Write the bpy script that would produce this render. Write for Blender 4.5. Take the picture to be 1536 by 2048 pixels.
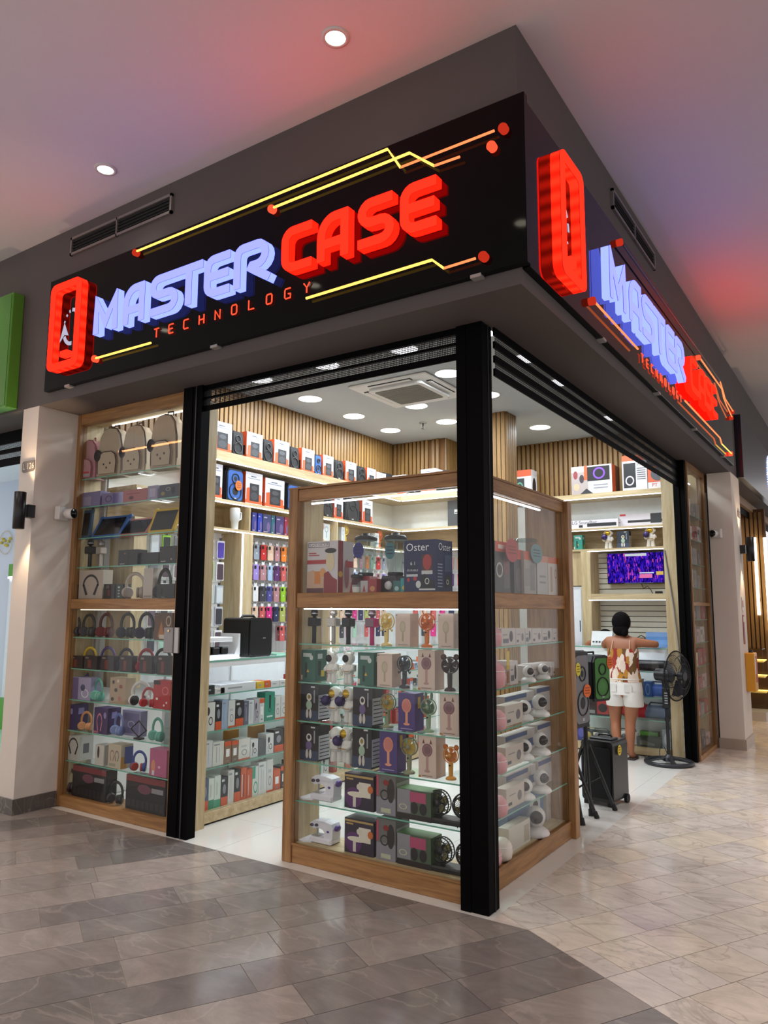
import bpy, math, random
from mathutils import Vector, Matrix
S = bpy.context.scene
for o in list(bpy.data.objects): bpy.data.objects.remove(o)
COL = S.collection
random.seed(7)
PI = math.pi
# ------------------------------------------------------------------ camera
F, YAW, PITCH, ROLL = 1489.23, .5874, .1296, .0044
CAM = Vector((1.7747, -3.6447, 1.55))
_f0 = Vector((-math.sin(YAW), math.cos(YAW), 0)); _r0 = Vector((math.cos(YAW), math.sin(YAW), 0)); _u0 = Vector((0, 0, 1))
FW = _f0*math.cos(PITCH) + _u0*math.sin(PITCH); _u = _u0*math.cos(PITCH) - _f0*math.sin(PITCH)
RT = _r0*math.cos(ROLL) + _u*math.sin(ROLL); UP = _u*math.cos(ROLL) - _r0*math.sin(ROLL)
cd = bpy.data.cameras.new('camera'); cam = bpy.data.objects.new('camera', cd); COL.objects.link(cam)
cd.sensor_fit = 'VERTICAL'; cd.sensor_height = 36; cd.lens = 36*F/2048; cd.clip_start = .05; cd.clip_end = 100
cam.matrix_world = Matrix(((RT.x, UP.x, -FW.x, CAM.x), (RT.y, UP.y, -FW.y, CAM.y), (RT.z, UP.z, -FW.z, CAM.z), (0, 0, 0, 1)))
S.camera = cam
def on(px, py, ax, v):
    """the point where the sight line of a photo pixel meets the plane ax = v"""
    r = RT*(px-768) - UP*(py-1024) + FW*F
    i = 'xyz'.index(ax); return CAM + r*((v-CAM[i])/r[i])
# ------------------------------------------------------------------ world, exposure
S.view_settings.view_transform = 'Standard'; S.view_settings.look = 'None'
S.view_settings.gamma = 1; S.view_settings.use_curve_mapping = False; S.view_settings.exposure = 0.0
W = bpy.data.worlds.new('world'); S.world = W; W.use_nodes = True
W.node_tree.nodes['Background'].inputs[0].default_value = (1, .965, .975, 1)
W.node_tree.nodes['Background'].inputs[1].default_value = .92
S.cycles.max_bounces = 8; S.cycles.transparent_max_bounces = 24; S.cycles.sample_clamp_indirect = 6
S.cycles.caustics_reflective = False; S.cycles.caustics_refractive = False; S.cycles.use_denoising = True
def lamp(name, kind, loc, energy, color=(1, 1, 1), size=.2, rot=(0, 0, 0), parent=None, **kw):
    l = bpy.data.lights.new(name, kind); l.energy = energy; l.color = color
    if kind == 'AREA': l.shape = 'DISK'; l.size = size
    else: l.shadow_soft_size = size
    for k, v in kw.items(): setattr(l, k, v)
    o = bpy.data.objects.new(name, l); COL.objects.link(o); o.location = loc; o.rotation_euler = rot
    o.parent = parent; return o
# ------------------------------------------------------------------ materials
def lin(c):
    if isinstance(c, str):
        c = [int(c[i:i+2], 16)/255 for i in (0, 2, 4)]
    return tuple(x/12.92 if x <= .04045 else ((x+.055)/1.055)**2.4 for x in c)
MATS = {}
def _new(name):
    m = bpy.data.materials.new(name); m.use_nodes = True
    nt = m.node_tree; b = nt.nodes['Principled BSDF']; return m, nt, b
def mat(c, rough=.5, metal=0., var=.06, scale=18., spec=.5):
    """plain procedural surface: a colour with a little noise in it"""
    k = ('p', c, rough, metal, var, scale)
    if k in MATS: return MATS[k]
    m, nt, b = _new('surface_%s' % c)
    b.inputs['Roughness'].default_value = rough; b.inputs['Metallic'].default_value = metal
    b.inputs['Specular IOR Level'].default_value = spec
    tc = nt.nodes.new('ShaderNodeTexCoord'); n = nt.nodes.new('ShaderNodeTexNoise'); n.inputs['Scale'].default_value = scale
    mx = nt.nodes.new('ShaderNodeMixRGB'); r = lin(c)
    mx.inputs[1].default_value = (*[x*(1-var) for x in r], 1); mx.inputs[2].default_value = (*[min(1, x*(1+var)) for x in r], 1)
    nt.links.new(tc.outputs['Object'], n.inputs['Vector']); nt.links.new(n.outputs[0], mx.inputs[0]); nt.links.new(mx.outputs[0], b.inputs['Base Color'])
    MATS[k] = m; return m
def emit(c, s, key=''):
    k = ('e', c, s, key)
    if k in MATS: return MATS[k]
    m = bpy.data.materials.new('glow_%s' % (c if isinstance(c, str) else 'raw')); m.use_nodes = True; nt = m.node_tree
    nt.nodes.remove(nt.nodes['Principled BSDF']); e = nt.nodes.new('ShaderNodeEmission')
    e.inputs[0].default_value = (*(lin(c) if isinstance(c, str) else c), 1); e.inputs[1].default_value = s
    nt.links.new(e.outputs[0], nt.nodes['Material Output'].inputs[0]); MATS[k] = m; return m
def wood(name, c1, c2, axis, rough=.45, scale=1., band=9.):
    """straight wood grain running along one axis"""
    k = ('w', name, axis)
    if k in MATS: return MATS[k]
    m, nt, b = _new(name); b.inputs['Roughness'].default_value = rough
    tc = nt.nodes.new('ShaderNodeTexCoord'); mp = nt.nodes.new('ShaderNodeMapping')
    sc = [14., 14., 14.]; sc['xyz'.index(axis)] = 1.1; mp.inputs['Scale'].default_value = [x*scale for x in sc]
    g = nt.nodes.new('ShaderNodeNewGeometry')
    n = nt.nodes.new('ShaderNodeTexNoise'); n.inputs['Scale'].default_value = 1.6; n.inputs['Detail'].default_value = 6; n.inputs['Distortion'].default_value = .8
    w = nt.nodes.new('ShaderNodeTexNoise'); w.inputs['Scale'].default_value = band; w.inputs['Detail'].default_value = 2
    ad = nt.nodes.new('ShaderNodeMath'); ad.operation = 'ADD'; hf = nt.nodes.new('ShaderNodeMath'); hf.operation = 'MULTIPLY'; hf.inputs[1].default_value = .35
    rp = nt.nodes.new('ShaderNodeValToRGB'); rp.color_ramp.elements[0].position = .45; rp.color_ramp.elements[1].position = .85
    rp.color_ramp.elements[0].color = (*lin(c1), 1); rp.color_ramp.elements[1].color = (*lin(c2), 1)
    L = nt.links.new
    L(g.outputs['Position'], mp.inputs['Vector']); L(mp.outputs[0], n.inputs['Vector']); L(mp.outputs[0], w.inputs['Vector'])
    L(w.outputs[0], hf.inputs[0]); L(n.outputs[0], ad.inputs[0]); L(hf.outputs[0], ad.inputs[1]); L(ad.outputs[0], rp.inputs[0]); L(rp.outputs[0], b.inputs['Base Color'])
    MATS[k] = m; return m
def oak(ax): return wood('oak_veneer', 'ae8150', '7f5934', ax)
def ash(ax): return wood('ash_veneer', 'cfbd98', 'b09a72', ax, .5)
def glass(tint=(.972, .985, .98), refl=1., key='g'):
    k = ('glass', key)
    if k in MATS: return MATS[k]
    m = bpy.data.materials.new('clear_glass'); m.use_nodes = True; nt = m.node_tree; nt.nodes.remove(nt.nodes['Principled BSDF'])
    t = nt.nodes.new('ShaderNodeBsdfTransparent'); t.inputs[0].default_value = (*tint, 1)
    g = nt.nodes.new('ShaderNodeBsdfGlossy'); g.inputs['Roughness'].default_value = .02
    L = nt.links.new; ge = nt.nodes.new('ShaderNodeNewGeometry'); dt = nt.nodes.new('ShaderNodeVectorMath'); dt.operation = 'DOT_PRODUCT'
    L(ge.outputs['Normal'], dt.inputs[0]); L(ge.outputs['Incoming'], dt.inputs[1]); x = dt.outputs['Value']
    for op, k in (('ABSOLUTE', None), ('SUBTRACT', 1.), ('POWER', 5.), ('MULTIPLY', .96), ('ADD', .04)):
        q = nt.nodes.new('ShaderNodeMath'); q.operation = op
        if op == 'SUBTRACT': q.inputs[0].default_value = 1.; L(x, q.inputs[1])
        else:
            L(x, q.inputs[0])
            if k is not None: q.inputs[1].default_value = k
        x = q.outputs[0]
    mu = nt.nodes.new('ShaderNodeMath'); mu.operation = 'MULTIPLY'; mu.inputs[1].default_value = refl*.5; mu.use_clamp = True
    mx = nt.nodes.new('ShaderNodeMixShader')
    L(x, mu.inputs[0]); L(mu.outputs[0], mx.inputs[0]); L(t.outputs[0], mx.inputs[1]); L(g.outputs[0], mx.inputs[2]); L(mx.outputs[0], nt.nodes['Material Output'].inputs[0])
    MATS[k] = m; return m
def plastic_clear(c): return glass(lin(c), .9, 'pc'+c)
def marble(name, cols, vein, rough, scale, vein_amt=.5, coat=0.):
    """polished marble: every tile (object) gets its own tone and its own vein field"""
    m, nt, b = _new(name); L = nt.links.new
    oi = nt.nodes.new('ShaderNodeObjectInfo'); g = nt.nodes.new('ShaderNodeNewGeometry')
    mu = nt.nodes.new('ShaderNodeVectorMath'); mu.operation = 'MULTIPLY_ADD'
    cmb = nt.nodes.new('ShaderNodeCombineXYZ')
    for i in range(3): L(oi.outputs['Random'], cmb.inputs[i])
    mu.inputs[1].default_value = (37, 53, 71); L(cmb.outputs[0], mu.inputs[0]); L(g.outputs['Position'], mu.inputs[2])
    rot = nt.nodes.new('ShaderNodeMapping'); rot.inputs['Rotation'].default_value = (0, 0, -1.03); rot.inputs['Scale'].default_value = (.85*scale, 1.7*scale, scale)
    L(mu.outputs[0], rot.inputs['Vector'])
    n = nt.nodes.new('ShaderNodeTexNoise'); n.inputs['Scale'].default_value = 4.5; n.inputs['Detail'].default_value = 12; n.inputs['Roughness'].default_value = .72; n.inputs['Distortion'].default_value = .9
    L(rot.outputs[0], n.inputs['Vector'])
    v = nt.nodes.new('ShaderNodeTexNoise'); v.inputs['Scale'].default_value = 1.5; v.inputs['Detail'].default_value = 7; v.inputs['Distortion'].default_value = 1.3
    L(rot.outputs[0], v.inputs['Vector'])
    ab = nt.nodes.new('ShaderNodeMath'); ab.operation = 'SUBTRACT'; ab.inputs[1].default_value = .5; L(v.outputs[0], ab.inputs[0])
    a2 = nt.nodes.new('ShaderNodeMath'); a2.operation = 'ABSOLUTE'; L(ab.outputs[0], a2.inputs[0])
    vr = nt.nodes.new('ShaderNodeValToRGB'); vr.color_ramp.elements[0].position = 0; vr.color_ramp.elements[0].color = (vein_amt,)*3+(1,); vr.color_ramp.elements[1].position = .016; vr.color_ramp.elements[1].color = (0, 0, 0, 1); L(a2.outputs[0], vr.inputs[0])
    r1 = nt.nodes.new('ShaderNodeValToRGB'); r1.color_ramp.interpolation = 'LINEAR'
    e = r1.color_ramp.elements
    for i, c in enumerate(cols):
        p = i/(len(cols)-1)
        q = e[0] if i == 0 else (e[1] if i == 1 and len(cols) == 2 else e.new(p) if i < len(cols)-1 else e[len(e)-1])
        q.position = p; q.color = (*lin(c), 1)
    L(oi.outputs['Random'], r1.inputs[0])
    mo = nt.nodes.new('ShaderNodeMapRange'); mo.inputs['From Min'].default_value = .25; mo.inputs['From Max'].default_value = .75; mo.inputs['To Min'].default_value = .74; mo.inputs['To Max'].default_value = 1.24
    L(n.outputs[0], mo.inputs['Value'])
    mm = nt.nodes.new('ShaderNodeVectorMath'); mm.operation = 'SCALE'; L(r1.outputs[0], mm.inputs[0]); L(mo.outputs[0], mm.inputs['Scale'])
    mx = nt.nodes.new('ShaderNodeMixRGB'); mx.inputs[2].default_value = (*lin(vein), 1); L(vr.outputs[0], mx.inputs[0]); L(mm.outputs[0], mx.inputs[1])
    L(mx.outputs[0], b.inputs['Base Color']); b.inputs['Roughness'].default_value = rough; b.inputs['Coat Weight'].default_value = coat; b.inputs['Coat Roughness'].default_value = .05
    return m
# ------------------------------------------------------------------ mesh building
class MB:
    def __init__(s): s.v = []; s.f = []; s.m = []; s.sm = []; s.mats = []; s.M = None
    def mi(s, m):
        if m not in s.mats: s.mats.append(m)
        return s.mats.index(m)
    def add(s, vs, fs, m, smooth=False):
        b = len(s.v)
        if s.M is not None: vs = [tuple(s.M @ Vector(p)) for p in vs]
        s.v += [tuple(p) for p in vs]; k = s.mi(m)
        for f in fs: s.f.append(tuple(b+i for i in f)); s.m.append(k); s.sm.append(smooth)
        return s
    def box(s, x0, x1, y0, y1, z0, z1, m, ch=0.):
        if ch <= 0:
            v = [(x, y, z) for z in (z0, z1) for y in (y0, y1) for x in (x0, x1)]
            return s.add(v, [(0, 2, 3, 1), (4, 5, 7, 6), (0, 1, 5, 4), (2, 6, 7, 3), (0, 4, 6, 2), (1, 3, 7, 5)], m)
        c = ch; v = []; idx = {}
        X, Y, Z = (x0, x1), (y0, y1), (z0, z1)
        for i in (0, 1):
            for j in (0, 1):
                for k in (0, 1):
                    dx, dy, dz = c*(1-2*i), c*(1-2*j), c*(1-2*k)
                    for t, p in (('x', (X[i], Y[j]+dy, Z[k]+dz)), ('y', (X[i]+dx, Y[j], Z[k]+dz)), ('z', (X[i]+dx, Y[j]+dy, Z[k]))):
                        idx[i, j, k, t] = len(v); v.append(p)
        F = []
        for i in (0, 1):
            q = [idx[i, a, b, 'x'] for a, b in ((0, 0), (1, 0), (1, 1), (0, 1))]; F.append(q if i else q[::-1])
            q = [idx[a, i, b, 'y'] for a, b in ((0, 0), (1, 0), (1, 1), (0, 1))]; F.append(q[::-1] if i else q)
            q = [idx[a, b, i, 'z'] for a, b in ((0, 0), (1, 0), (1, 1), (0, 1))]; F.append(q if i else q[::-1])
        for a in (0, 1):
            for b in (0, 1):
                F.append([idx[0, a, b, 'y'], idx[1, a, b, 'y'], idx[1, a, b, 'z'], idx[0, a, b, 'z']][::1 if a == b else -1])
                F.append([idx[a, 0, b, 'x'], idx[a, 1, b, 'x'], idx[a, 1, b, 'z'], idx[a, 0, b, 'z']][::-1 if a == b else 1])
                F.append([idx[a, b, 0, 'x'], idx[a, b, 1, 'x'], idx[a, b, 1, 'y'], idx[a, b, 0, 'y']][::1 if a == b else -1])
                for k in (0, 1):
                    F.append([idx[a, b, k, t] for t in 'xyz'][::1 if (a+b+k) % 2 else -1])
        return s.add(v, F, m)
    def quad(s, pts, m): return s.add(pts, [tuple(range(len(pts)))], m)
    def prism(s, poly, h0, h1, m, axis='y', mside=None, caps=(1, 1)):
        """poly: list of 2D points; axis 'y': (x,z) extruded along y from h0 to h1; 'z': (x,y); 'x': (y,z)"""
        def P(p, h): return (p[0], h, p[1]) if axis == 'y' else (p[0], p[1], h) if axis == 'z' else (h, p[0], p[1])
        n = len(poly); v = [P(p, h0) for p in poly]+[P(p, h1) for p in poly]
        a = sum(poly[i][0]*poly[(i+1) % n][1]-poly[(i+1) % n][0]*poly[i][1] for i in range(n))
        fl = (a > 0) ^ (axis == 'y') ^ (h1 < h0)
        caps_f = []
        if caps[0]: caps_f.append(tuple(range(n))[::-1] if fl else tuple(range(n)))
        if caps[1]: caps_f.append(tuple(range(n, 2*n)) if fl else tuple(range(n, 2*n))[::-1])
        sd = [(i, (i+1) % n, n+(i+1) % n, n+i) if fl else (n+i, n+(i+1) % n, (i+1) % n, i) for i in range(n)]
        s.add(v, caps_f, m); s.add(v, sd, mside or m); return s
    def lathe(s, prof, m, c=(0, 0, 0), n=16, axis='z', smooth=True, arc=1., cap=True):
        v = []; f = []; k = len(prof); full = arc >= 1
        N = n if full else n+1
        for i in range(N):
            a = 2*PI*arc*i/n
            for r, h in prof:
                x, y = r*math.cos(a), r*math.sin(a)
                v.append((c[0]+x, c[1]+y, c[2]+h) if axis == 'z' else (c[0]+x, c[1]-h, c[2]+y) if axis == 'y' else (c[0]+h, c[1]+x, c[2]+y))
        for i in range(n):
            for j in range(k-1):
                a, b = i*k+j, ((i+1) % N)*k+j
                f.append((a, b, b+1, a+1))
        s.add(v, f, m, smooth)
        if cap and full:
            if prof[0][0] > 1e-6: s.add([v[i*k] for i in range(n)], [tuple(range(n))[::-1]], m)
            if prof[-1][0] > 1e-6: s.add([v[i*k+k-1] for i in range(n)], [tuple(range(n))], m)
        return s
    def cyl(s, p0, p1, r0, m, r1=None, n=10, cap=True, smooth=True): return s.tube([p0, p1], [r0, r0 if r1 is None else r1], m, n, cap, smooth)
    def tube(s, path, r, m, n=6, cap=True, smooth=True, closed=False, flat=1.):
        P = [Vector(p) for p in path]; k = len(P); R = r if isinstance(r, (list, tuple)) else [r]*k
        v = []; prev = None
        for i, p in enumerate(P):
            a = P[i-1] if (i > 0 or closed) else p; b = P[(i+1) % k] if (i < k-1 or closed) else p
            t = (b-a).normalized() if (b-a).length > 1e-9 else Vector((0, 0, 1))
            if prev is None:
                u = t.cross(Vector((0, 0, 1)) if abs(t.z) < .9 else Vector((1, 0, 0))).normalized()
            else: u = (prev-t*prev.dot(t)).normalized()
            prev = u; w = t.cross(u)
            for j in range(n):
                an = 2*PI*j/n
                v.append(tuple(p+u*(math.cos(an)*R[i])+w*(math.sin(an)*R[i]*flat)))
        f = []
        for i in range(k if closed else k-1):
            for j in range(n):
                a, b = i*n+j, ((i+1) % k)*n+j
                f.append((a, i*n+(j+1) % n, ((i+1) % k)*n+(j+1) % n, b))
        s.add(v, f, m, smooth)
        if cap and not closed: s.add(v, [tuple(range(n))[::-1], tuple(range((k-1)*n, k*n))], m)
        return s
    def ball(s, c, r, m, n=12, k=8):
        if not isinstance(r, (list, tuple)): r = (r, r, r)
        v = [(c[0], c[1], c[2]-r[2])]
        for i in range(1, k):
            t = PI*i/k
            for j in range(n):
                a = 2*PI*j/n; v.append((c[0]+r[0]*math.sin(t)*math.cos(a), c[1]+r[1]*math.sin(t)*math.sin(a), c[2]-r[2]*math.cos(t)))
        v.append((c[0], c[1], c[2]+r[2])); f = []
        for j in range(n): f.append((0, 1+(j+1) % n, 1+j))
        for i in range(k-2):
            for j in range(n): a = 1+i*n; f.append((a+j, a+(j+1) % n, a+n+(j+1) % n, a+n+j))
        a = 1+(k-2)*n
        for j in range(n): f.append((a+j, a+(j+1) % n, len(v)-1))
        return s.add(v, f, m, True)
    def data(s, name):
        me = bpy.data.meshes.new(name); me.from_pydata(s.v, [], s.f)
        for m in s.mats: me.materials.append(m)
        me.polygons.foreach_set('material_index', s.m); me.polygons.foreach_set('use_smooth', s.sm); me.update(); return me
    def obj(s, name, parent=None, loc=None, rz=0.):
        o = bpy.data.objects.new(name, s.data(name)); COL.objects.link(o)
        if parent is not None: o.parent = parent
        if loc is not None: o.location = loc
        o.rotation_euler.z = rz; return o
def tag(o, label=None, cat=None, group=None, kind=None):
    if label: o['label'] = label
    if cat: o['category'] = cat
    if group: o['group'] = group
    if kind: o['kind'] = kind
    return o
def thing(name, label, cat, loc=(0, 0, 0), rz=0., group=None):
    o = bpy.data.objects.new(name, None); COL.objects.link(o); o.empty_display_size = .05
    o.location = loc; o.rotation_euler.z = rz; return tag(o, label, cat, group)
def struct(o): o['kind'] = 'structure'; return o
def copy_tree(o, parent=None):
    c = o.copy(); COL.objects.link(c); c.parent = parent
    for ch in list(o.children): copy_tree(ch, c)
    return c
PROTO = {}
def place(key, build, loc, rz, label, group=None, sc=None):
    """first call builds the thing, later calls copy it with its parts; every placing sets its own label"""
    if key in PROTO: o = copy_tree(PROTO[key])
    else: o = build(); PROTO[key] = o
    o.location = loc; o.rotation_euler.z = rz; o['label'] = label
    if group: o['group'] = group
    elif 'group' in o: del o['group']
    o.scale = sc if sc else (1, 1, 1)
    return o
_TX = {}
def text(mb, s, size, m, origin, ux=(1, 0, 0), uy=(0, 0, 1), align='LEFT', off=0.):
    """flat lettering laid on a face: origin, reading direction ux, up direction uy"""
    k = (s, align)
    if k not in _TX:
        c = bpy.data.curves.new('t', 'FONT'); c.body = s; c.size = 1; c.align_x = align; c.resolution_u = 2
        o = bpy.data.objects.new('t', c); COL.objects.link(o); bpy.context.view_layer.update()
        me = o.to_mesh(); _TX[k] = ([tuple(v.co) for v in me.vertices], [tuple(p.vertices) for p in me.polygons])
        o.to_mesh_clear(); bpy.data.objects.remove(o); bpy.data.curves.remove(c)
    V, Fc = _TX[k]; O = Vector(origin); ux = Vector(ux)*size; uy = Vector(uy)*size; nn = ux.cross(uy).normalized()*off
    return mb.add([tuple(O+ux*x+uy*y+nn) for x, y, z in V], Fc, m)
def arc(cx, cy, r, a0, a1, n=8, ry=None):
    ry = ry or r
    return [(cx+r*math.cos(math.radians(a0+(a1-a0)*i/n)), cy+ry*math.sin(math.radians(a0+(a1-a0)*i/n))) for i in range(n+1)]
def rrect(x0, x1, y0, y1, r, n=4):
    return arc(x1-r, y1-r, r, 0, 90, n)+arc(x0+r, y1-r, r, 90, 180, n)+arc(x0+r, y0+r, r, 180, 270, n)+arc(x1-r, y0+r, r, 270, 360, n)
BLACK = mat('0b0a0c', .35); WHITE = mat('e8e8e6', .5); STEEL = mat('a9abad', .3, .9); DARK = mat('17171a', .5); RUBBER = mat('101012', .7)
GLASS = glass(); SHELFG = glass((.95, .985, .97), 1., 'shelf'); LEDW = emit('f7f6ff', 6.)
# ================================================================== floor
U = Vector((.5, .8660254)); N = Vector((.8660254, -.5))
GREY = marble('grey_marble', ['736d69', '7b7471', '847b76', '8d857f', '9d9188'], 'b8aca2', .15, .8, .26)
CREAM = marble('cream_marble', ['c9bdb2', 'd2c7be', 'd6cabf', 'd9cab5', 'cfc4bb'], '8f8278', .14, 1.0, .38)
PORC = mat('d8d6d0', .07, 0, .02, 3.)
def clip(poly, a, b, c):
    """keep a*x+b*y <= c"""
    out = []
    for i, p in enumerate(poly):
        q = poly[(i+1) % len(poly)]; dp = a*p[0]+b*p[1]-c; dq = a*q[0]+b*q[1]-c
        if dp <= 0: out.append(p)
        if (dp < 0 < dq) or (dq < 0 < dp):
            t = dp/(dp-dq); out.append((p[0]+(q[0]-p[0])*t, p[1]+(q[1]-p[1])*t))
    return out
def topx(x, y, z=0):
    d = Vector((x, y, z))-CAM; w = d.dot(FW)
    return (768+F*d.dot(RT)/w, 1024-F*d.dot(UP)/w) if w > .3 else (9999, 9999)
def parea(poly):
    q = [topx(*p) for p in poly]
    if all(a > 1600 or a < -60 or b > 2110 for a, b in q): return 0
    return abs(sum(q[i][0]*q[(i+1) % len(q)][1]-q[(i+1) % len(q)][0]*q[i][1] for i in range(len(q))))/2
base = MB().box(-9, 9, -7, 16, -.10, -.004, mat('b3a79b', .6)).obj('floor'); struct(base)
def tiles(cand, material, part, cap):
    cand = [(parea(p), p) for p in cand]; cand = sorted([c for c in cand if c[0] > 0], key=lambda c: -c[0])
    rest = MB()
    for i, (a, p) in enumerate(cand):
        if i < cap: MB().prism(p, -.008, 0, material, 'z', caps=(0, 1)).obj(part, base)
        else: rest.prism(p, -.008, 0, material, 'z', caps=(0, 1))
    if rest.v: tag(rest.obj(part+'_far', base), kind='stuff')
def uvp(u0, u1, v0, v1, g=.0019):
    return [tuple(U*u+N*v) for u, v in ((u0+g, v0+g), (u1-g, v0+g), (u1-g, v1-g), (u0+g, v1-g))]
rng = random.Random(3); G = []; Cc = []
for k in range(-22, 14):
    v = -.055+.265*k; u = .086-rng.uniform(.05, .6)
    G.append(uvp(u, .086, v, v+.265))
    while u > -6:
        l = rng.choice([.2, .42, .5, .62, .68, .68, .75]); G.append(uvp(u-l, u, v, v+.265)); u -= l
    u = .086; l = rng.uniform(.12, .28)
    while u < 12.5:
        Cc.append(uvp(u, u+l, v, v+.265)); u += l; l = .28
G = [q for q in (clip(p, 0, 1, -.03) for p in G) if len(q) > 2]
Cc = [q for q in (clip(p, -1, 0, -.03) for p in Cc) if len(q) > 2]
gb = clip(clip([(.03, -2), (9, -2), (9, 14), (.03, 14)], -.5, -.8660254, -.087), -1, 0, -.03)
MB().prism(gb, -.006, -.003, mat('6f655d', .6), 'z').obj('grout_bed', base)
tiles(G, GREY, 'grey_tile', 290); tiles(Cc, CREAM, 'cream_tile', 290)
I = []
for i in range(-8, 2):
    for j in range(0, 11):
        p = [(-.13+.6*i+dx, -.03+.6*j+dy) for dx, dy in ((.001, .001), (.599, .001), (.599, .599), (.001, .599))]
        p = clip(clip(clip(p, 1, 0, .03), -1, 0, 3.72), 0, 1, 5.9)
        if len(p) > 2: I.append(p)
tiles(I, PORC, 'porcelain_tile', 200)
tiles([clip([(.03, -.03), (.26, -.03), (.03, .1)], .5, .866, .086)], CREAM, 'threshold_tile', 5)
# ================================================================== mall shell
TAUPE = mat('554d4b', .75, 0, .03, 5.); CEIL = mat('cfcacb', .8, 0, .02, 2.); PLASTER = mat('d8cdc2', .8, 0, .03, 6.)
SHOPW = mat('d9d7d2', .7, 0, .02, 3.)
struct(MB().box(-9, 9, -7, 16, 4.59, 4.7, CEIL).obj('ceiling'))
wl = struct(MB().box(-9, .379, -.3226, .14, 3.163, 4.6, TAUPE).obj('wall_front'))
wr = struct(MB().box(.20, .379, .14, 15, 3.163, 4.6, TAUPE).box(-.02, .2, .14, 5.95, 3.163, 4.6, TAUPE).obj('wall_side'))
def vent(parent, M, w):
    m = MB(); m.M = M; al = mat('8d8884', .4, .6)
    for a in ((0, w, .13, .15), (0, w, 0, .02), (0, .018, 0, .15), (w-.018, w, 0, .15), (w*.48, w*.49, 0, .15)): m.box(a[0], a[1], -.02, 0, a[2], a[3], al)
    m.obj('vent_frame', parent)
    b = MB(); b.M = M; b.box(.01, w-.01, -.002, .0, .01, .14, mat('050505', .9)); b.obj('vent_slot', parent)
    for i in range(4):
        s = MB(); s.M = M; s.box(.018, w-.018, -.012, -.004, .035+.025*i, .04+.025*i, mat('1c1b1b', .6)); s.obj('vent_blade', parent)
vent(wl, Matrix.Translation((-3.46, -.3226, 4.345)), 1.2)
vent(wr, Matrix.Translation((.379, 1.30, 4.335)) @ Matrix.Rotation(PI/2, 4, 'Z'), 1.16)
# mall piers
pl = struct(MB().box(-4.0, -3.78, -.3226, .5, 0, 3.163, PLASTER).obj('wall_pier_left'))
struct(MB().box(-4.015, -3.765, -.3376, .02, 0, .115, marble('skirting_marble', ['5c5653', '6a635e'], 'a09488', .25, 2.)).obj('baseboard_left'))
pr = struct(MB().box(.13, .389, 5.75, 6.35, 0, 3.163, PLASTER).obj('wall_pier_right'))
struct(MB().box(.12, .404, 5.735, 6.365, 0, .115, mat('a8988a', .4)).obj('baseboard_right'))
# downlights in the mall ceiling: ring, reflector, lamp
def mall_light(x, y, where, en=22):
    t = thing('recessed_downlight', 'white recessed downlight in the mall ceiling ' + where, 'downlight', (x, y, 4.59))
    MB().lathe([(.075, .001), (.075, -.008), (.055, -.01), (.055, .001)], mat('c9c4bf', .4), n=24).obj('trim_ring', t)
    MB().lathe([(.055, -.006), (.03, -.004), (.0, -.004)], emit('fff3da', 9.), n=24).obj('lens', t)
    lamp('downlight_lamp', 'SPOT', (0, 0, -.03), en, (1, .91, .82), .05, (0, 0, 0), t, spot_size=2.0, spot_blend=.8)
mall_light(-.463, -.774, 'near the corner of the black shop sign', 11); mall_light(-2.541, -.692, 'beside the air vent over the sign', 11)
spots = [(1.7, -.75, 'past the corner of the signs', 40), (-4.7, -.7, 'in front of the green sign', 25)]
spots += [(x, y, 'over the grey walkway, %s %s' % (nx, ny), 62) for x, nx in ((-4.6, 'far left,'), (-2.5, 'left part,'), (-.4, 'middle part,'), (1.7, 'right part,')) for y, ny in ((-2.3, 'first row'), (-4.4, 'second row'))]
spots += [(2.0, y, 'over the cream aisle, %s of its row' % n, 62) for y, n in ((1.3, 'first'), (3.4, 'second'), (5.5, 'third'), (7.6, 'fourth'), (9.7, 'fifth'))]
for x, y, w, e in spots: mall_light(x, y, w, e)
# ================================================================== shop shell
cl = struct(MB().box(-3.78, -.0, .14, 5.9, 3.8, 3.9, mat('b2b8bb', .8, 0, .01, 3.)).obj('ceiling_shop'))
SLAT = wood('slat_pine', '94723f', '785832', 'z', .5)
BACKER = mat('6b4a26', .8)
def slats(parent, p0, p1, out, z0, z1, pitch=.062):
    a, b = Vector(p0), Vector(p1); L = (b-a).length; d = (b-a)/L; o = Vector(out); n = int(L/pitch); me = None
    for i in range(n):
        c = a+d*(pitch*(i+.5))
        if me is None:
            me = MB(); me.box(-.021, .021, 0, .03, 0, z1-z0, SLAT); me = me.data('slat')
        s = bpy.data.objects.new('slat', me); COL.objects.link(s); s.parent = parent
        s.location = (c.x+o.x*.03, c.y+o.y*.03, z0); s.rotation_euler.z = math.atan2(-o.x, o.y)+PI
wleft = struct(MB().box(-3.85, -3.735, .30, 4.95, 0, 3.85, SHOPW).box(-3.735, -3.73, .30, 4.83, 3.0, 3.8, BACKER).obj('wall_left'))
slats(wleft, (-3.73, .32), (-3.73, 4.8), (1, 0), 3.0, 3.8)
wb = struct(MB().box(-3.85, -2.9, 4.835, 4.95, 0, 3.85, SHOPW).box(-3.73, -2.9, 4.83, 4.835, 3.0, 3.8, BACKER).obj('wall_back_left'))
slats(wb, (-3.7, 4.83), (-3.1, 4.83), (0, -1), 3.0, 3.8)
wb1 = struct(MB().box(-3.05, -2.93, 4.95, 5.95, 0, 3.85, SHOPW).box(-2.93, -2.925, 4.96, 5.83, 2.95, 3.8, BACKER).obj('wall_return'))
slats(wb1, (-3.1, 4.83), (-2.93, 4.83), (0, -1), 3.0, 3.8); slats(wb1, (-2.92, 4.84), (-2.92, 5.8), (1, 0), 3.0, 3.8)
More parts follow.
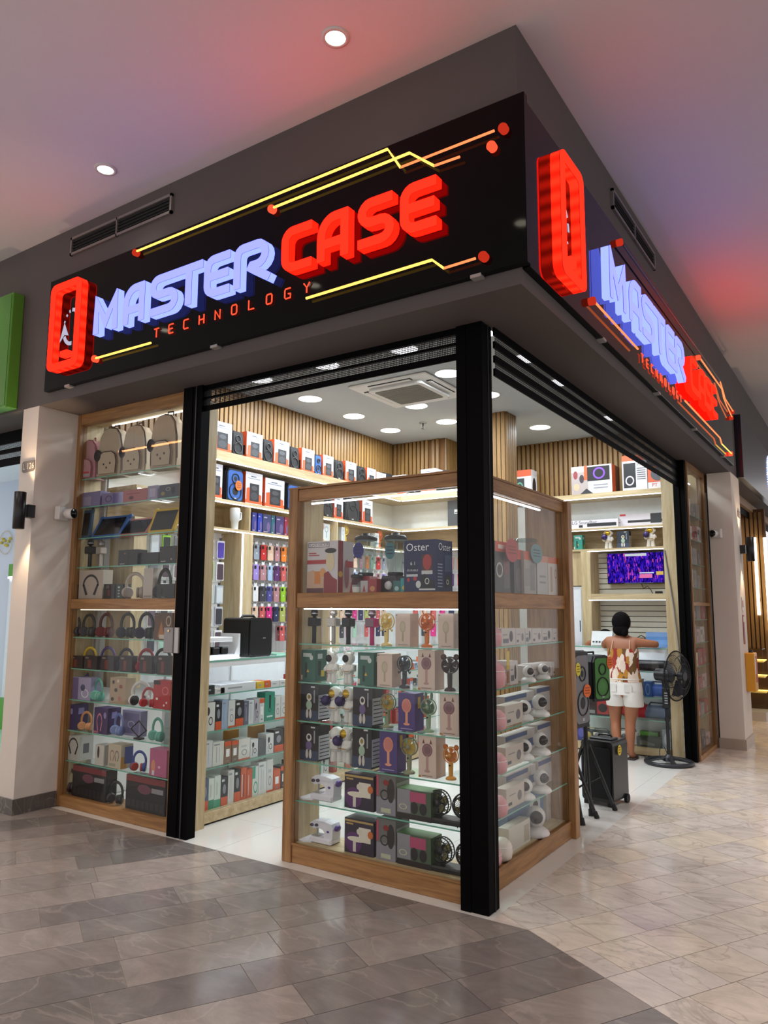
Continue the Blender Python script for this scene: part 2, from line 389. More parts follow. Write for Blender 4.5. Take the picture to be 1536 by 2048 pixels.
wb2 = struct(MB().box(-3.05, .1, 5.835, 5.95, 0, 3.85, SHOPW).box(-2.93, .1, 5.83, 5.835, 2.95, 3.8, BACKER).obj('wall_back'))
slats(wb2, (-2.9, 5.83), (-.02, 5.83), (0, -1), 2.95, 3.8, .066)
# slatted post standing inside the shop
post = struct(MB().box(-2.2, -1.69, 4.04, 4.36, 0, 3.8, ash('z')).obj('wall_post'))
slats(post, (-2.2, 4.04), (-1.67, 4.04), (0, -1), 0, 3.8, .0525); slats(post, (-1.69, 4.03), (-1.69, 4.36), (1, 0), 0, 3.8, .055)
ls = MB().box(-2.215, -2.205, 3.99, 4.0, 0.2, 3.78, LEDW).obj('led_strip', post)
# ceiling luminaires in the shop
def shop_light(x, y, i):
    t = thing('ceiling_panel_light', 'round flush white panel light in the shop ceiling', 'ceiling light', (x, y, 3.8), 0, 'round panel lights in the shop ceiling')
    MB().lathe([(.135, 0), (.135, -.006), (.125, -.009)], mat('e6e6e4', .4), n=28, cap=False).obj('rim', t)
    MB().lathe([(.125, -.008), (0, -.008)], emit('fdfbff', 5.), n=28).obj('diffuser', t)
    lamp('panel_lamp', 'AREA', (0, 0, -.02), 16, (.87, .95, 1), .24, (0, 0, 0), t)
for i, (x, y) in enumerate([(-3.2, 1.6), (-3.22, 2.41), (-3.25, 3.255), (-3.27, 4.07), (-2.38, 1.61), (-2.4, 3.265), (-2.46, 4.07), (-1.55, 1.64), (-1.55, 3.31), (-1.62, 4.94), (-.75, 1.65), (-.75, 3.3), (-.75, 4.95), (-1.55, 2.45), (-2.4, .8), (-.75, 2.45)]): shop_light(x, y, i)
t = thing('ceiling_cassette', 'square white ceiling cassette air conditioner with grey intake grille', 'air conditioner', (-2.16, 2.73, 3.8))
AC = mat('d9d9d6', .45)
MB().box(-.46, .46, -.46, .46, -.02, 0, AC, .008).obj('frame', t)
MB().prism(rrect(-.32, .32, -.32, .32, .06), -.05, -.02, AC, 'z').obj('grille_panel', t)
g = MB(); g.prism(rrect(-.26, .26, -.26, .26, .02), -.055, -.05, mat('6d6b63', .6), 'z').obj('intake_grille', t)
for i in range(11):
    MB().box(-.25, .25, -.24+.048*i, -.236+.048*i, -.058, -.055, mat('8b897f', .6)).obj('grille_bar', t)
for i in range(4):
    v = MB(); v.M = Matrix.Rotation(i*PI/2, 4, 'Z'); v.box(-.25, .25, -.40, -.345, -.026, -.019, mat('1a1a1b', .6)); v.obj('air_slot', t)
    v = MB(); v.M = Matrix.Rotation(i*PI/2, 4, 'Z'); v.box(-.24, .24, -.395, -.36, -.032, -.028, AC); v.obj('louvre', t)
t = thing('sprinkler_head', 'small dark fire sprinkler head on the shop ceiling', 'sprinkler', (-2.73, 3.97, 3.8))
MB().lathe([(.045, 0), (.045, -.006), (.015, -.012)], STEEL, n=16).obj('escutcheon', t)
MB().cyl((0, 0, -.01), (0, 0, -.06), .01, mat('4a4a48', .4, .7)).obj('body', t); MB().lathe([(.022, -.075), (.022, -.079)], mat('4a4a48', .4, .7), n=12).obj('deflector', t)
# ================================================================== shutters, corner column
MBLK = mat('040304', .6, 0, .05, 18., .06)
cc = struct(MB().box(-.157, 0, 0, .13, 0, 3.163, MBLK, .004).box(-.004, .002, .075, .085, 0, 3.16, RUBBER).box(-.16, -.1, -.003, .0, 0, 3.16, MBLK).obj('trim_1'))
def perf():
    """black steel with rows of round punched holes"""
    m = bpy.data.materials.new('perforated_steel'); m.use_nodes = True; nt = m.node_tree; L = nt.links.new
    b = nt.nodes['Principled BSDF']; b.inputs['Base Color'].default_value = (.004, .004, .005, 1); b.inputs['Roughness'].default_value = .35
    g = nt.nodes.new('ShaderNodeNewGeometry'); sp = nt.nodes.new('ShaderNodeSeparateXYZ'); L(g.outputs['Position'], sp.inputs[0])
    def mth(op, a, bb=None):
        n = nt.nodes.new('ShaderNodeMath'); n.operation = op
        for i, q in enumerate((a, bb)):
            if q is None: continue
            if isinstance(q, (int, float)): n.inputs[i].default_value = q
            else: L(q, n.inputs[i])
        return n.outputs[0]
    h = mth('ADD', sp.outputs[0], sp.outputs[1]); w = 2*PI/.0155
    a = mth('SINE', mth('MULTIPLY', mth('ADD', h, sp.outputs[2]), w*.7071)); c = mth('SINE', mth('MULTIPLY', mth('SUBTRACT', h, sp.outputs[2]), w*.7071))
    k = mth('GREATER_THAN', mth('MULTIPLY', a, c), .22)
    t = nt.nodes.new('ShaderNodeBsdfTransparent'); mx = nt.nodes.new('ShaderNodeMixShader'); L(k, mx.inputs[0]); L(b.outputs[0], mx.inputs[1]); L(t.outputs[0], mx.inputs[2]); L(mx.outputs[0], nt.nodes['Material Output'].inputs[0])
    return m
PERF = perf()
d1 = struct(bpy.data.objects.new('door_1', None)); COL.objects.link(d1)
def slatrow(d, axis, a, b, zs, off):
    for z0, z1, m, k in zs:
        x = MB()
        if axis == 'x': x.box(a, b, off, off+.012 if m is MBLK else off+.001, z0, z1, m)
        else: x.box(off-(.012 if m is MBLK else .001), off, a, b, z0, z1, m)
        x.obj(k, d)
slatrow(d1, 'x', -2.30, -.15, [(3.125, 3.163, MBLK, 'shutter_slat'), (3.075, 3.125, PERF, 'perforated_slat'), (3.06, 3.075, MBLK, 'shutter_slat'), (3.01, 3.06, PERF, 'perforated_slat'), (2.972, 3.01, MBLK, 'bottom_bar')], .02)
MB().box(-2.43, -2.335, -.01, .06, 0, 3.163, MBLK).box(-2.335, -2.24, -.005, .075, 0, 3.163, MBLK).box(-2.30, -2.29, -.012, -.004, 0, 3.16, mat('2a2a2e', .35)).obj('guide_rail', d1)
d2 = struct(bpy.data.objects.new('door_2', None)); COL.objects.link(d2)
slatrow(d2, 'y', .13, 4.72, [(3.115, 3.163, MBLK, 'shutter_slat'), (3.08, 3.115, PERF, 'perforated_slat'), (3.04, 3.08, MBLK, 'shutter_slat'), (2.995, 3.04, PERF, 'perforated_slat'), (2.955, 2.995, MBLK, 'shutter_slat'), (2.918, 2.955, PERF, 'perforated_slat'), (2.875, 2.918, MBLK, 'bottom_bar')], .02)
MB().box(-.03, .03, 4.70, 4.80, 0, 3.163, MBLK).box(.03, .085, 4.72, 4.80, 0, 3.163, MBLK).obj('guide_rail', d2)
# ================================================================== the two illuminated signs
def off_poly(pts, w):
    """outline of a stroke of width w drawn along pts"""
    n = len(pts); A = []; B = []
    for i, p in enumerate(pts):
        d = []
        if i > 0: d.append((Vector(p)-Vector(pts[i-1])).normalized())
        if i < n-1: d.append((Vector(pts[i+1])-Vector(p)).normalized())
        t = d[0] if len(d) == 1 else (d[0]+d[1]).normalized()
        nn = Vector((-t.y, t.x)); k = 1. if len(d) == 1 else 1/max(.45, nn.dot(Vector((-d[0].y, d[0].x))))
        A.append(tuple(Vector(p)+nn*(w/2*k))); B.append(tuple(Vector(p)-nn*(w/2*k)))
    return A+B[::-1]
def letter_strokes(ch, x0, x1, z0, z1, s):
    h = s/2; l, r, b, t = x0+h, x1-h, z0+h, z1-h; w = r-l; H = t-b; R = min(.06, w*.35); m = (b+t)/2
    if ch == 'M': return [[(l, z0), (l, t-.012), ((l+r)/2, b+.05), (r, t-.012), (r, z0)]]
    if ch == 'T': return [[(x0, t), (x1, t)], [((l+r)/2, t), ((l+r)/2, z0)]]
    if ch == 'C': return [[(x1, t)]+arc(l+R, t-R, R, 90, 180, 5)+arc(l+R, b+R, R, 180, 270, 5)+[(x1, b)]]
    if ch == 'E': return [[(x1, t)]+arc(l+R, t-R, R, 90, 180, 5)+arc(l+R, b+R, R, 180, 270, 5)+[(x1, b)], [(l, m), (x1-.012, m)]]
    if ch == 'A': return [[(l, z0)]+arc(l+w*.6, t-H*.5, w*.6, 180, 90, 7, H*.5)+[(r, t), (r, z0)], [(l, b+H*.32), (r, b+H*.32)]]
    if ch == 'S':
        q = (t-m)/2; p = (m-b)/2
        return [[(x1-.01, t)]+arc(l+q*1.05, t-q, q*1.05, 90, 270, 8, q)+arc(r-p*1.05, b+p, p*1.05, 90, -90, 8, p)+[(x0, b)]]
    if ch == 'R':
        q = H*.29
        return [[(l, z0)]+arc(l+R*.8, t-R*.8, R*.8, 180, 90, 4)+arc(r-q-.03, t-q, q, 90, -90, 8)+[(l+w*.42, t-2*q)], [(l+w*.36, t-2*q), (r+.004, b-.01)]]
MASTER_F = emit((.46, .50, 3.2), 1., 'face'); MASTER_S = emit((.46, .58, 3.2), 1., 'side'); CASE_F = emit((7., .046, .018), 1., 'red'); CASE_S = emit((14., .024, .007), 1., 'reds')
EDGE_B = mat('2a2f66', .5); EDGE_R = mat('6a0500', .5)
def led_side():
    """red acrylic return lit by a row of single LEDs behind it"""
    m = bpy.data.materials.new('led_return'); m.use_nodes = True; nt = m.node_tree; L = nt.links.new; nt.nodes.remove(nt.nodes['Principled BSDF'])
    tc = nt.nodes.new('ShaderNodeTexCoord'); sp = nt.nodes.new('ShaderNodeSeparateXYZ'); L(tc.outputs['Object'], sp.inputs[0])
    a = nt.nodes.new('ShaderNodeMath'); a.operation = 'ADD'; L(sp.outputs[0], a.inputs[0]); L(sp.outputs[2], a.inputs[1])
    b = nt.nodes.new('ShaderNodeMath'); b.operation = 'MULTIPLY'; b.inputs[1].default_value = 2*PI/.087; L(a.outputs[0], b.inputs[0])
    c = nt.nodes.new('ShaderNodeMath'); c.operation = 'SINE'; L(b.outputs[0], c.inputs[0])
    d = nt.nodes.new('ShaderNodeMapRange'); d.inputs['From Min'].default_value = -1; d.inputs['To Min'].default_value = 1.1; d.inputs['To Max'].default_value = 3.0; L(c.outputs[0], d.inputs['Value'])
    e = nt.nodes.new('ShaderNodeEmission'); e.inputs[0].default_value = (1, .016, .005, 1); L(d.outputs[0], e.inputs[1]); L(e.outputs[0], nt.nodes['Material Output'].inputs[0]); return m
LEDSIDE = led_side()
ACRYL = mat('060507', .05, 0, .0, 18., .16); YEL = emit((1.5, .85, .14), 1.6, 'y'); ORG = emit((1.5, .30, .10), 1.3, 'o'); REDN = emit((1.6, .10, .04), 1.2, 'r'); DOT = emit((.55, .03, .012), 1., 'd')
def stroke_tube(mb, pts, r, m, w=.03): return mb.tube([(p[0], -w, p[1]) for p in pts], r, m, 6)
SMALL = {'T': [[(0, 1), (1, 1)], [(.5, 1), (.5, 0)]], 'E': [[(1, 1), (.1, 1), (0, .9), (0, .1), (.1, 0), (1, 0)], [(0, .5), (.85, .5)]], 'C': [[(1, 1), (.12, 1), (0, .88), (0, .12), (.12, 0), (1, 0)]],
         'H': [[(0, 0), (0, 1)], [(1, 0), (1, 1)], [(0, .5), (1, .5)]], 'N': [[(0, 0), (0, 1), (1, 0), (1, 1)]], 'O': [[(.15, 0), (0, .15), (0, .85), (.15, 1), (.85, 1), (1, .85), (1, .15), (.85, 0), (.15, 0)]],
         'L': [[(0, 1), (0, 0), (1, 0)]], 'G': [[(1, 1), (.15, 1), (0, .85), (0, .15), (.15, 0), (1, 0), (1, .45), (.6, .45)]], 'Y': [[(0, 1), (.5, .5), (1, 1)], [(.5, .5), (.5, 0)]]}
def sign(label, loc, rz, u0, u1, z0, z1, lets, lz, ring, tech, techz, neon, caps, clips, s=.052):
    t = thing('shop_sign', label, 'sign', loc, rz)
    MB().box(u0, u1, 0, .045, z0, z1, ACRYL, .003).obj('panel', t)
    D = .07
    for i, (ch, a, b) in enumerate(lets):
        fm, sm, em = (MASTER_F, MASTER_S, EDGE_B) if i < 6 else (CASE_F, CASE_S, EDGE_R); m = MB()
        for st in letter_strokes(ch, a, b, lz[0], lz[1], s):
            P = off_poly(st, s)
            m.prism(P, -.006, -D+.012, sm, 'y', caps=(0, 0)); m.prism(P, -D+.012, -D+.009, em, 'y', caps=(0, 0)); m.prism(P, -D+.009, -D, fm, 'y', fm, caps=(0, 1))
        m.obj('letter_'+ch.lower(), t)
    a, b, c, d = ring; m = MB(); O = rrect(a, b, c, d, .06, 5); Q = rrect(a+.055, b-.055, c+.055, d-.055, .03, 5); n = len(O)
    for h0, h1, mm in ((-.006, -.058, LEDSIDE), (-.058, -.061, EDGE_R), (-.061, -D, CASE_F)):
        m.prism(O, h0, h1, mm, 'y', caps=(0, 0)); m.prism(Q, h0, h1, mm, 'y', caps=(0, 0))
    m.add([(p[0], -D, p[1]) for p in O+Q], [(i, (i+1) % n, n+(i+1) % n, n+i) for i in range(n)], CASE_F); m.obj('phone_frame', t)
    uc = (a+b)/2; MB().box(uc-.045, uc+.045, -.062, -.006, c+.10, c+.145, CASE_F, .004).obj('home_button', t)
    em = MB(); zc = (c+d)/2+.005; rr = (b-a)*.26; W2 = emit('d8d4ee', .75, 'vinyl_glow')  # white emblem made to glow, standing in for light from the letters
    def seg(a0, a1, w): return off_poly(arc(uc, zc, rr, a0, a1, 6, rr*1.35), w)
    for a0, a1, w in ((90, 35, .028), (20, -2, .02), (112, 104, .022), (135, 127, .018), (160, 152, .012), (-62, -54, .024), (-35, -40, .012), (-84, -150, .03)): em.prism(seg(a0, a1, w), -.004, -.001, W2, 'y')
    px, pz = uc-rr*.98, zc-rr*.45; em.prism([(px-.05, pz-.06), (px+.005, pz+.09), (px+.065, pz-.02), (px+.01, pz-.005)], -.004, -.001, W2, 'y'); em.obj('arrow_emblem', t)
    for i, ch in enumerate('TECHNOLOGY'):
        x = tech[0]+(tech[1]-tech[0])*i/9; m = MB()
        for st in SMALL[ch]: stroke_tube(m, [(x+p[0]*tech[2], techz+p[1]*.062) for p in st], .0045, REDN, .012)
        m.obj('neon_letter_'+ch.lower(), t)
    for pts, m1, m2, k in neon:
        m = MB(); j = k if k else len(pts)-1
        stroke_tube(m, pts[:j+1], .0075, m1)
        if k and k < len(pts)-1: stroke_tube(m, pts[k:], .0065, m2)
        m.obj('neon_line', t)
    for x, z, m1 in caps:
        MB().lathe([(.024, 0), (.026, .03), (.021, .04), (0, .042)], m1, (x, 0, z), 14, 'y').obj('neon_cap', t)
    for x in clips: MB().box(x-.03, x+.03, -.004, .05, z0-.012, z0+.006, mat('9a9692', .5)).obj('sign_clip', t)
    return t
LA = list(zip('MASTERCASE', (-2.96, -2.62, -2.33, -2.075, -1.79, -1.52, -1.118, -.842, -.55, -.267), (-2.69, -2.395, -2.05, -1.81, -1.56, -1.2, -.887, -.62, -.31, -.043)))
sign('long black lit sign reading MASTER CASE on the fascia over the headphone window', (0, -.365, 0), 0, -3.66, .432, 3.25, 4.165, LA, (3.553, 3.835), (-3.53, -3.143, 3.365, 4.065), (-2.335, -.985, .045), 3.42,
     [([(-2.56, 4.11), (-.375, 4.12), (-.29, 3.98), (.28, 3.985)], YEL, ORG, 2), ([(-1.24, 4.035), (-.23, 4.045), (-.075, 3.915), (.08, 3.912)], YEL, ORG, 2), ([(-.95, 3.375), (-.09, 3.385), (-.02, 3.32), (.165, 3.325)], YEL, ORG, 2), ([(-2.97, 3.385), (-2.345, 3.38)], YEL, YEL, 0)],
     [(-2.57, 4.108, DOT), (-1.25, 4.035, REDN), (.326, 3.985, DOT), (.26, 3.91, REDN), (.205, 3.328, DOT), (-2.985, 3.387, REDN)], (-3.35, -1.75, -.1 + .25))
LB = list(zip('MASTERCASE', (.855, 1.29, 1.626, 1.948, 2.325, 2.636, 3.22, 3.58, 3.93, 4.22), (1.195, 1.58, 1.935, 2.297, 2.61, 3.0, 3.53, 3.89, 4.2, 4.49)))
sign('black lit sign reading MASTER CASE on the fascia over the tripod speakers', (.42, 0, 0), PI/2, -.30, 5.86, 3.25, 4.15, LB, (3.505, 3.83), (0.0, .365, 3.333, 4.05), (1.75, 3.0, .05), 3.345,
     [([(1.31, 4.05), (5.0, 4.05), (5.18, 3.97), (5.27, 3.92), (5.85, 3.89)], mat('1a1616', .3), ORG, 1), ([(3.9, 3.995), (5.1, 3.985), (5.2, 3.9), (5.35, 3.86), (5.70, 3.80)], ORG, ORG, 2), ([(3.105, 3.374), (4.8, 3.373), (4.88, 3.325), (5.5, 3.33)], ORG, YEL, 2), ([(.65, 3.394), (1.585, 3.387)], ORG, ORG, 0)],
     [(1.26, 4.049, DOT), (.61, 3.394, DOT), (3.877, 3.993, REDN), (5.87-.05, 3.89, DOT), (5.715, 3.795, DOT), (5.525, 3.331, REDN)], (.9, 2.3, 3.7, 5.2))
# ================================================================== cabinets and counters
EDGEG = mat('6fae98', .2)
def gl_shelf(t, x0, x1, y0, y1, z, edge='-y', name='glass_shelf'):
    o = MB().box(x0, x1, y0, y1, z-.008, z, SHELFG).obj(name, t)
    e = MB()
    if edge == '-y': e.box(x0, x1, y0-.001, y0, z-.008, z, EDGEG)
    else: e.box(x1, x1+.001, y0, y1, z-.008, z, EDGEG)
    e.obj('polished_edge', o); return o
def led(t, x0, x1, y0, y1, z0, z1, m=None): return MB().box(x0, x1, y0, y1, z0, z1, m or LEDW).obj('led_strip', t)
LEDC = emit('f4f6ff', 4.5)
# ---- tall window cabinet left of the entrance
LSH = [2.615, 2.378, 2.12, 1.88, 1.315, 1.065, .82, .58, .345]
t = thing('window_display_cabinet', 'tall wooden window cabinet full of headphones and backpacks beside the plaster pier', 'display cabinet', (0, 0, 0))
MB().box(-3.78, -3.742, .03, .10, 0, 3.163, oak('z'), .003).obj('stile', t); MB().box(-2.485, -2.43, .03, .10, 0, 3.163, oak('z'), .003).obj('stile', t)
MB().box(-3.742, -2.485, .035, .095, 3.07, 3.163, oak('x'), .003).obj('top_rail', t); MB().box(-3.742, -2.485, .035, .255, 1.54, 1.62, oak('x'), .003).obj('middle_rail', t); MB().box(-3.742, -2.485, .035, .255, 0, .08, oak('x'), .003).obj('plinth', t)
MB().box(-3.79, -3.745, .10, .258, 0, 3.163, ash('z')).obj('side_panel', t); MB().box(-2.43, -2.345, .062, .255, 0, 3.10, ash('z')).obj('side_panel', t)
MB().box(-3.745, -2.43, .10, .255, 3.10, 3.163, ash('x')).obj('top_panel', t)
for z0, z1 in ((.08, 1.54), (1.62, 3.07)):
    for x0, x1 in ((-3.742, -3.073), (-3.070, -2.485)): MB().box(x0, x1, .058, .064, z0, z1, GLASS).obj('glass_pane', t)
for z in LSH: gl_shelf(t, -3.742, -2.435, .075, .25, z)
led(t, -3.6, -2.6, .235, .247, 3.088, 3.098, emit('fff4e2', 3.)); led(t, -3.7, -2.5, .10, .11, 1.53, 1.538, emit('fff4e2', 1.2))
p = thing('access_keypad', 'silver metal plate with a small lock on the black shutter rail', 'keypad', (-2.43, -.012, 1.33))
MB().box(-.075, .02, -.03, .0, -.095, .085, mat('8f8a88', .35, .5), .004).obj('cover', p); MB().box(.02, .065, -.02, 0, -.095, .085, mat('b5b1ae', .35, .5), .004).obj('side_cover', p); MB().lathe([(.009, 0), (.009, .006)], mat('e9c9a0', .2, .8), (-.02, -.03, .06), 10, 'y').obj('screw', p)
# ---- L-shaped case at the corner
ASH_ = [1.33, 1.09, .85, .605, .365]
t = thing('corner_display_case', 'L-shaped oak and glass display case behind the black corner column', 'display case', (0, 0, 0))
MB().box(-1.44, -1.365, .05, .125, 0, 2.33, oak('z'), .004).obj('corner_post', t)
MB().box(-.135, -.07, 1.51, 1.59, 0, 2.33, oak('z'), .004).obj('corner_post', t)
for z0, z1, n in ((2.245, 2.325, 'top_rail'), (1.555, 1.65, 'middle_rail'), (0, .105, 'plinth')):
    MB().box(-1.365, -.157, .06, .10, z0, z1, oak('x'), .004).obj(n, t); MB().box(-.155, -.105, .13, 1.51, z0, z1, oak('y'), .004).obj(n, t)
MB().box(-1.38, -.157, .055, .062, .105, .118, oak('x')).box(-.11, -.10, .13, 1.52, .105, .118, oak('y')).obj('bead', t)
MB().box(-1.44, -.105, .05, .345, 2.325, 2.338, oak('x')).box(-.40, -.105, .345, 1.59, 2.325, 2.338, oak('y')).obj('top_panel', t)
MB().box(-1.435, -1.372, .125, .335, 0, 2.325, ash('z')).obj('side_panel', t); MB().box(-.40, -.135, 1.515, 1.585, 0, 2.325, oak('z')).obj('side_panel', t)
for z0, z1 in ((.09, .112), (1.62, 1.645)): MB().box(-1.37, -.15, .10, .335, z0, z1, ash('x')).box(-.40, -.15, .335, 1.515, z0, z1, ash('y')).obj('wood_shelf', t)
for x0, x1 in ((-1.365, -.769), (-.766, -.157)): MB().box(x0, x1, .078, .084, .105, 1.555, GLASS).obj('glass_pane', t)
MB().box(-1.365, -.157, .078, .084, 1.65, 2.245, GLASS).obj('glass_pane', t)
for y0, y1 in ((.13, .86), (.863, 1.51)): MB().box(-.124, -.118, y0, y1, .105, 1.555, GLASS).obj('glass_pane', t)
MB().box(-.124, -.118, .13, 1.51, 1.65, 2.245, GLASS).obj('glass_pane', t)
for z in ASH_: gl_shelf(t, -1.365, -.16, .09, .33, z); gl_shelf(t, -.395, -.13, .335, 1.51, z, '+x')
led(t, -1.30, -.16, .115, .127, 2.228, 2.238, LEDC); led(t, -.165, -.153, .16, 1.2, 2.228, 2.238, LEDC); led(t, -.165, -.155, .12, .13, 1.66, 2.23, LEDC)
led(t, -1.34, -.16, .105, .113, 1.545, 1.553, LEDC)
# ---- glass counters
WF = mat('dfe3e6', .35)
def counter(label, loc, rz, L, shelves, H, dep, splits):
    t = thing('glass_counter', label, 'counter', loc, rz)
    MB().box(0, L, 0, dep, .012, .09, ash('x'), .003).box(.01, L-.01, .012, dep, 0, .012, RUBBER).obj('plinth', t)
    MB().box(0, L, 0, dep, H-.012, H, SHELFG).obj('glass_top', t)
    MB().box(0, L, -.001, .0, H-.012, H, EDGEG).obj('polished_edge', t)
    MB().box(0, L, dep-.015, dep, .09, H-.012, mat('e4e8ec', .4)).obj('back_panel', t)
    MB().box(0, .012, 0, dep, .09, H-.012, GLASS).obj('end_pane', t); MB().box(L-.012, L, 0, dep, .09, H-.012, GLASS).obj('end_pane', t)
    xs = [0]+splits+[L]
    for a, b in zip(xs, xs[1:]): MB().box(a+.0015, b-.0015, .002, .008, .09, H-.05, GLASS).obj('front_pane', t)
    MB().box(0, L, .002, .02, H-.05, H-.012, WF).obj('top_frame', t)
    for z in shelves: gl_shelf(t, .012, L-.012, .012, dep-.02, z)
    led(t, .02, L-.02, .022, .034, H-.05, H-.036, emit('f4f6ff', 24.))
    n = max(2, int(L/.62))
    for i in range(n+1): MB().box(max(0, L*i/n-.012), min(L, L*i/n+.012), dep-.03, dep-.015, .09, H-.012, WF).obj('back_mullion', t)
    return t
ctL = counter('long glass counter packed with phone accessory boxes below the phone cases', (-2.385, .262, 0), PI/2, 3.5, [.915, .65, .39], 1.165, .46, [.78, 1.7, 2.6])
ctR = counter('glass counter of portable speakers behind the woman in white shorts', (-1.69, 4.76, 0), 0, 1.495, [.89, .62, .38], 1.145, .40, [.5, 1.0])
# ---- wall shelving
PEGW = mat('e6e9ea', .6); ASHX, ASHY, ASHZ = ash('x'), ash('y'), ash('z')
t = shelfL = thing('wall_shelving', 'pale wood wall shelving with speakers above and hanging phone cases below', 'shelving', (0, 0, 0))
MB().box(-3.73, -3.35, .32, 4.45, 2.945, 3.035, ASHY).obj('shelf_board', t)
MB().box(-3.73, -3.35, .32, 4.45, 2.55, 2.575, ASHY).obj('shelf_board', t)
MB().box(-3.73, -3.35, .32, 4.45, 2.285, 2.305, ASHY).obj('shelf_board', t)
for z in (2.938, 2.542, 2.277): led(t, -3.362, -3.35, .34, 4.44, z-.002, z+.006)
MB().box(-3.73, -3.72, .32, 4.82, 2.575, 2.945, mat('e9ebea', .5)).obj('white_back', t)
MB().box(-3.73, -3.72, .32, 4.82, 2.305, 2.55, ASHY).obj('wood_back', t)
MB().box(-3.73, -3.66, .32, 4.82, .9, 2.285, PEGW).obj('pegboard', t)
for y in (.32, 1.60, 3.02): MB().box(-3.66, -3.35, y, y+.13, .9, 2.285, ASHZ, .002).obj('divider', t)
for y in (1.665, 3.085): MB().box(-3.72, -3.35, y, y+.02, 2.305, 2.55, ASHZ).obj('divider', t)
for y in (1.598, 3.018): MB().box(-3.362, -3.35, y-.012, y, 1.2, 2.27, LEDW).obj('led_strip', t)
t = shelfB = thing('wall_shelving', 'pale wood corner shelving with a white niche behind the slatted post', 'shelving', (0, 0, 0))
MB().box(-3.73, -2.3, 4.45, 4.82, 2.945, 3.035, ASHX).obj('shelf_board', t); MB().box(-3.73, -2.3, 4.45, 4.82, 2.55, 2.575, ASHX).obj('shelf_board', t); MB().box(-3.73, -2.3, 4.45, 4.82, 2.285, 2.305, ASHX).obj('shelf_board', t)
for z in (2.938, 2.542, 2.277): led(t, -3.34, -2.32, 4.45, 4.462, z-.002, z+.006)
MB().box(-3.72, -2.3, 4.80, 4.82, 2.575, 2.945, mat('e9ebea', .5)).obj('white_back', t); MB().box(-3.72, -2.3, 4.80, 4.82, 2.305, 2.55, ASHX).obj('wood_back', t); MB().box(-3.66, -2.3, 4.76, 4.82, .9, 2.285, PEGW).obj('pegboard', t)
MB().box(-2.32, -2.25, 4.45, 4.83, 0, 3.035, ASHZ).obj('divider', t)
# ---- back wall unit with slat boards round the television
t = thing('wall_shelving', 'back wall unit with slat boards holding the television and sound bar boxes', 'shelving', (0, 0, 0))
for z0, z1 in ((2.935, 2.995), (2.535, 2.56), (2.275, 2.30)): MB().box(-1.95, -.18, 5.45, 5.82, z0, z1, ASHX).obj('shelf_board', t)
for z in (2.929, 2.529): led(t, -1.9, -.2, 5.45, 5.462, z-.001, z+.006)
led(t, -1.24, -.2, 5.45, 5.462, 2.266, 2.274); led(t, -1.24, -.2, 5.45, 5.462, 1.666, 1.673)
MB().box(-1.95, -.18, 5.81, 5.82, 2.56, 2.935, mat('dfe6e6', .5)).obj('white_back', t); MB().box(-1.95, -.18, 5.81, 5.82, 2.30, 2.535, ASHX).obj('wood_back', t)
MB().box(-1.95, -1.32, 5.48, 5.82, 1.85, 2.275, ASHZ).obj('wood_panel', t); MB().box(-1.33, -1.21, 5.45, 5.82, .9, 2.275, ASHZ, .003).obj('divider', t)
MB().box(-1.95, -1.33, 5.50, 5.82, .6, 1.84, mat('dfe3ea', .5)).obj('cabinet_body', t); dd = MB().box(-1.60, -1.35, 5.488, 5.5, .95, 1.80, mat('e3e7ee', .45), .003).obj('cabinet_door', t); MB().box(-1.375, -1.367, 5.48, 5.49, 1.28, 1.42, DARK).obj('handle', dd)
MB().box(-1.21, -.18, 5.45, 5.82, 1.675, 1.745, ASHX).obj('shelf_board', t)
for z0, n in ((1.75, 8), (1.15, 8)):
    MB().box(-1.21, -.18, 5.80, 5.82, z0-.01, z0+.0655*n, mat('2b2926', .8)).obj('slat_backing', t)
    for i in range(n): MB().box(-1.21, -.18, 5.775, 5.80, z0+.0655*i, z0+.0655*i+.058, mat('d3d0c2', .5), .003).obj('slat_board', t)
MB().box(-.18, -.03, 4.80, 4.86, 0, 3.163, ASHZ).box(-.2, -.14, 5.2, 5.82, 0, 3.0, ASHZ).obj('end_panel', t)
# ---- narrow window cabinet past the shutter
RSH = [2.6, 2.33, 2.06, 1.8, 1.45, 1.2, .95, .7, .42]
t = thing('window_display_cabinet', 'narrow wooden window cabinet of white boxes beside the pale far pier', 'display cabinet', (0, 0, 0))
MB().box(.02, .10, 4.80, 4.825, 0, 3.163, oak('z')).obj('stile', t); MB().box(.02, .10, 5.725, 5.75, 0, 3.163, oak('z')).obj('stile', t)
for z0, z1 in ((3.11, 3.163), (1.60, 1.635), (0, .05)): MB().box(.02, .10, 4.825, 5.725, z0, z1, oak('y')).obj('rail', t)
MB().box(-.12, .02, 5.70, 5.75, 0, 3.163, ASHZ).box(-.12, .02, 4.87, 5.75, 0, .06, ASHY).obj('side_panel', t); MB().box(-.13, -.115, 4.87, 5.70, .0, 3.1, ASHZ).obj('back_panel', t)
for z0, z1 in ((.05, 1.60), (1.635, 3.11)): MB().box(.085, .091, 4.825, 5.725, z0, z1, GLASS).obj('glass_pane', t)
for z in RSH: gl_shelf(t, -.11, .07, 4.86, 5.69, z, '+x')
led(t, -.05, -.04, 4.9, 5.65, 3.03, 3.04); led(t, .0, .01, 4.9, 5.6, 1.55, 1.558)
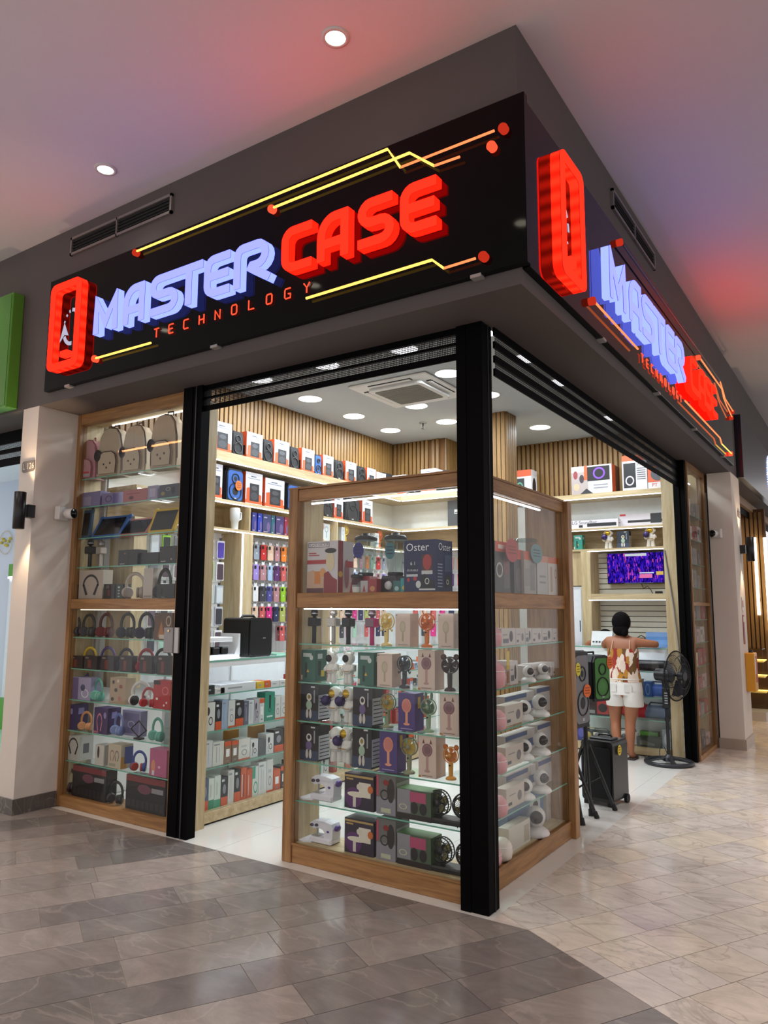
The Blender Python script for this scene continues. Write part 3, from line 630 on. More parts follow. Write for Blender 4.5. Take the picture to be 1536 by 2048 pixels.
# ================================================================== product builders (all stand at z = 0 and face -y)
def carton(w, d, h, c, decs=(), rough=.45, cols=None):
    """printed carton; decs: (face, u0, u1, v0, v1, colour, shape) with u, v in 0..1 of that face"""
    m = MB(); m.box(-w/2, w/2, 0, d, 0, h, mat(c, rough, 0, .03, 8.))
    return prints(m, w, d, h, decs)
def prints(m, w, d, h, decs):
    for k, q in enumerate(decs):
        f, u0, u1, v0, v1, c = q[:6]; sh = q[6] if len(q) > 6 else 'r'; e = .0007+.00012*k
        def P(u, v):
            if f == 'f': return (-w/2+u*w, -e, v*h)
            if f == 'r': return (w/2+e, u*d, v*h)
            if f == 'l': return (-w/2-e, d-u*d, v*h)
            return (-w/2+u*w, v*d, h+e)
        mm = mat(c, .45, 0, .08, 30.)
        if sh == 'r': m.quad([P(u0, v0), P(u1, v0), P(u1, v1), P(u0, v1)], mm)
        elif sh == 'o':
            m.quad([P((u0+u1)/2+(u1-u0)/2*math.cos(a*PI/8), (v0+v1)/2+(v1-v0)/2*math.sin(a*PI/8)) for a in range(16)], mm)
        elif sh == 't': m.quad([P(u0, v0), P(u1, v0), P((u0+u1)/2, v1)], mm)
        elif sh == 'w': m.quad([P(u0, v0), P(u1, v0), P(u1, v1*.6), P(u0+(u1-u0)*.66, v1*.72), P(u0+(u1-u0)*.33, v1), P(u0, v1*.9)], mm)
        elif sh == 'a':  # ring
            n = 14; O = [P((u0+u1)/2+(u1-u0)/2*math.cos(2*PI*a/n), (v0+v1)/2+(v1-v0)/2*math.sin(2*PI*a/n)) for a in range(n)]
            Q = [P((u0+u1)/2+(u1-u0)*.36*math.cos(2*PI*a/n), (v0+v1)/2+(v1-v0)*.36*math.sin(2*PI*a/n)) for a in range(n)]
            m.add(O+Q, [(i, (i+1) % n, n+(i+1) % n, n+i) for i in range(n)], mm)
        elif sh == 'h':  # picture of headphones: band and two pads
            n = 9; O = []; Q = []
            for i in range(n+1):
                a = PI*i/n; uc, vc = (u0+u1)/2, v0+(v1-v0)*.45
                O.append(P(uc+(u1-u0)/2*math.cos(a), vc+(v1-v0)*.55*math.sin(a))); Q.append(P(uc+(u1-u0)*.41*math.cos(a), vc+(v1-v0)*.44*math.sin(a)))
            m.add(O+Q, [(i, i+1, n+2+i, n+1+i) for i in range(n)], mm)
            for s0 in (0, 1):
                ua = u0 if s0 == 0 else u1; sg = 1 if s0 == 0 else -1; du = (u1-u0)
                m.quad([P(ua, v0+(v1-v0)*.5), P(ua+sg*du*.12, v0+(v1-v0)*.52), P(ua+sg*du*.34, v0+(v1-v0)*.04), P(ua+sg*du*.2, v0)], mm)
        elif isinstance(sh, tuple):  # lettering
            text(m, sh[0], sh[1], mm, P(u0, v0), *((((1, 0, 0), (0, 0, 1))) if f == 'f' else ((0, 1, 0), (0, 0, 1)) if f == 'r' else ((0, -1, 0), (0, 0, 1))))
    return m
def put_carton(name, label, loc, rz, size, c, decs=(), group=None, cat='box'):
    o = carton(*size, c, decs).obj(name, None, loc, rz); return tag(o, label, cat, group)
def b_headphones(c1, c2, s=1., tilt=.0, name='headphones', ears=None):
    def f():
        t = thing(name, '', 'headphones'); m = MB(); M1 = mat(c1, .4); M2 = mat(c2, .5)
        pts = [(.075*math.cos(a), 0, .10+.085*math.sin(a)) for a in [PI*i/12 for i in range(13)]]
        MB().tube([(.07, 0, .06)]+pts+[(-.07, 0, .06)], .0085, M1, 8, flat=1.6).obj('headband', t)
        for sx in (-1, 1):
            k = MB(); k.M = Matrix.Translation((sx*.062, -.005, .045)) @ Matrix.Rotation(sx*.45, 4, 'Z'); k.lathe([(.0, -.016), (.036, -.016), (.042, -.008), (.042, .010), (.036, .016), (0, .017)], M1, (0, 0, 0), 16, 'x'); q = k.obj('ear_cup', t)
            k = MB(); k.M = Matrix.Translation((sx*.042, -.018, .045)) @ Matrix.Rotation(sx*.45, 4, 'Z'); k.lathe([(.022, -.012), (.038, -.010), (.040, .002), (.034, .008)], M2, (0, 0, 0), 16, 'x'); k.obj('ear_pad', q)
            MB().tube([(sx*.074, 0, .10), (sx*.07, 0, .055)], .006, M2, 6).obj('slider', t)
            if ears: MB().prism([(sx*.035-.022, .172), (sx*.035+.022, .172), (sx*.045, .215)], -.008, .008, mat(ears, .5)).obj('cat_ear', t)
        return t
    return f
def b_mic(c, c2):
    def f():
        t = thing('karaoke_microphone', '', 'microphone'); M1 = mat(c, .35, .3)
        MB().lathe([(.016, 0), (.0175, .004), (.0165, .06), (.0175, .14)], M1, n=14).obj('handle', t)
        MB().box(-.042, .042, -.034, .034, .128, .195, M1, .006).obj('speaker_body', t)
        MB().box(-.034, .034, -.037, -.034, .134, .189, mat(c2, .5)).obj('speaker_grille', t)
        MB().lathe([(.014, .195), (.014, .205), (.026, .21), (.03, .225), (.026, .25), (.012, .262), (0, .263)], mat(c2, .35, .6), n=14).obj('mesh_head', t)
        MB().lathe([(.03, .222), (.0315, .226), (.03, .230)], STEEL, n=14, cap=False).obj('head_ring', t)
        return t
    return f
def b_fan(c, cb, ears=None, ec=None):
    def f():
        t = thing('handheld_fan', '', 'fan'); M1 = mat(c, .4); MBd = mat(cb, .4)
        MB().lathe([(.036, 0), (.038, .006), (.03, .016), (.014, .024)], M1, n=18).obj('base', t)
        MB().tube([(0, 0, .02), (0, 0, .05), (0, 0, .11)], [.0145, .0155, .017], M1, 12).box(-.006, .006, -.019, -.014, .09, .1, DARK).obj('handle', t)
        k = MB(); zc = .162
        k.tube([(.052*math.cos(a), -.012, zc+.052*math.sin(a)) for a in [2*PI*i/24 for i in range(24)]], .0035, M1, 5, closed=True)
        k.tube([(.052*math.cos(a), .014, zc+.052*math.sin(a)) for a in [2*PI*i/24 for i in range(24)]], .0045, M1, 5, closed=True)
        for i in range(30):
            a = 2*PI*i/30; k.tube([(.014*math.cos(a), -.022, zc+.014*math.sin(a)), (.04*math.cos(a+.2), -.02, zc+.04*math.sin(a+.2)), (.052*math.cos(a+.3), -.012, zc+.052*math.sin(a+.3))], .0011, M1, 3, False)
        k.lathe([(.015, .019), (.012, .024), (0, .025)], M1, (0, 0, zc), 12, 'y'); k.obj('cage', t)
        for i in range(5):
            a = 2*PI*i/5; b = MB(); b.add([(.012*math.cos(a), -.006, zc+.012*math.sin(a)), (.046*math.cos(a-.35), -.008, zc+.046*math.sin(a-.35)), (.049*math.cos(a+.3), .0, zc+.049*math.sin(a+.3)), (.046*math.cos(a+.75), .006, zc+.046*math.sin(a+.75)), (.012*math.cos(a+.9), .004, zc+.012*math.sin(a+.9))], [(0, 1, 2, 3, 4)], MBd, True); b.obj('blade', t)
        MB().lathe([(.02, -.013), (.02, .012), (.01, .014)], MBd, (0, 0, zc), 12, 'y').obj('motor_hub', t)
        for sx in (-1, 1):
            if ears == 'antler': MB().tube([(sx*.026, 0, zc+.048), (sx*.034, 0, zc+.07), (sx*.052, 0, zc+.085)], .004, mat(ec, .5), 5).tube([(sx*.034, 0, zc+.068), (sx*.03, 0, zc+.086)], .0035, mat(ec, .5), 5).tube([(sx*.042, 0, zc+.077), (sx*.054, 0, zc+.073)], .003, mat(ec, .5), 5).obj('antler', t)
            elif ears == 'round': MB().ball((sx*.042, .004, zc+.052), (.02, .01, .02), mat(ec, .5), 10, 6).obj('ear', t)
            elif ears == 'bunny': MB().ball((sx*.022, .004, zc+.072), (.011, .008, .028), mat(ec, .5), 10, 6).obj('ear', t)
            elif ears == 'low': MB().tube([(sx*.03, 0, zc-.05), (sx*.045, -.004, zc-.066), (sx*.05, -.004, zc-.052)], .005, mat(ec, .5), 6).obj('side_clip', t)
        return t
    return f
def b_astronaut(visor, planet=None, bear=False, back=False):
    def f():
        t = thing('astronaut_projector', '', 'lamp'); Wm = mat('e6e4df', .35)
        for sx in (-1, 1):
            MB().tube([(sx*.022, 0, .0), (sx*.023, 0, .012), (sx*.02, 0, .05), (sx*.018, 0, .075)], [.02, .023, .018, .02], Wm, 12).obj('leg', t)
            MB().tube([(sx*.036, 0, .125), (sx*.052, -.012, .1), (sx*.04, -.034, .09)], [.014, .015, .013], Wm, 8).obj('arm', t)
        MB().lathe([(.0, .06), (.034, .066), (.041, .09), (.036, .122), (.02, .138)], Wm, n=16).obj('body', t)
        MB().box(-.028, .028, .028, .05, .08, .13, mat('d0cdc6', .4), .006).obj('backpack', t)
        h = MB().ball((0, 0, .172), (.047, .043, .044), Wm, 16, 10).obj('helmet', t)
        MB().ball((0, -.018, .172), (.036, .032, .031), mat(visor, .12, .7), 16, 10).obj('visor', h)
        for sx in (-1, 1):
            if bear: MB().ball((sx*.04, .0, .212), .015, Wm, 10, 7).obj('ear', t)
            else: MB().lathe([(.014, -.006), (.014, .006)], mat('cfccc6', .4), (sx*.046, .0, .172), 12, 'x').obj('ear_disc', t)
        if planet: MB().ball((-.03, -.052, .128), .033, mat(planet, .25, .2, .5, 14.), 14, 9).obj('planet_ball', t)
        MB().tube([(.04*math.cos(a), .04*math.sin(a), .085) for a in [2*PI*i/16 for i in range(16)]], .003, mat('b98a3a', .4), 4, closed=True).obj('belt', t)
        return t
    return f
def b_backpack(c, trim, dark=True):
    def f():
        t = thing('backpack', '', 'backpack'); M1 = mat(c, .85, 0, .05, 40.); T = mat(trim, .8)
        O = [(-.125, 0), (-.13, .06), (-.122, .2), (-.10, .29), (-.06, .335), (0, .345), (.06, .335), (.10, .29), (.122, .2), (.13, .06), (.125, 0)]
        m = MB(); m.prism(O, .02, .12, M1); m.prism([(x*.94, .012+z*.95) for x, z in O], .004, .02, M1); m.obj('body', t)
        Pk = [(-.09, .02), (-.095, .1), (-.08, .15), (-.04, .172), (.04, .172), (.08, .15), (.095, .1), (.09, .02)]
        MB().prism(Pk, -.022, .006, M1).obj('front_pocket', t)
        MB().tube([(x, -.022, z) for x, z in Pk], .004, T, 5).obj('pocket_zip', t)
        MB().tube([(x*1.0, .02, z) for x, z in O[1:-1]], .004, T, 5).obj('zip_trim', t)
        MB().tube([(-.03, .09, .34), (-.025, .09, .372), (.025, .09, .372), (.03, .09, .34)], .006, T, 6).obj('carry_loop', t)
        for sx in (-1, 1): MB().tube([(sx*.06, .12, .32), (sx*.10, .16, .24), (sx*.10, .15, .1), (sx*.115, .11, .03)], .011, M1, 6, flat=.4).obj('shoulder_strap', t)
        if dark: MB().ball((-.10, -.02, .15), (.035, .02, .042), mat('2a2022', .7), 12, 8).obj('plush_charm', t)
        if dark:
            for x, z in ((-.03, .085), (.035, .09), (0, .06)): MB().lathe([(.008, 0), (.008, .002)], T, (x, -.022, z), 8, 'y').obj('badge', t)
        else: MB().box(-.075, .075, -.024, -.02, .05, .066, mat('c04a55', .6)).box(-.08, .08, -.023, -.02, .03, .048, mat('a0a09a', .7)).obj('pocket_band', t)
        return t
    return f
def b_tablet(c, ang=.55, dog=False):
    def f():
        t = thing('kids_tablet', '', 'tablet'); M1 = mat(c, .6); R = Matrix.Rotation(-ang, 4, 'X')
        m = MB(); m.M = R; m.prism(rrect(-.12, .12, 0, .17, .02), 0, .022, M1); m.obj('bumper', t)
        m = MB(); m.M = R; m.box(-.10, .10, -.002, 0, .018, .152, mat('1b1c20', .12)); m.obj('screen', t)
        MB().box(-.04, .04, .05, .10, 0, .012, M1).obj('stand_foot', t)
        for sx in (-1, 1):
            m = MB(); m.M = R; m.ball((sx*.115, .01, .165), (.02, .012, .018), M1, 8, 6); m.obj('corner_pad', t)
        return t
    return f
def b_sewing():
    t = thing('sewing_machine', '', 'sewing machine'); Wm = mat('e4e2ea', .3); P = mat('5b3a8a', .4)
    MB().prism([(-.20, .0), (-.20, .01)]+[(-.06, .012), (-.06, 0)], -.07, .07, Wm).lathe([(.085, .0), (.085, .012)], Wm, (-.13, 0, 0), 20).obj('extension_table', t)
    MB().box(-.09, .10, -.06, .06, 0, .055, Wm, .012).obj('bed', t); MB().box(-.085, -.02, -.035, .035, .055, .058, STEEL).obj('needle_plate', t)
    m = MB(); m.prism([(.03, .05), (.10, .05), (.105, .15), (.09, .19), (.03, .205), (-.06, .2), (-.085, .18), (-.085, .14), (-.06, .128), (-.02, .14), (.02, .13), (.035, .1)], -.045, .045, Wm); m.obj('arm', t)
    MB().cyl((-.06, 0, .135), (-.06, 0, .06), .0035, STEEL, n=6).cyl((-.045, -.01, .135), (-.045, -.01, .075), .003, STEEL, n=6).obj('needle_bar', t)
    MB().lathe([(.028, 0), (.028, .015), (.018, .02)], P, (.105, 0, .15), 18, 'x').obj('hand_wheel', t)
    for x, z in ((-.07, .16), (-.03, .165)): MB().lathe([(.014, .0), (.012, .01), (0, .011)], mat('4a4558', .3, .5), (x, -.045, z), 12, 'y').obj('dial', t)
    MB().ball((.065, -.046, .12), (.012, .004, .01), P, 10, 6).obj('badge', t)
    MB().cyl((-.05, 0, .2), (-.05, 0, .235), .003, STEEL, n=6).obj('thread_pin', t)
    return t
def b_clipfan():
    t = thing('twin_car_fan', '', 'fan'); Bk = mat('121214', .4); Y = mat('a59a4a', .5)
    MB().box(-.14, .14, -.05, .06, 0, .03, Bk, .008).obj('base', t)
    for sx in (-1, 1):
        x = sx*.078; MB().cyl((x, .01, .03), (x, .01, .07), .012, Bk).obj('neck', t)
        k = MB(); k.M = Matrix.Translation((x, 0, .105)) @ Matrix.Rotation(sx*.15, 4, 'Z')
        for yy, rr in ((-.028, .055), (-.01, .068), (.02, .066)): k.tube([(rr*math.cos(a), yy, rr*math.sin(a)) for a in [2*PI*i/24 for i in range(24)]], .004, Bk, 5, closed=True)
        for i in range(28):
            a = 2*PI*i/28; k.tube([(.02*math.cos(a), -.034, .02*math.sin(a)), (.055*math.cos(a), -.028, .055*math.sin(a)), (.068*math.cos(a), -.01, .068*math.sin(a)), (.066*math.cos(a), .02, .066*math.sin(a))], .0018, Bk, 3, False)
        k.lathe([(.022, .03), (.02, .037), (0, .038)], Bk, (0, 0, 0), 14, 'y'); k.lathe([(.03, -.04), (.026, -.02)], Bk, (0, 0, 0), 12, 'y'); c = k.obj('cage', t)
        for i in range(4):
            a = 2*PI*i/4+.4; b = MB(); b.M = Matrix.Translation((x, 0, .105)) @ Matrix.Rotation(sx*.15, 4, 'Z')
            b.add([(.015*math.cos(a), -.01, .015*math.sin(a)), (.058*math.cos(a-.3), -.012, .058*math.sin(a-.3)), (.06*math.cos(a+.5), .004, .06*math.sin(a+.5)), (.015*math.cos(a+.8), .004, .015*math.sin(a+.8))], [(0, 1, 2, 3)], Y, True); b.obj('blade', t)
    MB().tube([(.05, -.05, .02), (.06, -.056, -.0), (.06, -.056, .004)], .003, Bk, 5).obj('cord', t)
    return t
def b_blender(cb, lid, panel):
    def f():
        t = thing('kitchen_blender', '', 'blender'); B = mat(cb, .3)
        MB().prism([(-.085, 0), (.085, 0), (.075, .07), (.055, .115), (-.055, .115), (-.075, .07)], -.075, .075, B).obj('motor_base', t)
        k = MB().lathe([(.03, .0), (.026, .012), (0, .013)], mat(panel, .3), (0, -.075, .05), 16, 'y'); k.obj('control_dial', t)
        MB().lathe([(.05, .115), (.055, .13), (.052, .14)], DARK, n=18).obj('collar', t)
        MB().lathe([(.048, .14), (.058, .19), (.07, .29), (.075, .36)], plastic_clear('e4eceb'), n=18, cap=False).obj('glass_jar', t)
        for i in range(6): MB().tube([(.05*math.cos(i*1.047), .05*math.sin(i*1.047), .145), (.072*math.cos(i*1.047), .072*math.sin(i*1.047), .35)], .0022, mat('eef2f2', .1), 4).obj('jar_rib', t)
        MB().tube([(.07, 0, .34), (.115, 0, .335), (.118, 0, .24), (.066, 0, .2)], .008, plastic_clear('dfe8e7'), 6).obj('jar_handle', t)
        MB().lathe([(.078, .36), (.08, .372), (.07, .39), (.03, .395), (.028, .41), (0, .412)], mat(lid, .4), n=20).obj('lid', t)
        return t
    return f
def b_camera(c='e9e7e4'):
    def f():
        t = thing('wifi_camera', '', 'camera'); Wm = mat(c, .35)
        MB().lathe([(.05, 0), (.056, .008), (.05, .02), (.03, .034), (.0, .036)], Wm, n=18).obj('base', t)
        MB().ball((0, 0, .072), (.04, .038, .042), Wm, 14, 9).obj('head', t)
        MB().lathe([(.026, .03), (.022, .04), (0, .041)], mat('28262a', .15), (0, 0, .075), 14, 'y').obj('lens_face', t)
        return t
    return f
def b_diffuser(c, ears):
    def f():
        t = thing('humidifier', '', 'humidifier'); M1 = mat(c, .4)
        MB().lathe([(.035, 0), (.052, .012), (.058, .045), (.05, .085), (.028, .108), (0, .112)], M1, n=18).obj('body', t)
        MB().tube([(.0535*math.cos(a), .0535*math.sin(a), .07) for a in [2*PI*i/20 for i in range(20)]], .0018, mat('f3efec', .4), 4, closed=True).obj('seam', t)
        if ears:
            for sx in (-1, 1): MB().ball((sx*.028, 0, .118), (.014, .01, .026), M1, 10, 7).obj('ear', t)
        return t
    return f
def b_speaker(w, d, h, c, front, grille=True, handle=False):
    """moulded portable loudspeaker"""
    def f():
        t = thing('portable_speaker', '', 'speaker'); M1 = mat(c, .55)
        m = MB(); O = [(-w*.42, 0), (w*.42, 0), (w/2, h*.06), (w*.5, h*.86), (w*.38, h), (-w*.38, h), (-w*.5, h*.86), (-w/2, h*.06)]
        m.prism(O, .02, d, M1); m.prism([(x*.94, .01*h+z*.98) for x, z in O], 0, .02, M1); m.obj('cabinet', t)
        m = MB().prism(rrect(-w*.42, w*.42, h*.06, h*.94, w*.16), -.006, 0.0, mat(front, .6)); g = m.obj('front_grille', t)
        for zc, r in ((.32, .34), (.70, .2)):
            MB().tube([(w*r*math.cos(a), -.008, h*zc+w*r*math.sin(a)) for a in [2*PI*i/20 for i in range(20)]], .006, mat('0c0c0d', .5), 5, closed=True).obj('cone_ring', g)
            MB().lathe([(w*r*.9, .004), (w*r*.4, .0065), (0, .007)], mat('1d1d20', .6) if grille else mat(front, .5), (0, 0, h*zc), 18, 'y').obj('cone', g)
        MB().box(-w*.06, w*.06, -.009, -.005, h*.09, h*.13, mat('c9c9cb', .3, .5)).obj('badge', t)
        MB().tube([(-w*.2, d*.5, h-.004), (-w*.2, d*.5, h+.02), (w*.2, d*.5, h+.02), (w*.2, d*.5, h-.004)], .009, M1, 6).obj('handle', t)
        return t
    return f
def disc_tag(c, label, p, rz=0., ry=.06, rx=.045, group=None):
    m = MB(); m.prism(arc(0, 0, rx, 0, 345, 20, ry), -.002, .0, mat(c, .6)); 
    for i in range(3): m.box(-rx*.6, rx*.6, -.0026, -.002, .02-.02*i, .026-.02*i, mat('2b2b45' if c < 'a' else '8a3a10', .6))
    o = m.obj('price_tag', None, p, rz); return tag(o, label, 'price tag', group)
SPKBOX = lambda w, d, h: [('f', .0, 1, 0, .16, 'd9592c'), ('f', .05, .95, .02, .55, 'd9592c', 'w'), ('f', .24, .80, .12, .66, '26272b'), ('f', .30, .74, .16, .40, '3d3f45', 'o'), ('f', .34, .70, .45, .60, '4a4c52', 'o'), ('f', .12, .85, .80, .825, '8d93a5'), ('f', .3, .62, .86, .89, '50566a'), ('f', 0, 1, .0, .05, 'e8e5e2'), ('l', 0, 1, 0, 1, 'cf4e25'), ('l', .45, .9, .15, .5, '1f1f22')]
# ================================================================== goods in the corner case, front wing
def crop(ox, oy, s): return lambda x, y: (ox+x/s, oy+y/s)
NAT = {'fan': .216, 'mic': .263, 'ast': .217, 'hp': .192, 'sew': .235, 'clip': .175, 'bag': .372, 'tab': .15, 'cam': .115, 'dif': .115, 'blend': .412}
def fitA(cr, x0, x1, yt, z, y):
    a = on(*cr(x0, yt), 'y', y); b = on(*cr(x1, yt), 'y', y); return (a.x+b.x)/2, b.x-a.x, (a.z+b.z)/2-z
FANBOX = [('f', .3, .72, .42, .78, 'b7a890', 'a'), ('f', .36, .66, .47, .73, 'c2b39a', 'o'), ('f', .46, .56, .16, .45, 'a8a07e'), ('f', .2, .85, .05, .07, '9a857a'), ('f', .04, .14, .94, .96, '4a4038'), ('r', .2, .7, .3, .8, 'c9b5a8')]
FANBOX2 = [('f', .2, .8, .5, .82, '7d5a5e', 'o'), ('f', .26, .74, .53, .79, '93686c', 'a'), ('f', .43, .57, .18, .52, 'b58f86'), ('f', .34, .66, .13, .2, 'b58f86', 'o'), ('f', .22, .36, .82, .93, '7a3a30', 't'), ('f', .64, .78, .82, .93, '7a3a30', 't'), ('f', .2, .8, .04, .06, '9a7a6c'), ('f', .0, .14, .0, .05, 'c07a3a')]
PURPBOX = [('f', .22, .78, .48, .86, 'd98a6a', 'a'), ('f', .28, .72, .52, .82, 'c97a72', 'o'), ('f', .44, .58, .2, .5, 'e09a7a'), ('f', .32, .7, .15, .22, 'e09a7a', 'o'), ('f', .15, .85, .05, .07, 'a89ac0'), ('r', .3, .6, .6, .9, 'caa83a')]
TEALBOX = [('f', .16, .75, .78, .9, 'b9c4bf'), ('f', .62, .86, .68, .84, 'c7cfca', 'o'), ('f', .3, .46, .12, .6, '16322c'), ('f', .42, .6, .3, .4, 'd9b13a', 't'), ('f', .0, .14, .05, .2, 'd9c7b8'), ('r', .25, .5, .2, .65, '143028'), ('r', .5, .8, .15, .35, 'c9b83a'), ('r', .2, .6, .72, .88, 'b9c4bf')]
def darkbox(body): return [('f', .34, .66, .30, .56, body, 'o'), ('f', .36, .64, .54, .76, 'd5d2cb', 'o'), ('f', .42, .58, .6, .72, '8a7a2a' if body[0] == '9' else '201d22', 'o'), ('f', .34, .48, .06, .32, 'c9c2b8', 'o'), ('f', .52, .66, .06, .32, 'c9c2b8', 'o'), ('f', .6, .82, .92, .96, 'd5d5d5'), ('f', .76, .82, .5, .86, '9aa0a8'), ('f', .0, 1, .0, .28, '33415a'), ('f', .34, .48, .06, .3, 'c9c2b8', 'o'), ('f', .52, .66, .06, .3, 'c9c2b8', 'o'), ('r', .0, 1, .05, .72, 'b9bcc2')]+[('r', .1, .9, .12+.1*i, .145+.1*i, '3a3a44') for i in range(6)]
k1 = crop(570, 1180, 4.042); k2 = crop(570, 1450, 4.042); k0 = crop(590, 980, 4.518)
def A_box(cr, x0, x1, yt, z, c, decs, label, d=.10, y=.125, name='product_carton', group=None):
    x, w, h = fitA(cr, x0, x1, yt, z, y); return put_carton(name, label, (x, y, z), 0, (w, d, h), c, decs, group)
def A_it(kind, key, build, cr, x0, x1, yt, z, label, rz=0., y=.17, group=None):
    x, w, h = fitA(cr, x0, x1, yt, z, y); s = h/NAT[kind]; o = place(key, build, (x, y, z), rz, label, group, (s, s, s)); return o
# row 1
for key, c, c2, x0, x1, lb in (('mk', '141416', '1d1d20', 195, 285, 'black karaoke microphone with square speaker at the end of its row'), ('ms', 'a7a39c', 'c9c5be', 350, 440, 'silver karaoke microphone between two black ones in the corner case'), ('mk', '141416', '1d1d20', 470, 560, 'black karaoke microphone between the silver and the magenta one'), ('mm', 'b3196a', '7d6470', 665, 745, 'magenta karaoke microphone beside the yellow handheld fan')):
    A_it('mic', key, b_mic(c, c2), k1, x0, x1, 150, 1.33, lb)
Y1, O1 = ('e8cf86', 'e0b850'), ('d9752c', 'd06a28')
A_it('fan', 'fy', b_fan('e6cd84', 'e5c25a', 'low', 'dcc178'), k1, 770, 875, 188, 1.33, 'cream yellow handheld fan between the magenta microphone and a fan carton')
BEI = 'd6bfb0'
A_box(k1, 893, 1010, 190, 1.33, BEI, FANBOX, 'pink-beige fan carton between the yellow fan and the orange antler fan')
A_it('fan', 'fo', b_fan('d8782f', 'e0702a', 'antler', 'c0562e'), k1, 1090, 1205, 190, 1.33, 'orange handheld fan with little red antlers on the top glass shelf')
A_box(k1, 1237, 1360, 190, 1.33, BEI, FANBOX, 'pink-beige fan carton right of the orange antler fan')
# row 2
A_box(k1, 130, 245, 485, 1.09, '2f5f53', TEALBOX, 'dark teal projector carton left of the white astronaut bears', .12)
for x0, x1, lb in ((325, 440, 'white astronaut bear lamp beside the left teal carton'), (455, 580, 'white astronaut bear lamp beside the right teal carton')):
    A_it('ast', 'ab', b_astronaut('26241f', None, True), k1, x0, x1, 500, 1.09, lb, -.25)
A_box(k1, 590, 718, 505, 1.09, '2f5f53', TEALBOX, 'dark teal projector carton right of the white astronaut bears', .12)
A_box(k1, 745, 865, 515, 1.09, BEI, FANBOX, 'pink-beige fan carton beside the charcoal handheld fan')
A_it('fan', 'fg', b_fan('3b3d44', '55585f', 'low', '303238'), k1, 915, 1020, 530, 1.09, 'charcoal grey handheld fan on the second glass shelf')
A_box(k1, 1075, 1210, 485, 1.09, BEI, FANBOX2, 'fan carton printed with a brown antler fan, above the green bunny fan', .11)
A_it('fan', 'fb', b_fan('3a2c28', '4a342c', 'round', '5a3a30'), k1, 1280, 1385, 540, 1.09, 'dark brown handheld fan with round ears', .3)
# row 3
A_box(k1, 125, 270, 765, .85, '1d1b20', darkbox('9fb8a0'), 'black carton with a green alien astronaut above a purple-planet carton', .12)
for x0, x1, lb in ((345, 475, 'white astronaut lamp with gold visor and purple planet beside the green alien carton'), (462, 590, 'white astronaut lamp with gold visor tucked behind a dark carton')):
    A_it('ast', 'ap', b_astronaut('caa32c', '33265a'), k1, x0, x1, 775, .85, lb, -.3, .19)
A_box(k1, 550, 705, 785, .85, '241d22', darkbox('6a5a86'), 'dark carton with a purple planet astronaut beside the yellow fan', .12)
A_it('fan', 'fy2', b_fan('8d8f72', 'e0b62c', 'none'), k1, 775, 890, 838, .85, 'yellow-faced olive handheld fan on the third glass shelf')
A_box(k1, 915, 1050, 835, .85, '4b3a78', PURPBOX, 'purple carton with an orange fan beside the green bunny fan')
A_it('fan', 'fgr', b_fan('8fa98c', '3c5a45', 'bunny', '6f8a70'), k1, 1095, 1225, 880, .85, 'sage green handheld fan with bunny ears')
A_box(k1, 1250, 1400, 840, .85, BEI, FANBOX2, 'fan carton printed with a brown antler fan, right of the bunny fan', .11)
# row 4
A_box(k2, 120, 272, 0, .605, '1d1a20', darkbox('6a5a86'), 'dark carton with a purple planet astronaut above the sewing machines', .12)
A_it('ast', 'aw', b_astronaut('d8d5cf'), k2, 365, 480, 10, .605, 'plain white astronaut lamp seen from the back', PI+.2, .2)
A_it('ast', 'ap', b_astronaut('caa32c', '33265a'), k2, 455, 560, 5, .605, 'white astronaut lamp with red and purple planet behind the green alien carton', -.4, .21)
A_box(k2, 545, 700, 20, .605, '17171c', darkbox('9fb8a0'), 'black carton with a green alien astronaut beside a purple fan carton', .12)
A_box(k2, 765, 905, 50, .605, '4b3a78', PURPBOX, 'purple carton with an orange fan left of the yellow fan')
A_it('fan', 'fy2', None, k2, 945, 1065, 105, .605, 'yellow-faced olive handheld fan on the fourth glass shelf')
A_box(k2, 1080, 1220, 90, .605, BEI, FANBOX2, 'fan carton printed with a brown antler fan, beside the orange bear fan', .11)
A_it('fan', 'fob', b_fan('dd9a3c', 'd8702a', 'round', 'd0722c'), k2, 1280, 1400, 178, .605, 'orange and amber handheld fan with round bear ears')
# rows 5 and 6
SEWBOX = [('f', .02, .98, .90, .96, 'b99a5c'), ('f', .06, .3, .82, .87, 'b99a5c'), ('f', .02, .6, .02, .62, '5a2f66', 'o'), ('f', .1, .75, .34, .5, 'e2d9c6', 'o'), ('f', .5, .9, .36, .78, 'ded5c4'), ('f', .42, .6, .56, .74, 'd8cfbf', 'o'), ('f', .3, .4, .06, .36, 'd8cfbf'), ('f', .8, .98, .5, .72, 'c96a2a', 'o')]
PHBOX = [('f', 0, 1, .0, .42, '8a8790'), ('f', .55, .95, .3, .9, '2c2423', 'o'), ('f', .2, .65, .35, .62, '221c1c', 'a'), ('f', .0, .12, .45, .95, 'b34a5e'), ('f', .35, .65, .72, .86, '8a1f1f', 'o'), ('f', .25, .75, .05, .16, 'b9bca0'), ('r', .05, .95, .04, .8, '9fa69a')]
GRBOX = [('f', 0, .4, .2, 1, '8d8a90'), ('f', .38, .85, .6, .95, 'b0486a'), ('f', .4, .62, .2, .62, '1d1718', 'o'), ('f', .66, .88, .2, .6, '1d1718', 'o'), ('f', 0, 1, 0, .18, '241a18'), ('f', .05, .3, .3, .5, 'b9bc9a', 'a'), ('t', 0, 1, 0, 1, '4f7a3c'), ('r', 0, 1, 0, 1, '3c5c30')]
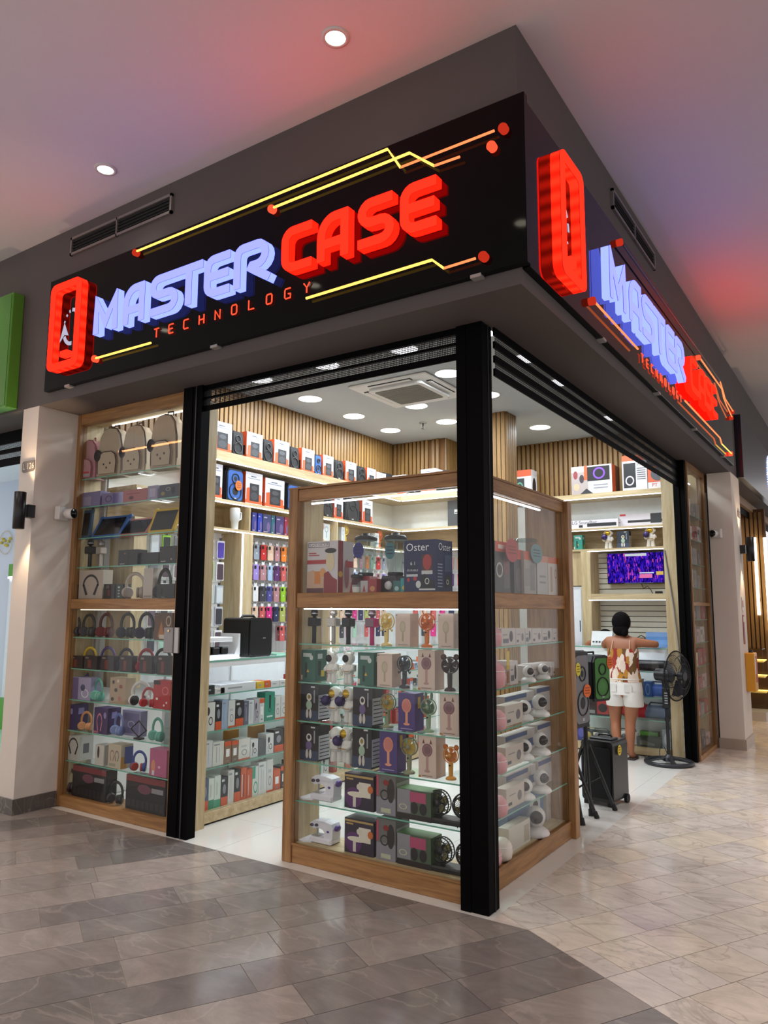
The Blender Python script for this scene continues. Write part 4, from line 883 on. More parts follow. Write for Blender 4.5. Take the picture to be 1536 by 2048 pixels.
for cr, z, off, lb in ((k2, .365, 0, 'upper'), (k2, .112, 365, 'bottom')):
    x, w, h = fitA(cr, 150-(off > 0)*20, 480, 375+off, z, .19); place('sew', b_sewing, (x+.01, .2, z), 0, 'white and violet mini sewing machine on the %s shelf' % lb, None, (.92, .92, h/.235))
    A_box(cr, 483, 718, 400+off, z, '2c2030', SEWBOX, 'purple sewing machine carton on the %s shelf' % lb, .13)
    A_box(cr, 740, 895, 398+off, z, '6d6a66', PHBOX, 'tall grey carton with black headphones on the %s shelf' % lb, .15)
    A_box(cr, 908, 1180, 530+off, z, '4a5a44', GRBOX, 'low green-topped twin fan carton on the %s shelf' % lb, .12)
    a = on(*cr(1180+(off > 0)*25, 700+off), 'y', .17); place('clip', b_clipfan, (a.x+.13, .18, z), .05, 'black twin car fan with yellow blades on the %s shelf' % lb)
# top compartment
BD = [('f', .03, .72, .88, .97, '2a2628'), ('f', .045, .705, .89, .96, 'ddd9da'), ('f', .06, .9, .908, .95, '2a2628', ('BLACK+DECKER', .0215)), ('f', .05, .3, .76, .78, 'b84a4a'), ('f', .05, .4, .72, .74, 'b84a4a'), ('f', 0, .62, .56, .64, 'b0353a'), ('f', .02, .6, .0, .45, 'c9a58a', 'w'), ('f', .25, .45, .18, .42, 'cf7f35'), ('f', .42, .62, .3, .48, 'd99a5a', 'o'), ('f', .62, .9, .42, .78, 'd9c9a5', 'o'), ('f', .58, .95, .76, .86, '33292a', 'o'), ('f', .56, .98, .0, .42, '8d2a2e', 'w'), ('f', 0, .55, 0, .1, '5c2a34'), ('r', .0, .3, 0, 1, '8f2b33'), ('r', .4, .7, .1, .65, '9a6a72', 'o'), ('r', .45, .95, .5, .62, 'b0353a'), ('r', .02, .28, .3, .42, 'd0a83a', 'o')]
A_box(k0, 115, 390, 462, 1.648, 'cfc9cb', BD, 'white and red blender carton in the top compartment of the corner case', .17, .12)
OS = [('f', .05, .5, .3, .68, '1b1f3c', 't'), ('f', .2, .34, .52, .58, 'dfe2ee', ('6 1', .03)), ('f', .1, .42, .4, .44, 'c9ccda', ('DURABLE', .018)), ('f', .08, .44, .30, .345, 'c3c6cc'), ('f', .56, .9, .4, .72, '4a2a2e'), ('f', .6, .87, .42, .72, 'a8373a', 'o'), ('f', .56, .9, .34, .41, 'c9cac8'), ('f', .52, .95, .06, .35, '17161a', 'w'), ('f', .66, .8, .15, .27, 'd5d6d8', 'a'), ('f', .38, .54, .08, .22, 'cfd3d4', 'o'), ('f', .48, .98, .04, .07, 'd5d6d8'), ('f', .1, .2, .2, .28, 'b03038', 'o'), ('f', .3, .42, .22, .3, 'b03038', 'o'), ('r', .5, .95, .4, .72, '3a4a6a'), ('r', .5, .9, .1, .34, '1a1a1e', 'o'), ('r', .6, .75, .15, .25, 'c9cac8', 'a')]+[('r', .08, .36, .1+.06*i, .12+.06*i, '8f97b5') for i in range(8)]+[('f', .07, .62, .79, .9, 'eceef4', ('Oster', .066)), ('r', .12, .8, .80, .9, 'e4e6ee', ('Oster', .062))]
A_box(k0, 985, 1272, 450, 1.648, '1e2450', OS, 'deep blue blender carton in the top compartment of the corner case', .20, .12)
A_it('blend', 'b_red', b_blender('8f2327', '1b1719', 'c9c9cb'), k0, 545, 740, 390, 1.648, 'red based kitchen blender with round blue tag', .2, .24)
A_it('blend', 'b_blk', b_blender('201a1c', '1b1719', 'd5d5d5'), k0, 820, 1000, 385, 1.648, 'black based kitchen blender with round teal tag', -.1, .25)
p = on(*k0(573, 545), 'y', .14); disc_tag('2b2c78', 'round dark blue price tag on the red blender', (p.x, .14, p.z), 0, .05, .04)
p = on(*k0(858, 548), 'y', .15); disc_tag('3f7078', 'round teal price tag on the black blender', (p.x, .15, p.z), 0, .052, .036)
def b_cup(c, lid):
    t = thing('travel_cup', '', 'cup'); MB().lathe([(.026, 0), (.036, .095)], plastic_clear('d0d4d4'), n=16).obj('cup', t); MB().lathe([(.038, .095), (.039, .108), (.03, .116), (0, .117)], mat(lid, .4), n=16).obj('lid', t); MB().lathe([(.027, .002), (.031, .05)], mat(c, .5), n=16, cap=False).obj('sleeve', t); return t
p = on(*k0(550, 915), 'y', .13); place('cup', lambda: b_cup('d9d9d4', '1b1b1c'), (p.x, .14, 1.648), 0, 'clear travel cup with black lid before the red blender')
put_carton('spice_carton', 'small red and white cup carton before the red blender', (on(*k0(620, 900), 'y', .12).x, .125, 1.648), 0, (.055, .05, .075), 'b3aeb0', [('f', .3, .7, .1, .7, 'a83a3a', 't')])
put_carton('spice_carton', 'small red grinder carton right of the red and white one', (on(*k0(695, 900), 'y', .12).x, .125, 1.648), 0, (.062, .05, .085), '9c3035', [('f', .2, .8, .1, .5, 'c98a5a', 'o')])
put_carton('spice_carton', 'small teal carton before the black blender', (on(*k0(915, 900), 'y', .12).x, .125, 1.648), 0, (.05, .05, .07), '2f6a66', [('f', .2, .8, .15, .55, '9fc0b8', 'o')])
put_carton('spice_carton', 'small turquoise carton with yellow dot before the blue blender carton', (on(*k0(985, 900), 'y', .12).x, .125, 1.648), 0, (.055, .05, .085), '3a8f98', [('f', .2, .8, .15, .5, 'c9b84a', 'o')])
# ================================================================== goods in the corner case, side wing (face +x)
R90 = PI/2
kb = crop(960, 940, 4.452); kc = crop(960, 1350, 4.097)
def fitB(cr, x0, x1, yt, z, x):
    a = on(*cr(x0, yt), 'x', x); b = on(*cr(x1, yt), 'x', x); return (a.y+b.y)/2, b.y-a.y, (a.z+b.z)/2-z
def B_box(cr, x0, x1, yt, z, c, decs, label, d=.10, x=-.16, group=None, hh=None, name='product_carton'):
    y, w, h = fitB(cr, x0, x1, yt, z, x); return put_carton(name, label, (x, y, z), R90, (w, d, hh or h), c, decs, group)
def B_it(kind, key, build, y, z, label, x=-.19, rz=R90, s=1., group=None): return place(key, build, (x, y, z), rz, label, group, (s, s, s))
MUSA = [('f', 0, 1, .8, 1, 'd0542a'), ('f', .2, .8, .86, .94, 'ead9cc'), ('f', .55, .95, .1, .72, '54464a'), ('f', .6, .9, .35, .7, '7a2a2e', 'o'), ('f', .05, .5, .3, .6, 'b9b2ac', 'a')]
B_box(kb, 132, 262, 612, 1.648, '2f2624', MUSA, 'dark blender carton with orange top in the side wing', .16, -.17, hh=.32)
B_box(kb, 300, 385, 690, 1.648, '3a2f2a', [('f', 0, 1, .78, 1, 'd0542a'), ('f', .15, .85, .05, .6, '5a4a46', 'o')], 'brown processor carton with orange top below a clear bowl', .14, -.18, hh=.29)
B_box(kb, 388, 492, 700, 1.648, 'a59a92', [('f', 0, 1, .8, 1, 'd0542a'), ('f', .5, .9, .1, .7, '7a7370'), ('f', .1, .45, .2, .6, '8f8a86')], 'grey carton with orange top in the side wing', .14, -.16, hh=.285)
B_box(kb, 505, 598, 730, 1.648, 'bdb7b4', [('f', 0, 1, .84, 1, 'd98a6a'), ('f', .2, .8, .3, .35, '8f8a88'), ('f', .2, .8, .45, .5, '8f8a88')], 'pale grey carton with printed lines in the side wing', .12, -.16, hh=.27)
B_box(kb, 602, 690, 720, 1.648, 'd5cdc6', [('f', 0, 1, .84, 1, 'd8622f'), ('f', .2, .4, .1, .75, 'c09a80'), ('f', .6, .85, .45, .7, 'b98a6a', 'a')], 'white hand mixer carton with orange top at the end of the side wing', .12, -.16, hh=.27)
y, w, h = fitB(kb, 335, 500, 600, 1.648, -.24)
t = thing('food_processor', 'clear plastic food processor bowl behind the orange topped cartons', 'food processor', (-.26, y, 1.648)); MB().lathe([(.07, 0), (.075, .2), (.06, .22)], mat('3a3436', .4), n=20).obj('motor_base', t); MB().lathe([(.06, .22), (.085, .25), (.088, .36), (.09, .37)], plastic_clear('dfe4e4'), n=20, cap=False).obj('bowl', t); MB().lathe([(.092, .37), (.08, .385), (.03, .39), (0, .39)], plastic_clear('cfd4d4'), n=20).obj('lid', t)
p = on(*kb(285, 715), 'x', -.145); disc_tag('b8403c', 'round red price tag on the dark blender carton', (-.145, p.y, p.z), R90, .075, .10)
p = on(*kb(503, 745), 'x', -.145); disc_tag('5f8a8c', 'round pale teal price tag on the grey carton', (-.145, p.y, p.z), R90, .065, .10)
PALE = [('f', .1, .4, .6, .66, '8a8488'), ('f', .1, .5, .15, .4, '6a646c'), ('f', .55, .8, .2, .85, '3a3436', 'o')]
PALE2 = [('f', .15, .5, .6, .66, '9a9498'), ('f', .6, .85, .2, .7, '7a7478', 'o'), ('f', .1, .3, .15, .3, '55505a')]
ROWS = {1.33: ['second', 1405], 1.09: ['third', 1720]}
xs = [(190, 315), (318, 398), (402, 458), (462, 548), (552, 640), (644, 715)]
for i, (a, b) in enumerate(xs):
    B_box(kb, a, b, 1410, 1.33, 'cfc4c0', PALE if i % 2 == 0 else PALE2, ['wide white carton with a dark drop print beside the pink cat humidifier', 'slim white carton with dark drop print', 'very narrow white carton in the row of white cartons', 'white carton with grey squares in the row of white cartons', 'white carton with a bottle print near the end panel', 'white carton against the end panel of the side wing'][i], .10, -.17-.0*i)
B_it('dif', 'dp', b_diffuser('d9a0a4', True), .44, 1.33, 'pink cat-eared humidifier on the highest glass shelf', -.175, s=1.1)
B_it('dif', 'dp', None, .44, 1.09, 'pink rabbit humidifier on the shelf with the yellow tag', -.175, s=1.45)
B_box(kb, 265, 335, 1700, 1.09, 'd2c6c2', PALE, 'white carton behind the yellow tag', .1, -.17)
tag(MB().box(-.012, .03, -.003, 0, .08, .19, mat('d6b52a', .5), .002).box(-.005, .022, -.003, 0, .0, .07, mat('9a6a4a', .6)).obj('price_tag', None, (-.14, .58, 1.11), R90), 'yellow price tag standing on the side wing shelf', 'price tag')
for i, (a, b, yt) in enumerate([(385, 460, 1740), (462, 545, 1725), (548, 640, 1715), (644, 715, 1705)]): B_box(kb, a, b, yt, 1.09, 'd0c5c2', PALE2, ['narrow pale carton right of the yellow tag', 'pale carton behind the first small white camera', 'pale carton behind the second small white camera', 'pale carton against the end panel below the white cartons'][i], .08, -.20)
for i, y in enumerate((.95, 1.2)): B_it('cam', 'cw', b_camera(), y, 1.09, ('small white camera in front of a pale carton', 'small white camera beside the end panel carton')[i], -.16, .9, .9)
CAMB = [('f', .0, .72, .80, .98, '54648c'), ('f', .74, .96, .25, .6, '5c6f9a'), ('f', .1, .6, .3, .7, 'c5c4c8', 'o'), ('r', 0, 1, .3, .8, 'b9b4b2')]
for z, n in ((.85, 'upper'), (.605, 'middle'), (.365, 'lower')):
    B_box(kc, 200, 440, 0, z, 'c9c0bc', CAMB, 'white and blue camera carton by the pink humidifier, %s camera shelf' % n, .07, -.26, hh=.15)
    B_box(kc, 462, 700, 0, z, 'cdc5c0', CAMB, 'wide white and blue camera carton by the end panel, %s camera shelf' % n, .07, -.24, hh=.165)
    B_box(kc, 200, 345, 0, z, 'd5c8bd', PALE2, 'cream carton with brown drop behind a pink humidifier, %s camera shelf' % n, .07, -.17, hh=.12)
    B_it('cam', 'cw', None, .93, z, 'white round-headed camera turned to the column, %s camera shelf' % n, -.185, .3, 1.1)
    B_it('cam', 'cw', None, 1.16, z, 'white round-headed camera before the wide carton, %s camera shelf' % n, -.175, .95, 1.25)
    B_it('dif', 'dp2', b_diffuser('d8a3a6', False), .46, z, 'round pink humidifier, %s camera shelf' % n, -.16, s=1.05)
B_box(kc, 205, 495, 0, .112, '6f8db0', [('f', .6, .9, .3, .75, 'd5d8d8'), ('f', .68, .84, .4, .7, '3a3c44', 'o'), ('r', .2, .8, .3, .7, '8ba5c2')], 'large light blue carton on the base of the side wing', .10, -.27, hh=.23)
B_box(kc, 215, 385, 0, .112, 'd8d2c6', [('f', .7, .95, .1, .8, 'b9b09e')], 'small cream carton in front of the blue carton', .07, -.17, hh=.14)
B_box(kc, 520, 720, 0, .112, 'cbc2bd', [('f', .1, .6, .2, .7, 'b5adab', 'a')], 'pale carton behind the big grey-faced camera', .07, -.25, hh=.19)
B_it('dif', 'dw', b_diffuser('dcd3c6', False), .52, .112, 'round cream humidifier on the base of the side wing', -.165, s=1.1)
B_it('dif', 'dp2', None, .40, .112, 'round pink humidifier half behind the corner column', -.165, s=.9)
B_it('cam', 'cg', b_camera('d8d2d0'), 1.08, .112, 'big white camera with grey face on the base of the side wing', -.185, .5, 1.6)
# ================================================================== goods in the tall window cabinet
ka, kd, ke, kf = crop(130, 800, 5.908), crop(130, 1000, 5.908), crop(120, 1200, 5.908), crop(110, 1400, 5.908)
def L_box(cr, x0, x1, yt, z, c, decs, label, d=.09, y=.09, group=None, name='product_carton'):
    x, w, h = fitA(cr, x0, x1, yt, z, y); return put_carton(name, label, (x, y, z), 0, (w, d, max(h, .03)), c, decs, group)
def L_it(kind, key, build, cr, x0, x1, yt, z, label, rz=0., y=.13, sy=None):
    x, w, h = fitA(cr, x0, x1, yt, z, y); s = h/NAT[kind]; return place(key, build, (x, y, z), rz, label, None, (s, s, s))
Z = [2.615, 2.378, 2.12, 1.88, 1.622, 1.315, 1.065, .82, .58, .345, .082]
for key, c, tr, dk, x0, x1, yt, lb in (('bp', 'c08a90', 'a85a66', False, 165, 420, 440, 'pink school backpack with striped pocket on the highest shelf'), ('bb', 'b8a58e', '4a3c36', True, 430, 720, 290, 'beige backpack with dark plush charm beside the pink backpack'), ('bb', '', '', True, 720, 1000, 255, 'beige backpack with dark plush charm between two beige backpacks'), ('bb', '', '', True, 1050, 1370, 110, 'tallest beige backpack beside the shutter rail')):
    x, w, h = fitA(ka, x0, x1, yt, Z[0], .13); s = min(1.25, h/.372); place(key, b_backpack(c or 'b8a58e', tr or '4a3c36', dk), (x, .10, Z[0]), .12, lb, None, (w/.30, .85, s))
L_box(ka, 125, 420, 1092, Z[1], '7d7399', [('f', .35, .65, .1, .7, '9a90a8'), ('r', .1, .9, .1, .9, '6a608a')], 'lilac carton on the second shelf by the left stile')
L_box(ka, 440, 640, 1097, Z[1], '7a6f94', [('f', .2, .6, .2, .8, '4a4266', 'a'), ('f', .65, .95, .1, .9, '5a4f8a')], 'violet pencil case carton beside the lilac carton')
L_box(ka, 690, 975, 1055, Z[1], 'a05a5c', [('f', .15, .7, .65, .7, '6a3034'), ('f', .25, .45, .2, .5, '5a2428', 'o')], 'brick red pencil case lying on the second shelf', .07)
L_box(ka, 980, 1095, 1012, Z[1], '8f86a0', [('f', .2, .8, .2, .8, 'a59cb4')], 'small mauve carton between red case and black case', .06)
L_box(ka, 1118, 1340, 995, Z[1], '3a3d4a', [('f', .1, .3, .2, .5, '8a7a4a', 'o'), ('f', .35, .6, .5, .8, '8f8a84', 'a'), ('f', .65, .85, .25, .8, '17171c', 'o')], 'black floral pencil case on the second shelf', .06)
for key, c, ang, x0, x1, yt, lb in (('td', '2e4a5e', .1, 115, 345, 130, 'upright tablet in a dark dog-shaped bumper'), ('tb', '3a5f9a', .6, 345, 700, 180, 'blue bumper tablet leaning on the third shelf'), ('tp', 'b0706a', .62, 650, 1010, 205, 'pink bumper tablet leaning beside the blue one'), ('ty', 'c9a52c', .45, 1015, 1330, 90, 'yellow bumper tablet leaning by the shutter rail')):
    x, w, h = fitA(kd, x0, x1, yt, Z[2], .13); place(key, b_tablet(c, ang), (x, .10, Z[2]), 0, lb, None, (w/.25, 1, h/(.17*math.cos(ang))))
L_it('mic', 'ms', None, kd, 115, 230, 470, Z[3], 'silver karaoke microphone in the window cabinet'); L_it('mic', 'mk', None, kd, 250, 365, 465, Z[3], 'black karaoke microphone in the window cabinet'); L_it('mic', 'ms2', b_mic('b5aaa0', '8d8880'), kd, 395, 480, 480, Z[3], 'champagne karaoke microphone behind the cabinet glass joint')
DK = '1a181b'
L_box(kd, 635, 860, 588, Z[3], DK, [('f', .1, .35, .08, .12, 'b9b5b0'), ('f', .3, .4, .7, .85, '6a4a3a', 'o')], 'black webcam carton left of a longer black carton')
L_box(kd, 870, 1110, 620, Z[3], '17161a', [('f', .5, .9, .2, .9, '222026', 'a')], 'long low black carton in the middle of the microphone shelf', .08, .11)
L_box(kd, 1122, 1310, 545, Z[3], '1d1b1c', [('f', .1, .4, .12, .16, 'b0a898'), ('f', .7, .8, .2, .3, '8a8a8a', 'o')], 'black carton at the shutter end of the microphone shelf')
L_box(kd, 60, 165, 997, Z[4], '2a1c1e', [('f', .3, .6, .7, .85, '6a5a58'), ('f', .35, .6, .15, .55, '4a2a2c')], 'small maroon-black carton by the left stile')
HPBOX = [('f', .16, .84, .12, .86, '35343c', 'h')]
L_box(kd, 175, 455, 830, Z[4], 'b3a497', HPBOX, 'beige carton printed with grey over-ear headphones')
L_box(kd, 462, 588, 992, Z[4], '241a1c', [('f', .2, .5, .7, .9, '5a5050'), ('f', .4, .6, .2, .6, '6a2a2a')], 'small black and red carton right of the beige headphone carton', .07)
L_box(kd, 605, 690, 992, Z[4], '24302c', [('f', .25, .6, .1, .2, '8a938c', 'o'), ('f', .25, .6, .3, .4, '8a938c', 'o'), ('f', .25, .6, .5, .6, '8a938c', 'o'), ('f', .25, .6, .7, .85, 'a5ada6', 'o')], 'small dark green carton with pale dots', .07)
L_it('hp', 'hbeige', b_headphones('a89a8c', '8c8078'), kd, 745, 930, 858, Z[4], 'beige over-ear headphones on the shelf above the middle rail', .3)
L_box(kd, 935, 1045, 805, Z[4], 'b8aca2', [('f', .1, .9, .05, .1, '8f857c')], 'plain beige carton beside the beige headphones', .08, .12)
L_it('hp', 'hblk', b_headphones('1b191b', '2a282b'), kd, 1085, 1290, 810, Z[4], 'black headset above a black carton on the middle rail', -.2, .15)
L_box(kd, 1085, 1290, 990, Z[4], '131214', [('f', .3, .5, .05, .1, '6a6a6a')], 'squat black carton under the black headset', .06, .08)
for key, c1, c2, x0, x1, yt, lb in (('h5n', '26242e', '2f2f4a', 100, 255, 170, 'dark navy headphones by the left stile below the middle rail'), ('h5g', '2b2a2c', '3c3b3e', 270, 430, 165, 'charcoal headphones between navy and red headphones'), ('h5r', '4a1518', '6a1c20', 470, 640, 155, 'dark red headphones below the middle rail'), ('hblk', None, None, 715, 900, 150, 'black headphones right of the dark red headphones'), ('h5k', '17161c', '26203a', 930, 1125, 148, 'big black headphones before a lilac patterned card')):
    L_it('hp', key, b_headphones(c1 or '1b191b', c2 or '222022'), ke, x0, x1, yt, Z[5], lb, 0., .12)
L_box(ke, 1122, 1330, 152, Z[5], '5a3a20', [('f', .2, .6, .1, .7, 'a8672c', 't'), ('f', .3, .7, .05, .2, 'c9bca8'), ('f', .65, .95, .5, .9, 'b8a48a', 'a')], 'brown and amber headset carton at the shutter end')
for key, c, x0, x1, yt, lb in (('h6k', '2a2022', 100, 280, 542, 'brown-black'), ('h6y', 'c9a92c', 265, 465, 555, 'yellow'), ('h6p', '4a3668', 460, 690, 552, 'purple'), ('h6n', '221f2c', 680, 900, 570, 'navy'), ('h6r', '8f2430', 915, 1140, 575, 'crimson'), ('hblk', '1b191b', 1130, 1320, 572, 'black')):
    L_it('hp', key, b_headphones(c, c), ke, x0, x1, yt, Z[6], '%s headphones set over a small dark carton' % lb, .15, .16)
    xa = x0+(x1-x0)*.12; L_box(ke, xa, xa+150, 660, Z[6], '231517', [('f', .3, .55, .1, .7, '6a2a22'), ('f', .1, .35, .78, .9, '7a6a64')], 'small dark carton in front of the %s headphones' % lb, .05, .085)
L_box(ke, 155, 370, 915, Z[7], '9a92b0', [('f', 0, .32, .02, .98, '6a5a86'), ('f', .5, .9, .1, .5, 'c9c6d6', 'a'), ('f', .45, .7, .4, .7, '4a4a6a', 'o')], 'lilac headphone carton with a blue cat-ear pair behind')
L_it('hp', 'hcat', b_headphones('3f4a86', '55609a', ears='4a5590'), ke, 200, 380, 890, Z[7], 'blue cat-ear headphones behind the lilac carton', 0, .21)
L_it('hp', 'hteal', b_headphones('5fa08f', '6fb09e'), ke, 360, 570, 925, Z[7], 'mint green headphones beside the speckled tan carton', -.25, .12)
L_box(ke, 595, 780, 920, Z[7], 'a58d72', [('f', .1, .3, .1, .25, '3a2c26', 'o'), ('f', .55, .75, .12, .3, 'b0675a', 'o'), ('f', .3, .5, .45, .6, '4a3a30', 'o'), ('f', .6, .8, .6, .75, '8a4a40', 'o'), ('f', .15, .3, .75, .9, '3a2c26', 'o'), ('f', .45, .6, .82, .94, 'd0b89c', 'o')], 'tan carton with dark speckled print')
L_it('hp', 'hbw', b_headphones('c9c5c2', '201e22'), ke, 850, 1080, 960, Z[7], 'white and black headphones beside the red carton', .4, .12)
L_box(ke, 1110, 1310, 955, Z[7], 'a81f24', [('f', .0, .4, .85, 1, '2a1416'), ('f', .5, .9, .5, .8, 'c85a50', 'a'), ('f', .15, .3, .3, .4, 'e0c8c0', 'o'), ('f', .6, .7, .1, .18, 'e0c8c0', 'o'), ('f', .75, .85, .2, .28, 'e0c8c0', 'o')], 'bright red headphone carton with pale dots')
L_it('hp', 'hred', b_headphones('a02026', 'b02a2e'), ke, 990, 1120, 1035, Z[7], 'small red headphones leaning on the red carton', .2, .10)
PB = [('f', .2, .62, .1, .8, 'c87f86', 'h'), ('f', .0, .35, .03, .1, 'b8606a'), ('f', .7, .9, .6, .85, '8a80b0', 'o'), ('r', .3, .7, .6, .85, '8f8ac0')]
L_box(kf, 95, 232, 48, Z[8], '3a2a5c', PB, 'deep purple headphone carton by the left stile', .13)
L_it('hp', 'hor', b_headphones('c88a5c', 'd09468'), kf, 300, 460, 135, Z[8], 'peach orange headphones between two purple cartons', .1)
L_box(kf, 468, 628, 95, Z[8], '3c2a58', PB, 'deep purple headphone carton beside the blue headphones', .12)
L_it('hp', 'hbl', b_headphones('6f80b4', '7f90c0'), kf, 655, 865, 160, Z[8], 'powder blue headphones before the clear lilac box', -.2)
L_box(kf, 800, 1020, 125, Z[8], '8d88a8', [('f', .1, .9, .1, .9, '6f6a90'), ('f', .3, .7, .3, .6, 'a5a2bc', 'a')], 'lilac headphone carton behind the black diamond stand', .06, .17)
x, w, h = fitA(kf, 900, 1090, 245, Z[8], .1)
t = thing('light_stand', 'black diamond-shaped light frame on a small foot', 'lamp', (x, .10, Z[8])); MB().tube([(0, 0, .02), (w*.48, 0, h*.52), (0, 0, h), (-w*.48, 0, h*.52)], .006, BLACK, 6, closed=True).obj('frame', t); MB().box(-.035, .035, -.02, .03, 0, .014, BLACK, .003).obj('foot', t)
L_it('hp', 'hteal', None, kf, 1110, 1330, 212, Z[8], 'mint green headphones beside the shutter stile', -.15)
L_box(kf, 100, 290, 425, Z[9], 'b5b2aa', [('f', .35, .95, .25, .95, '2c2a2c', 'h'), ('f', .1, .3, .75, .9, '8f8c86'), ('r', .3, .7, .3, .7, '5a5a5c')], 'white carton printed with black headphones by the left stile', .13)
L_box(kf, 480, 580, 532, Z[9], 'c4beb4', [('f', .25, .5, .35, .95, '2a2628', 'o'), ('r', .1, .9, 0, 1, '9a958e')], 'narrow white headphone carton beside the twin-headphone carton', .10)
L_box(kf, 635, 785, 525, Z[9], 'bcae98', [('f', .15, .48, .3, .75, '8a5a52', 'h'), ('f', .52, .85, .3, .75, '6a4a4a', 'h'), ('f', .1, .6, .08, .2, '9a927e'), ('r', 0, .5, 0, .5, 'c08a3a'), ('r', .3, 1, .2, .9, '4a5a96')], 'cream carton printed with two pairs of headphones', .11)
L_it('hp', 'hrb', b_headphones('35458c', 'a8342c'), kf, 895, 1120, 600, Z[9], 'blue headphones with striped red pads', .2)
L_box(kf, 1125, 1325, 585, Z[9], 'b05a80', [('f', .1, .35, .1, .6, 'd0886c', 'o'), ('f', .5, .65, .3, .4, 'd9a8b8', 'o'), ('f', .15, .3, .03, .2, 'd8c8cc')], 'hot pink headphone carton at the shutter end')
L_it('hp', 'hmar', b_headphones('2a1416', '33181a'), kf, 80, 250, 800, Z[10], 'dark maroon gaming headset on the cabinet floor', .2)
KB = [('f', 0, 1, .82, 1, '7a3034'), ('f', .3, .65, .5, .78, '6a3a4a', 'o'), ('f', .66, .95, .58, .72, '8d8a8c')]+[('f', .04+.12*i, .13+.12*i, .08, .3, '2c282a') for i in range(8)]
L_box(kf, 215, 610, 800, Z[10], '1a1618', KB, 'long black gaming keyboard carton with red top beside the maroon headset', .10)
L_box(kf, 845, 1310, 915, Z[10], '191517', KB, 'long black gaming keyboard carton with red top by the shutter stile', .10)
L_it('hp', 'hblk', None, kf, 640, 830, 960, Z[10], 'black gaming headset between the keyboard cartons', .1)
# ================================================================== goods on the left wall shelves (face +x)
kw = crop(380, 640, 2.743)
def W_fit(cr, x0, x1, z, yb, x=-3.40):
    a = on(*cr(x0, yb), 'x', x); b = on(*cr(x1, yb), 'x', x); return (a.y+b.y)/2, abs(b.y-a.y)
BLKS = '1c1c20'
top = [('b', 130, 235, .30), ('s', 236, 300, .25), ('b', 318, 405, .28), ('s', 406, 462, .25), ('b', 470, 552, .28), ('s', 555, 605, .24), ('b', 622, 690, .27), ('u', 692, 728, .24), ('b', 738, 795, .26), ('s', 798, 850, .24), ('b', 862, 920, .26), ('s', 922, 972, .24), ('b', 980, 1026, .25), ('b', 1030, 1082, .23), ('s', 1084, 1118, .2)]
names = {'b': 'white and orange speaker carton', 's': 'black box speaker', 'u': 'blue fronted speaker'}
for i, (k, x0, x1, h) in enumerate(top):
    y, w = W_fit(kw, x0, x1, 3.035, 720+i*9)
    prev = names[top[i-1][0]] if i else ''; lb = names[k]+' on the highest shelf'
    if k == 'u': lb += ' between two white cartons'; g = None
    else: g = 'speakers and cartons along the highest shelf'
    if k == 'b': put_carton('speaker_carton', 'white speaker carton with orange side on the highest wall shelf', (-3.42, y, 3.035), R90, (w, .2, h), 'd3d5dc', SPKBOX(w, .2, h), g)
    else: place(('ts', k, round(w, 2)), b_speaker(w, .18, h, '17171a', '1f1f23' if k == 's' else '2f5fa8'), (-3.42, y, 3.035), R90, 'black box speaker between cartons on the highest wall shelf' if k == 's' else lb, g)
two = [('b', 122, 183, .34), ('u', 205, 300, .33), ('b', 312, 404, .33), ('b', 420, 525, .31), ('u', 540, 608, .30), ('b', 620, 705, .28)]
lbs = ['white and orange speaker carton half hidden by the wooden jamb', 'big blue fronted speaker with round orange tag', 'white and orange speaker carton right of the tagged blue speaker', 'white and orange speaker carton left of the smaller blue speaker', 'smaller blue fronted speaker beside the case post', 'pale speaker carton behind the case top rail']
for i, (k, x0, x1, h) in enumerate(two):
    y, w = W_fit(kw, x0, x1, 2.575, 960)
    if k == 'b': put_carton('speaker_carton', lbs[i], (-3.42, y, 2.577), R90, (w, .25, h), 'd0d2d9', SPKBOX(w, .25, h))
    else:
        place(('t2', i), b_speaker(w, .22, h, '141417', '2f5fae'), (-3.42, y, 2.577), R90, lbs[i])
        if i == 1: disc_tag('d9742c', 'round orange price tag on the big blue speaker', (-3.40, y+.03, 2.577+h*.5), R90, .05, .045)
kg = crop(590, 980, 4.518)
for i, (k, x0, x1, h, lb) in enumerate([('s', 250, 352, .25, 'black speaker seen above the white blender carton'), ('b', 368, 445, .27, 'orange speaker carton between two black speakers behind the case glass'), ('s', 458, 598, .28, 'wide black speaker behind the case glass'), ('b', 620, 712, .30, 'orange and white speaker carton beside the empty white niche')]):
    y, w = W_fit(kg, x0, x1, 2.575, 290)
    if k == 'b': put_carton('speaker_carton', lb, (-3.42, y, 2.577), R90, (w, .22, h), 'd0d2d9', SPKBOX(w, .22, h))
    else: place(('t3', i), b_speaker(w, .2, h, '1a1a1d', '26262a'), (-3.42, y, 2.577), R90, lb)
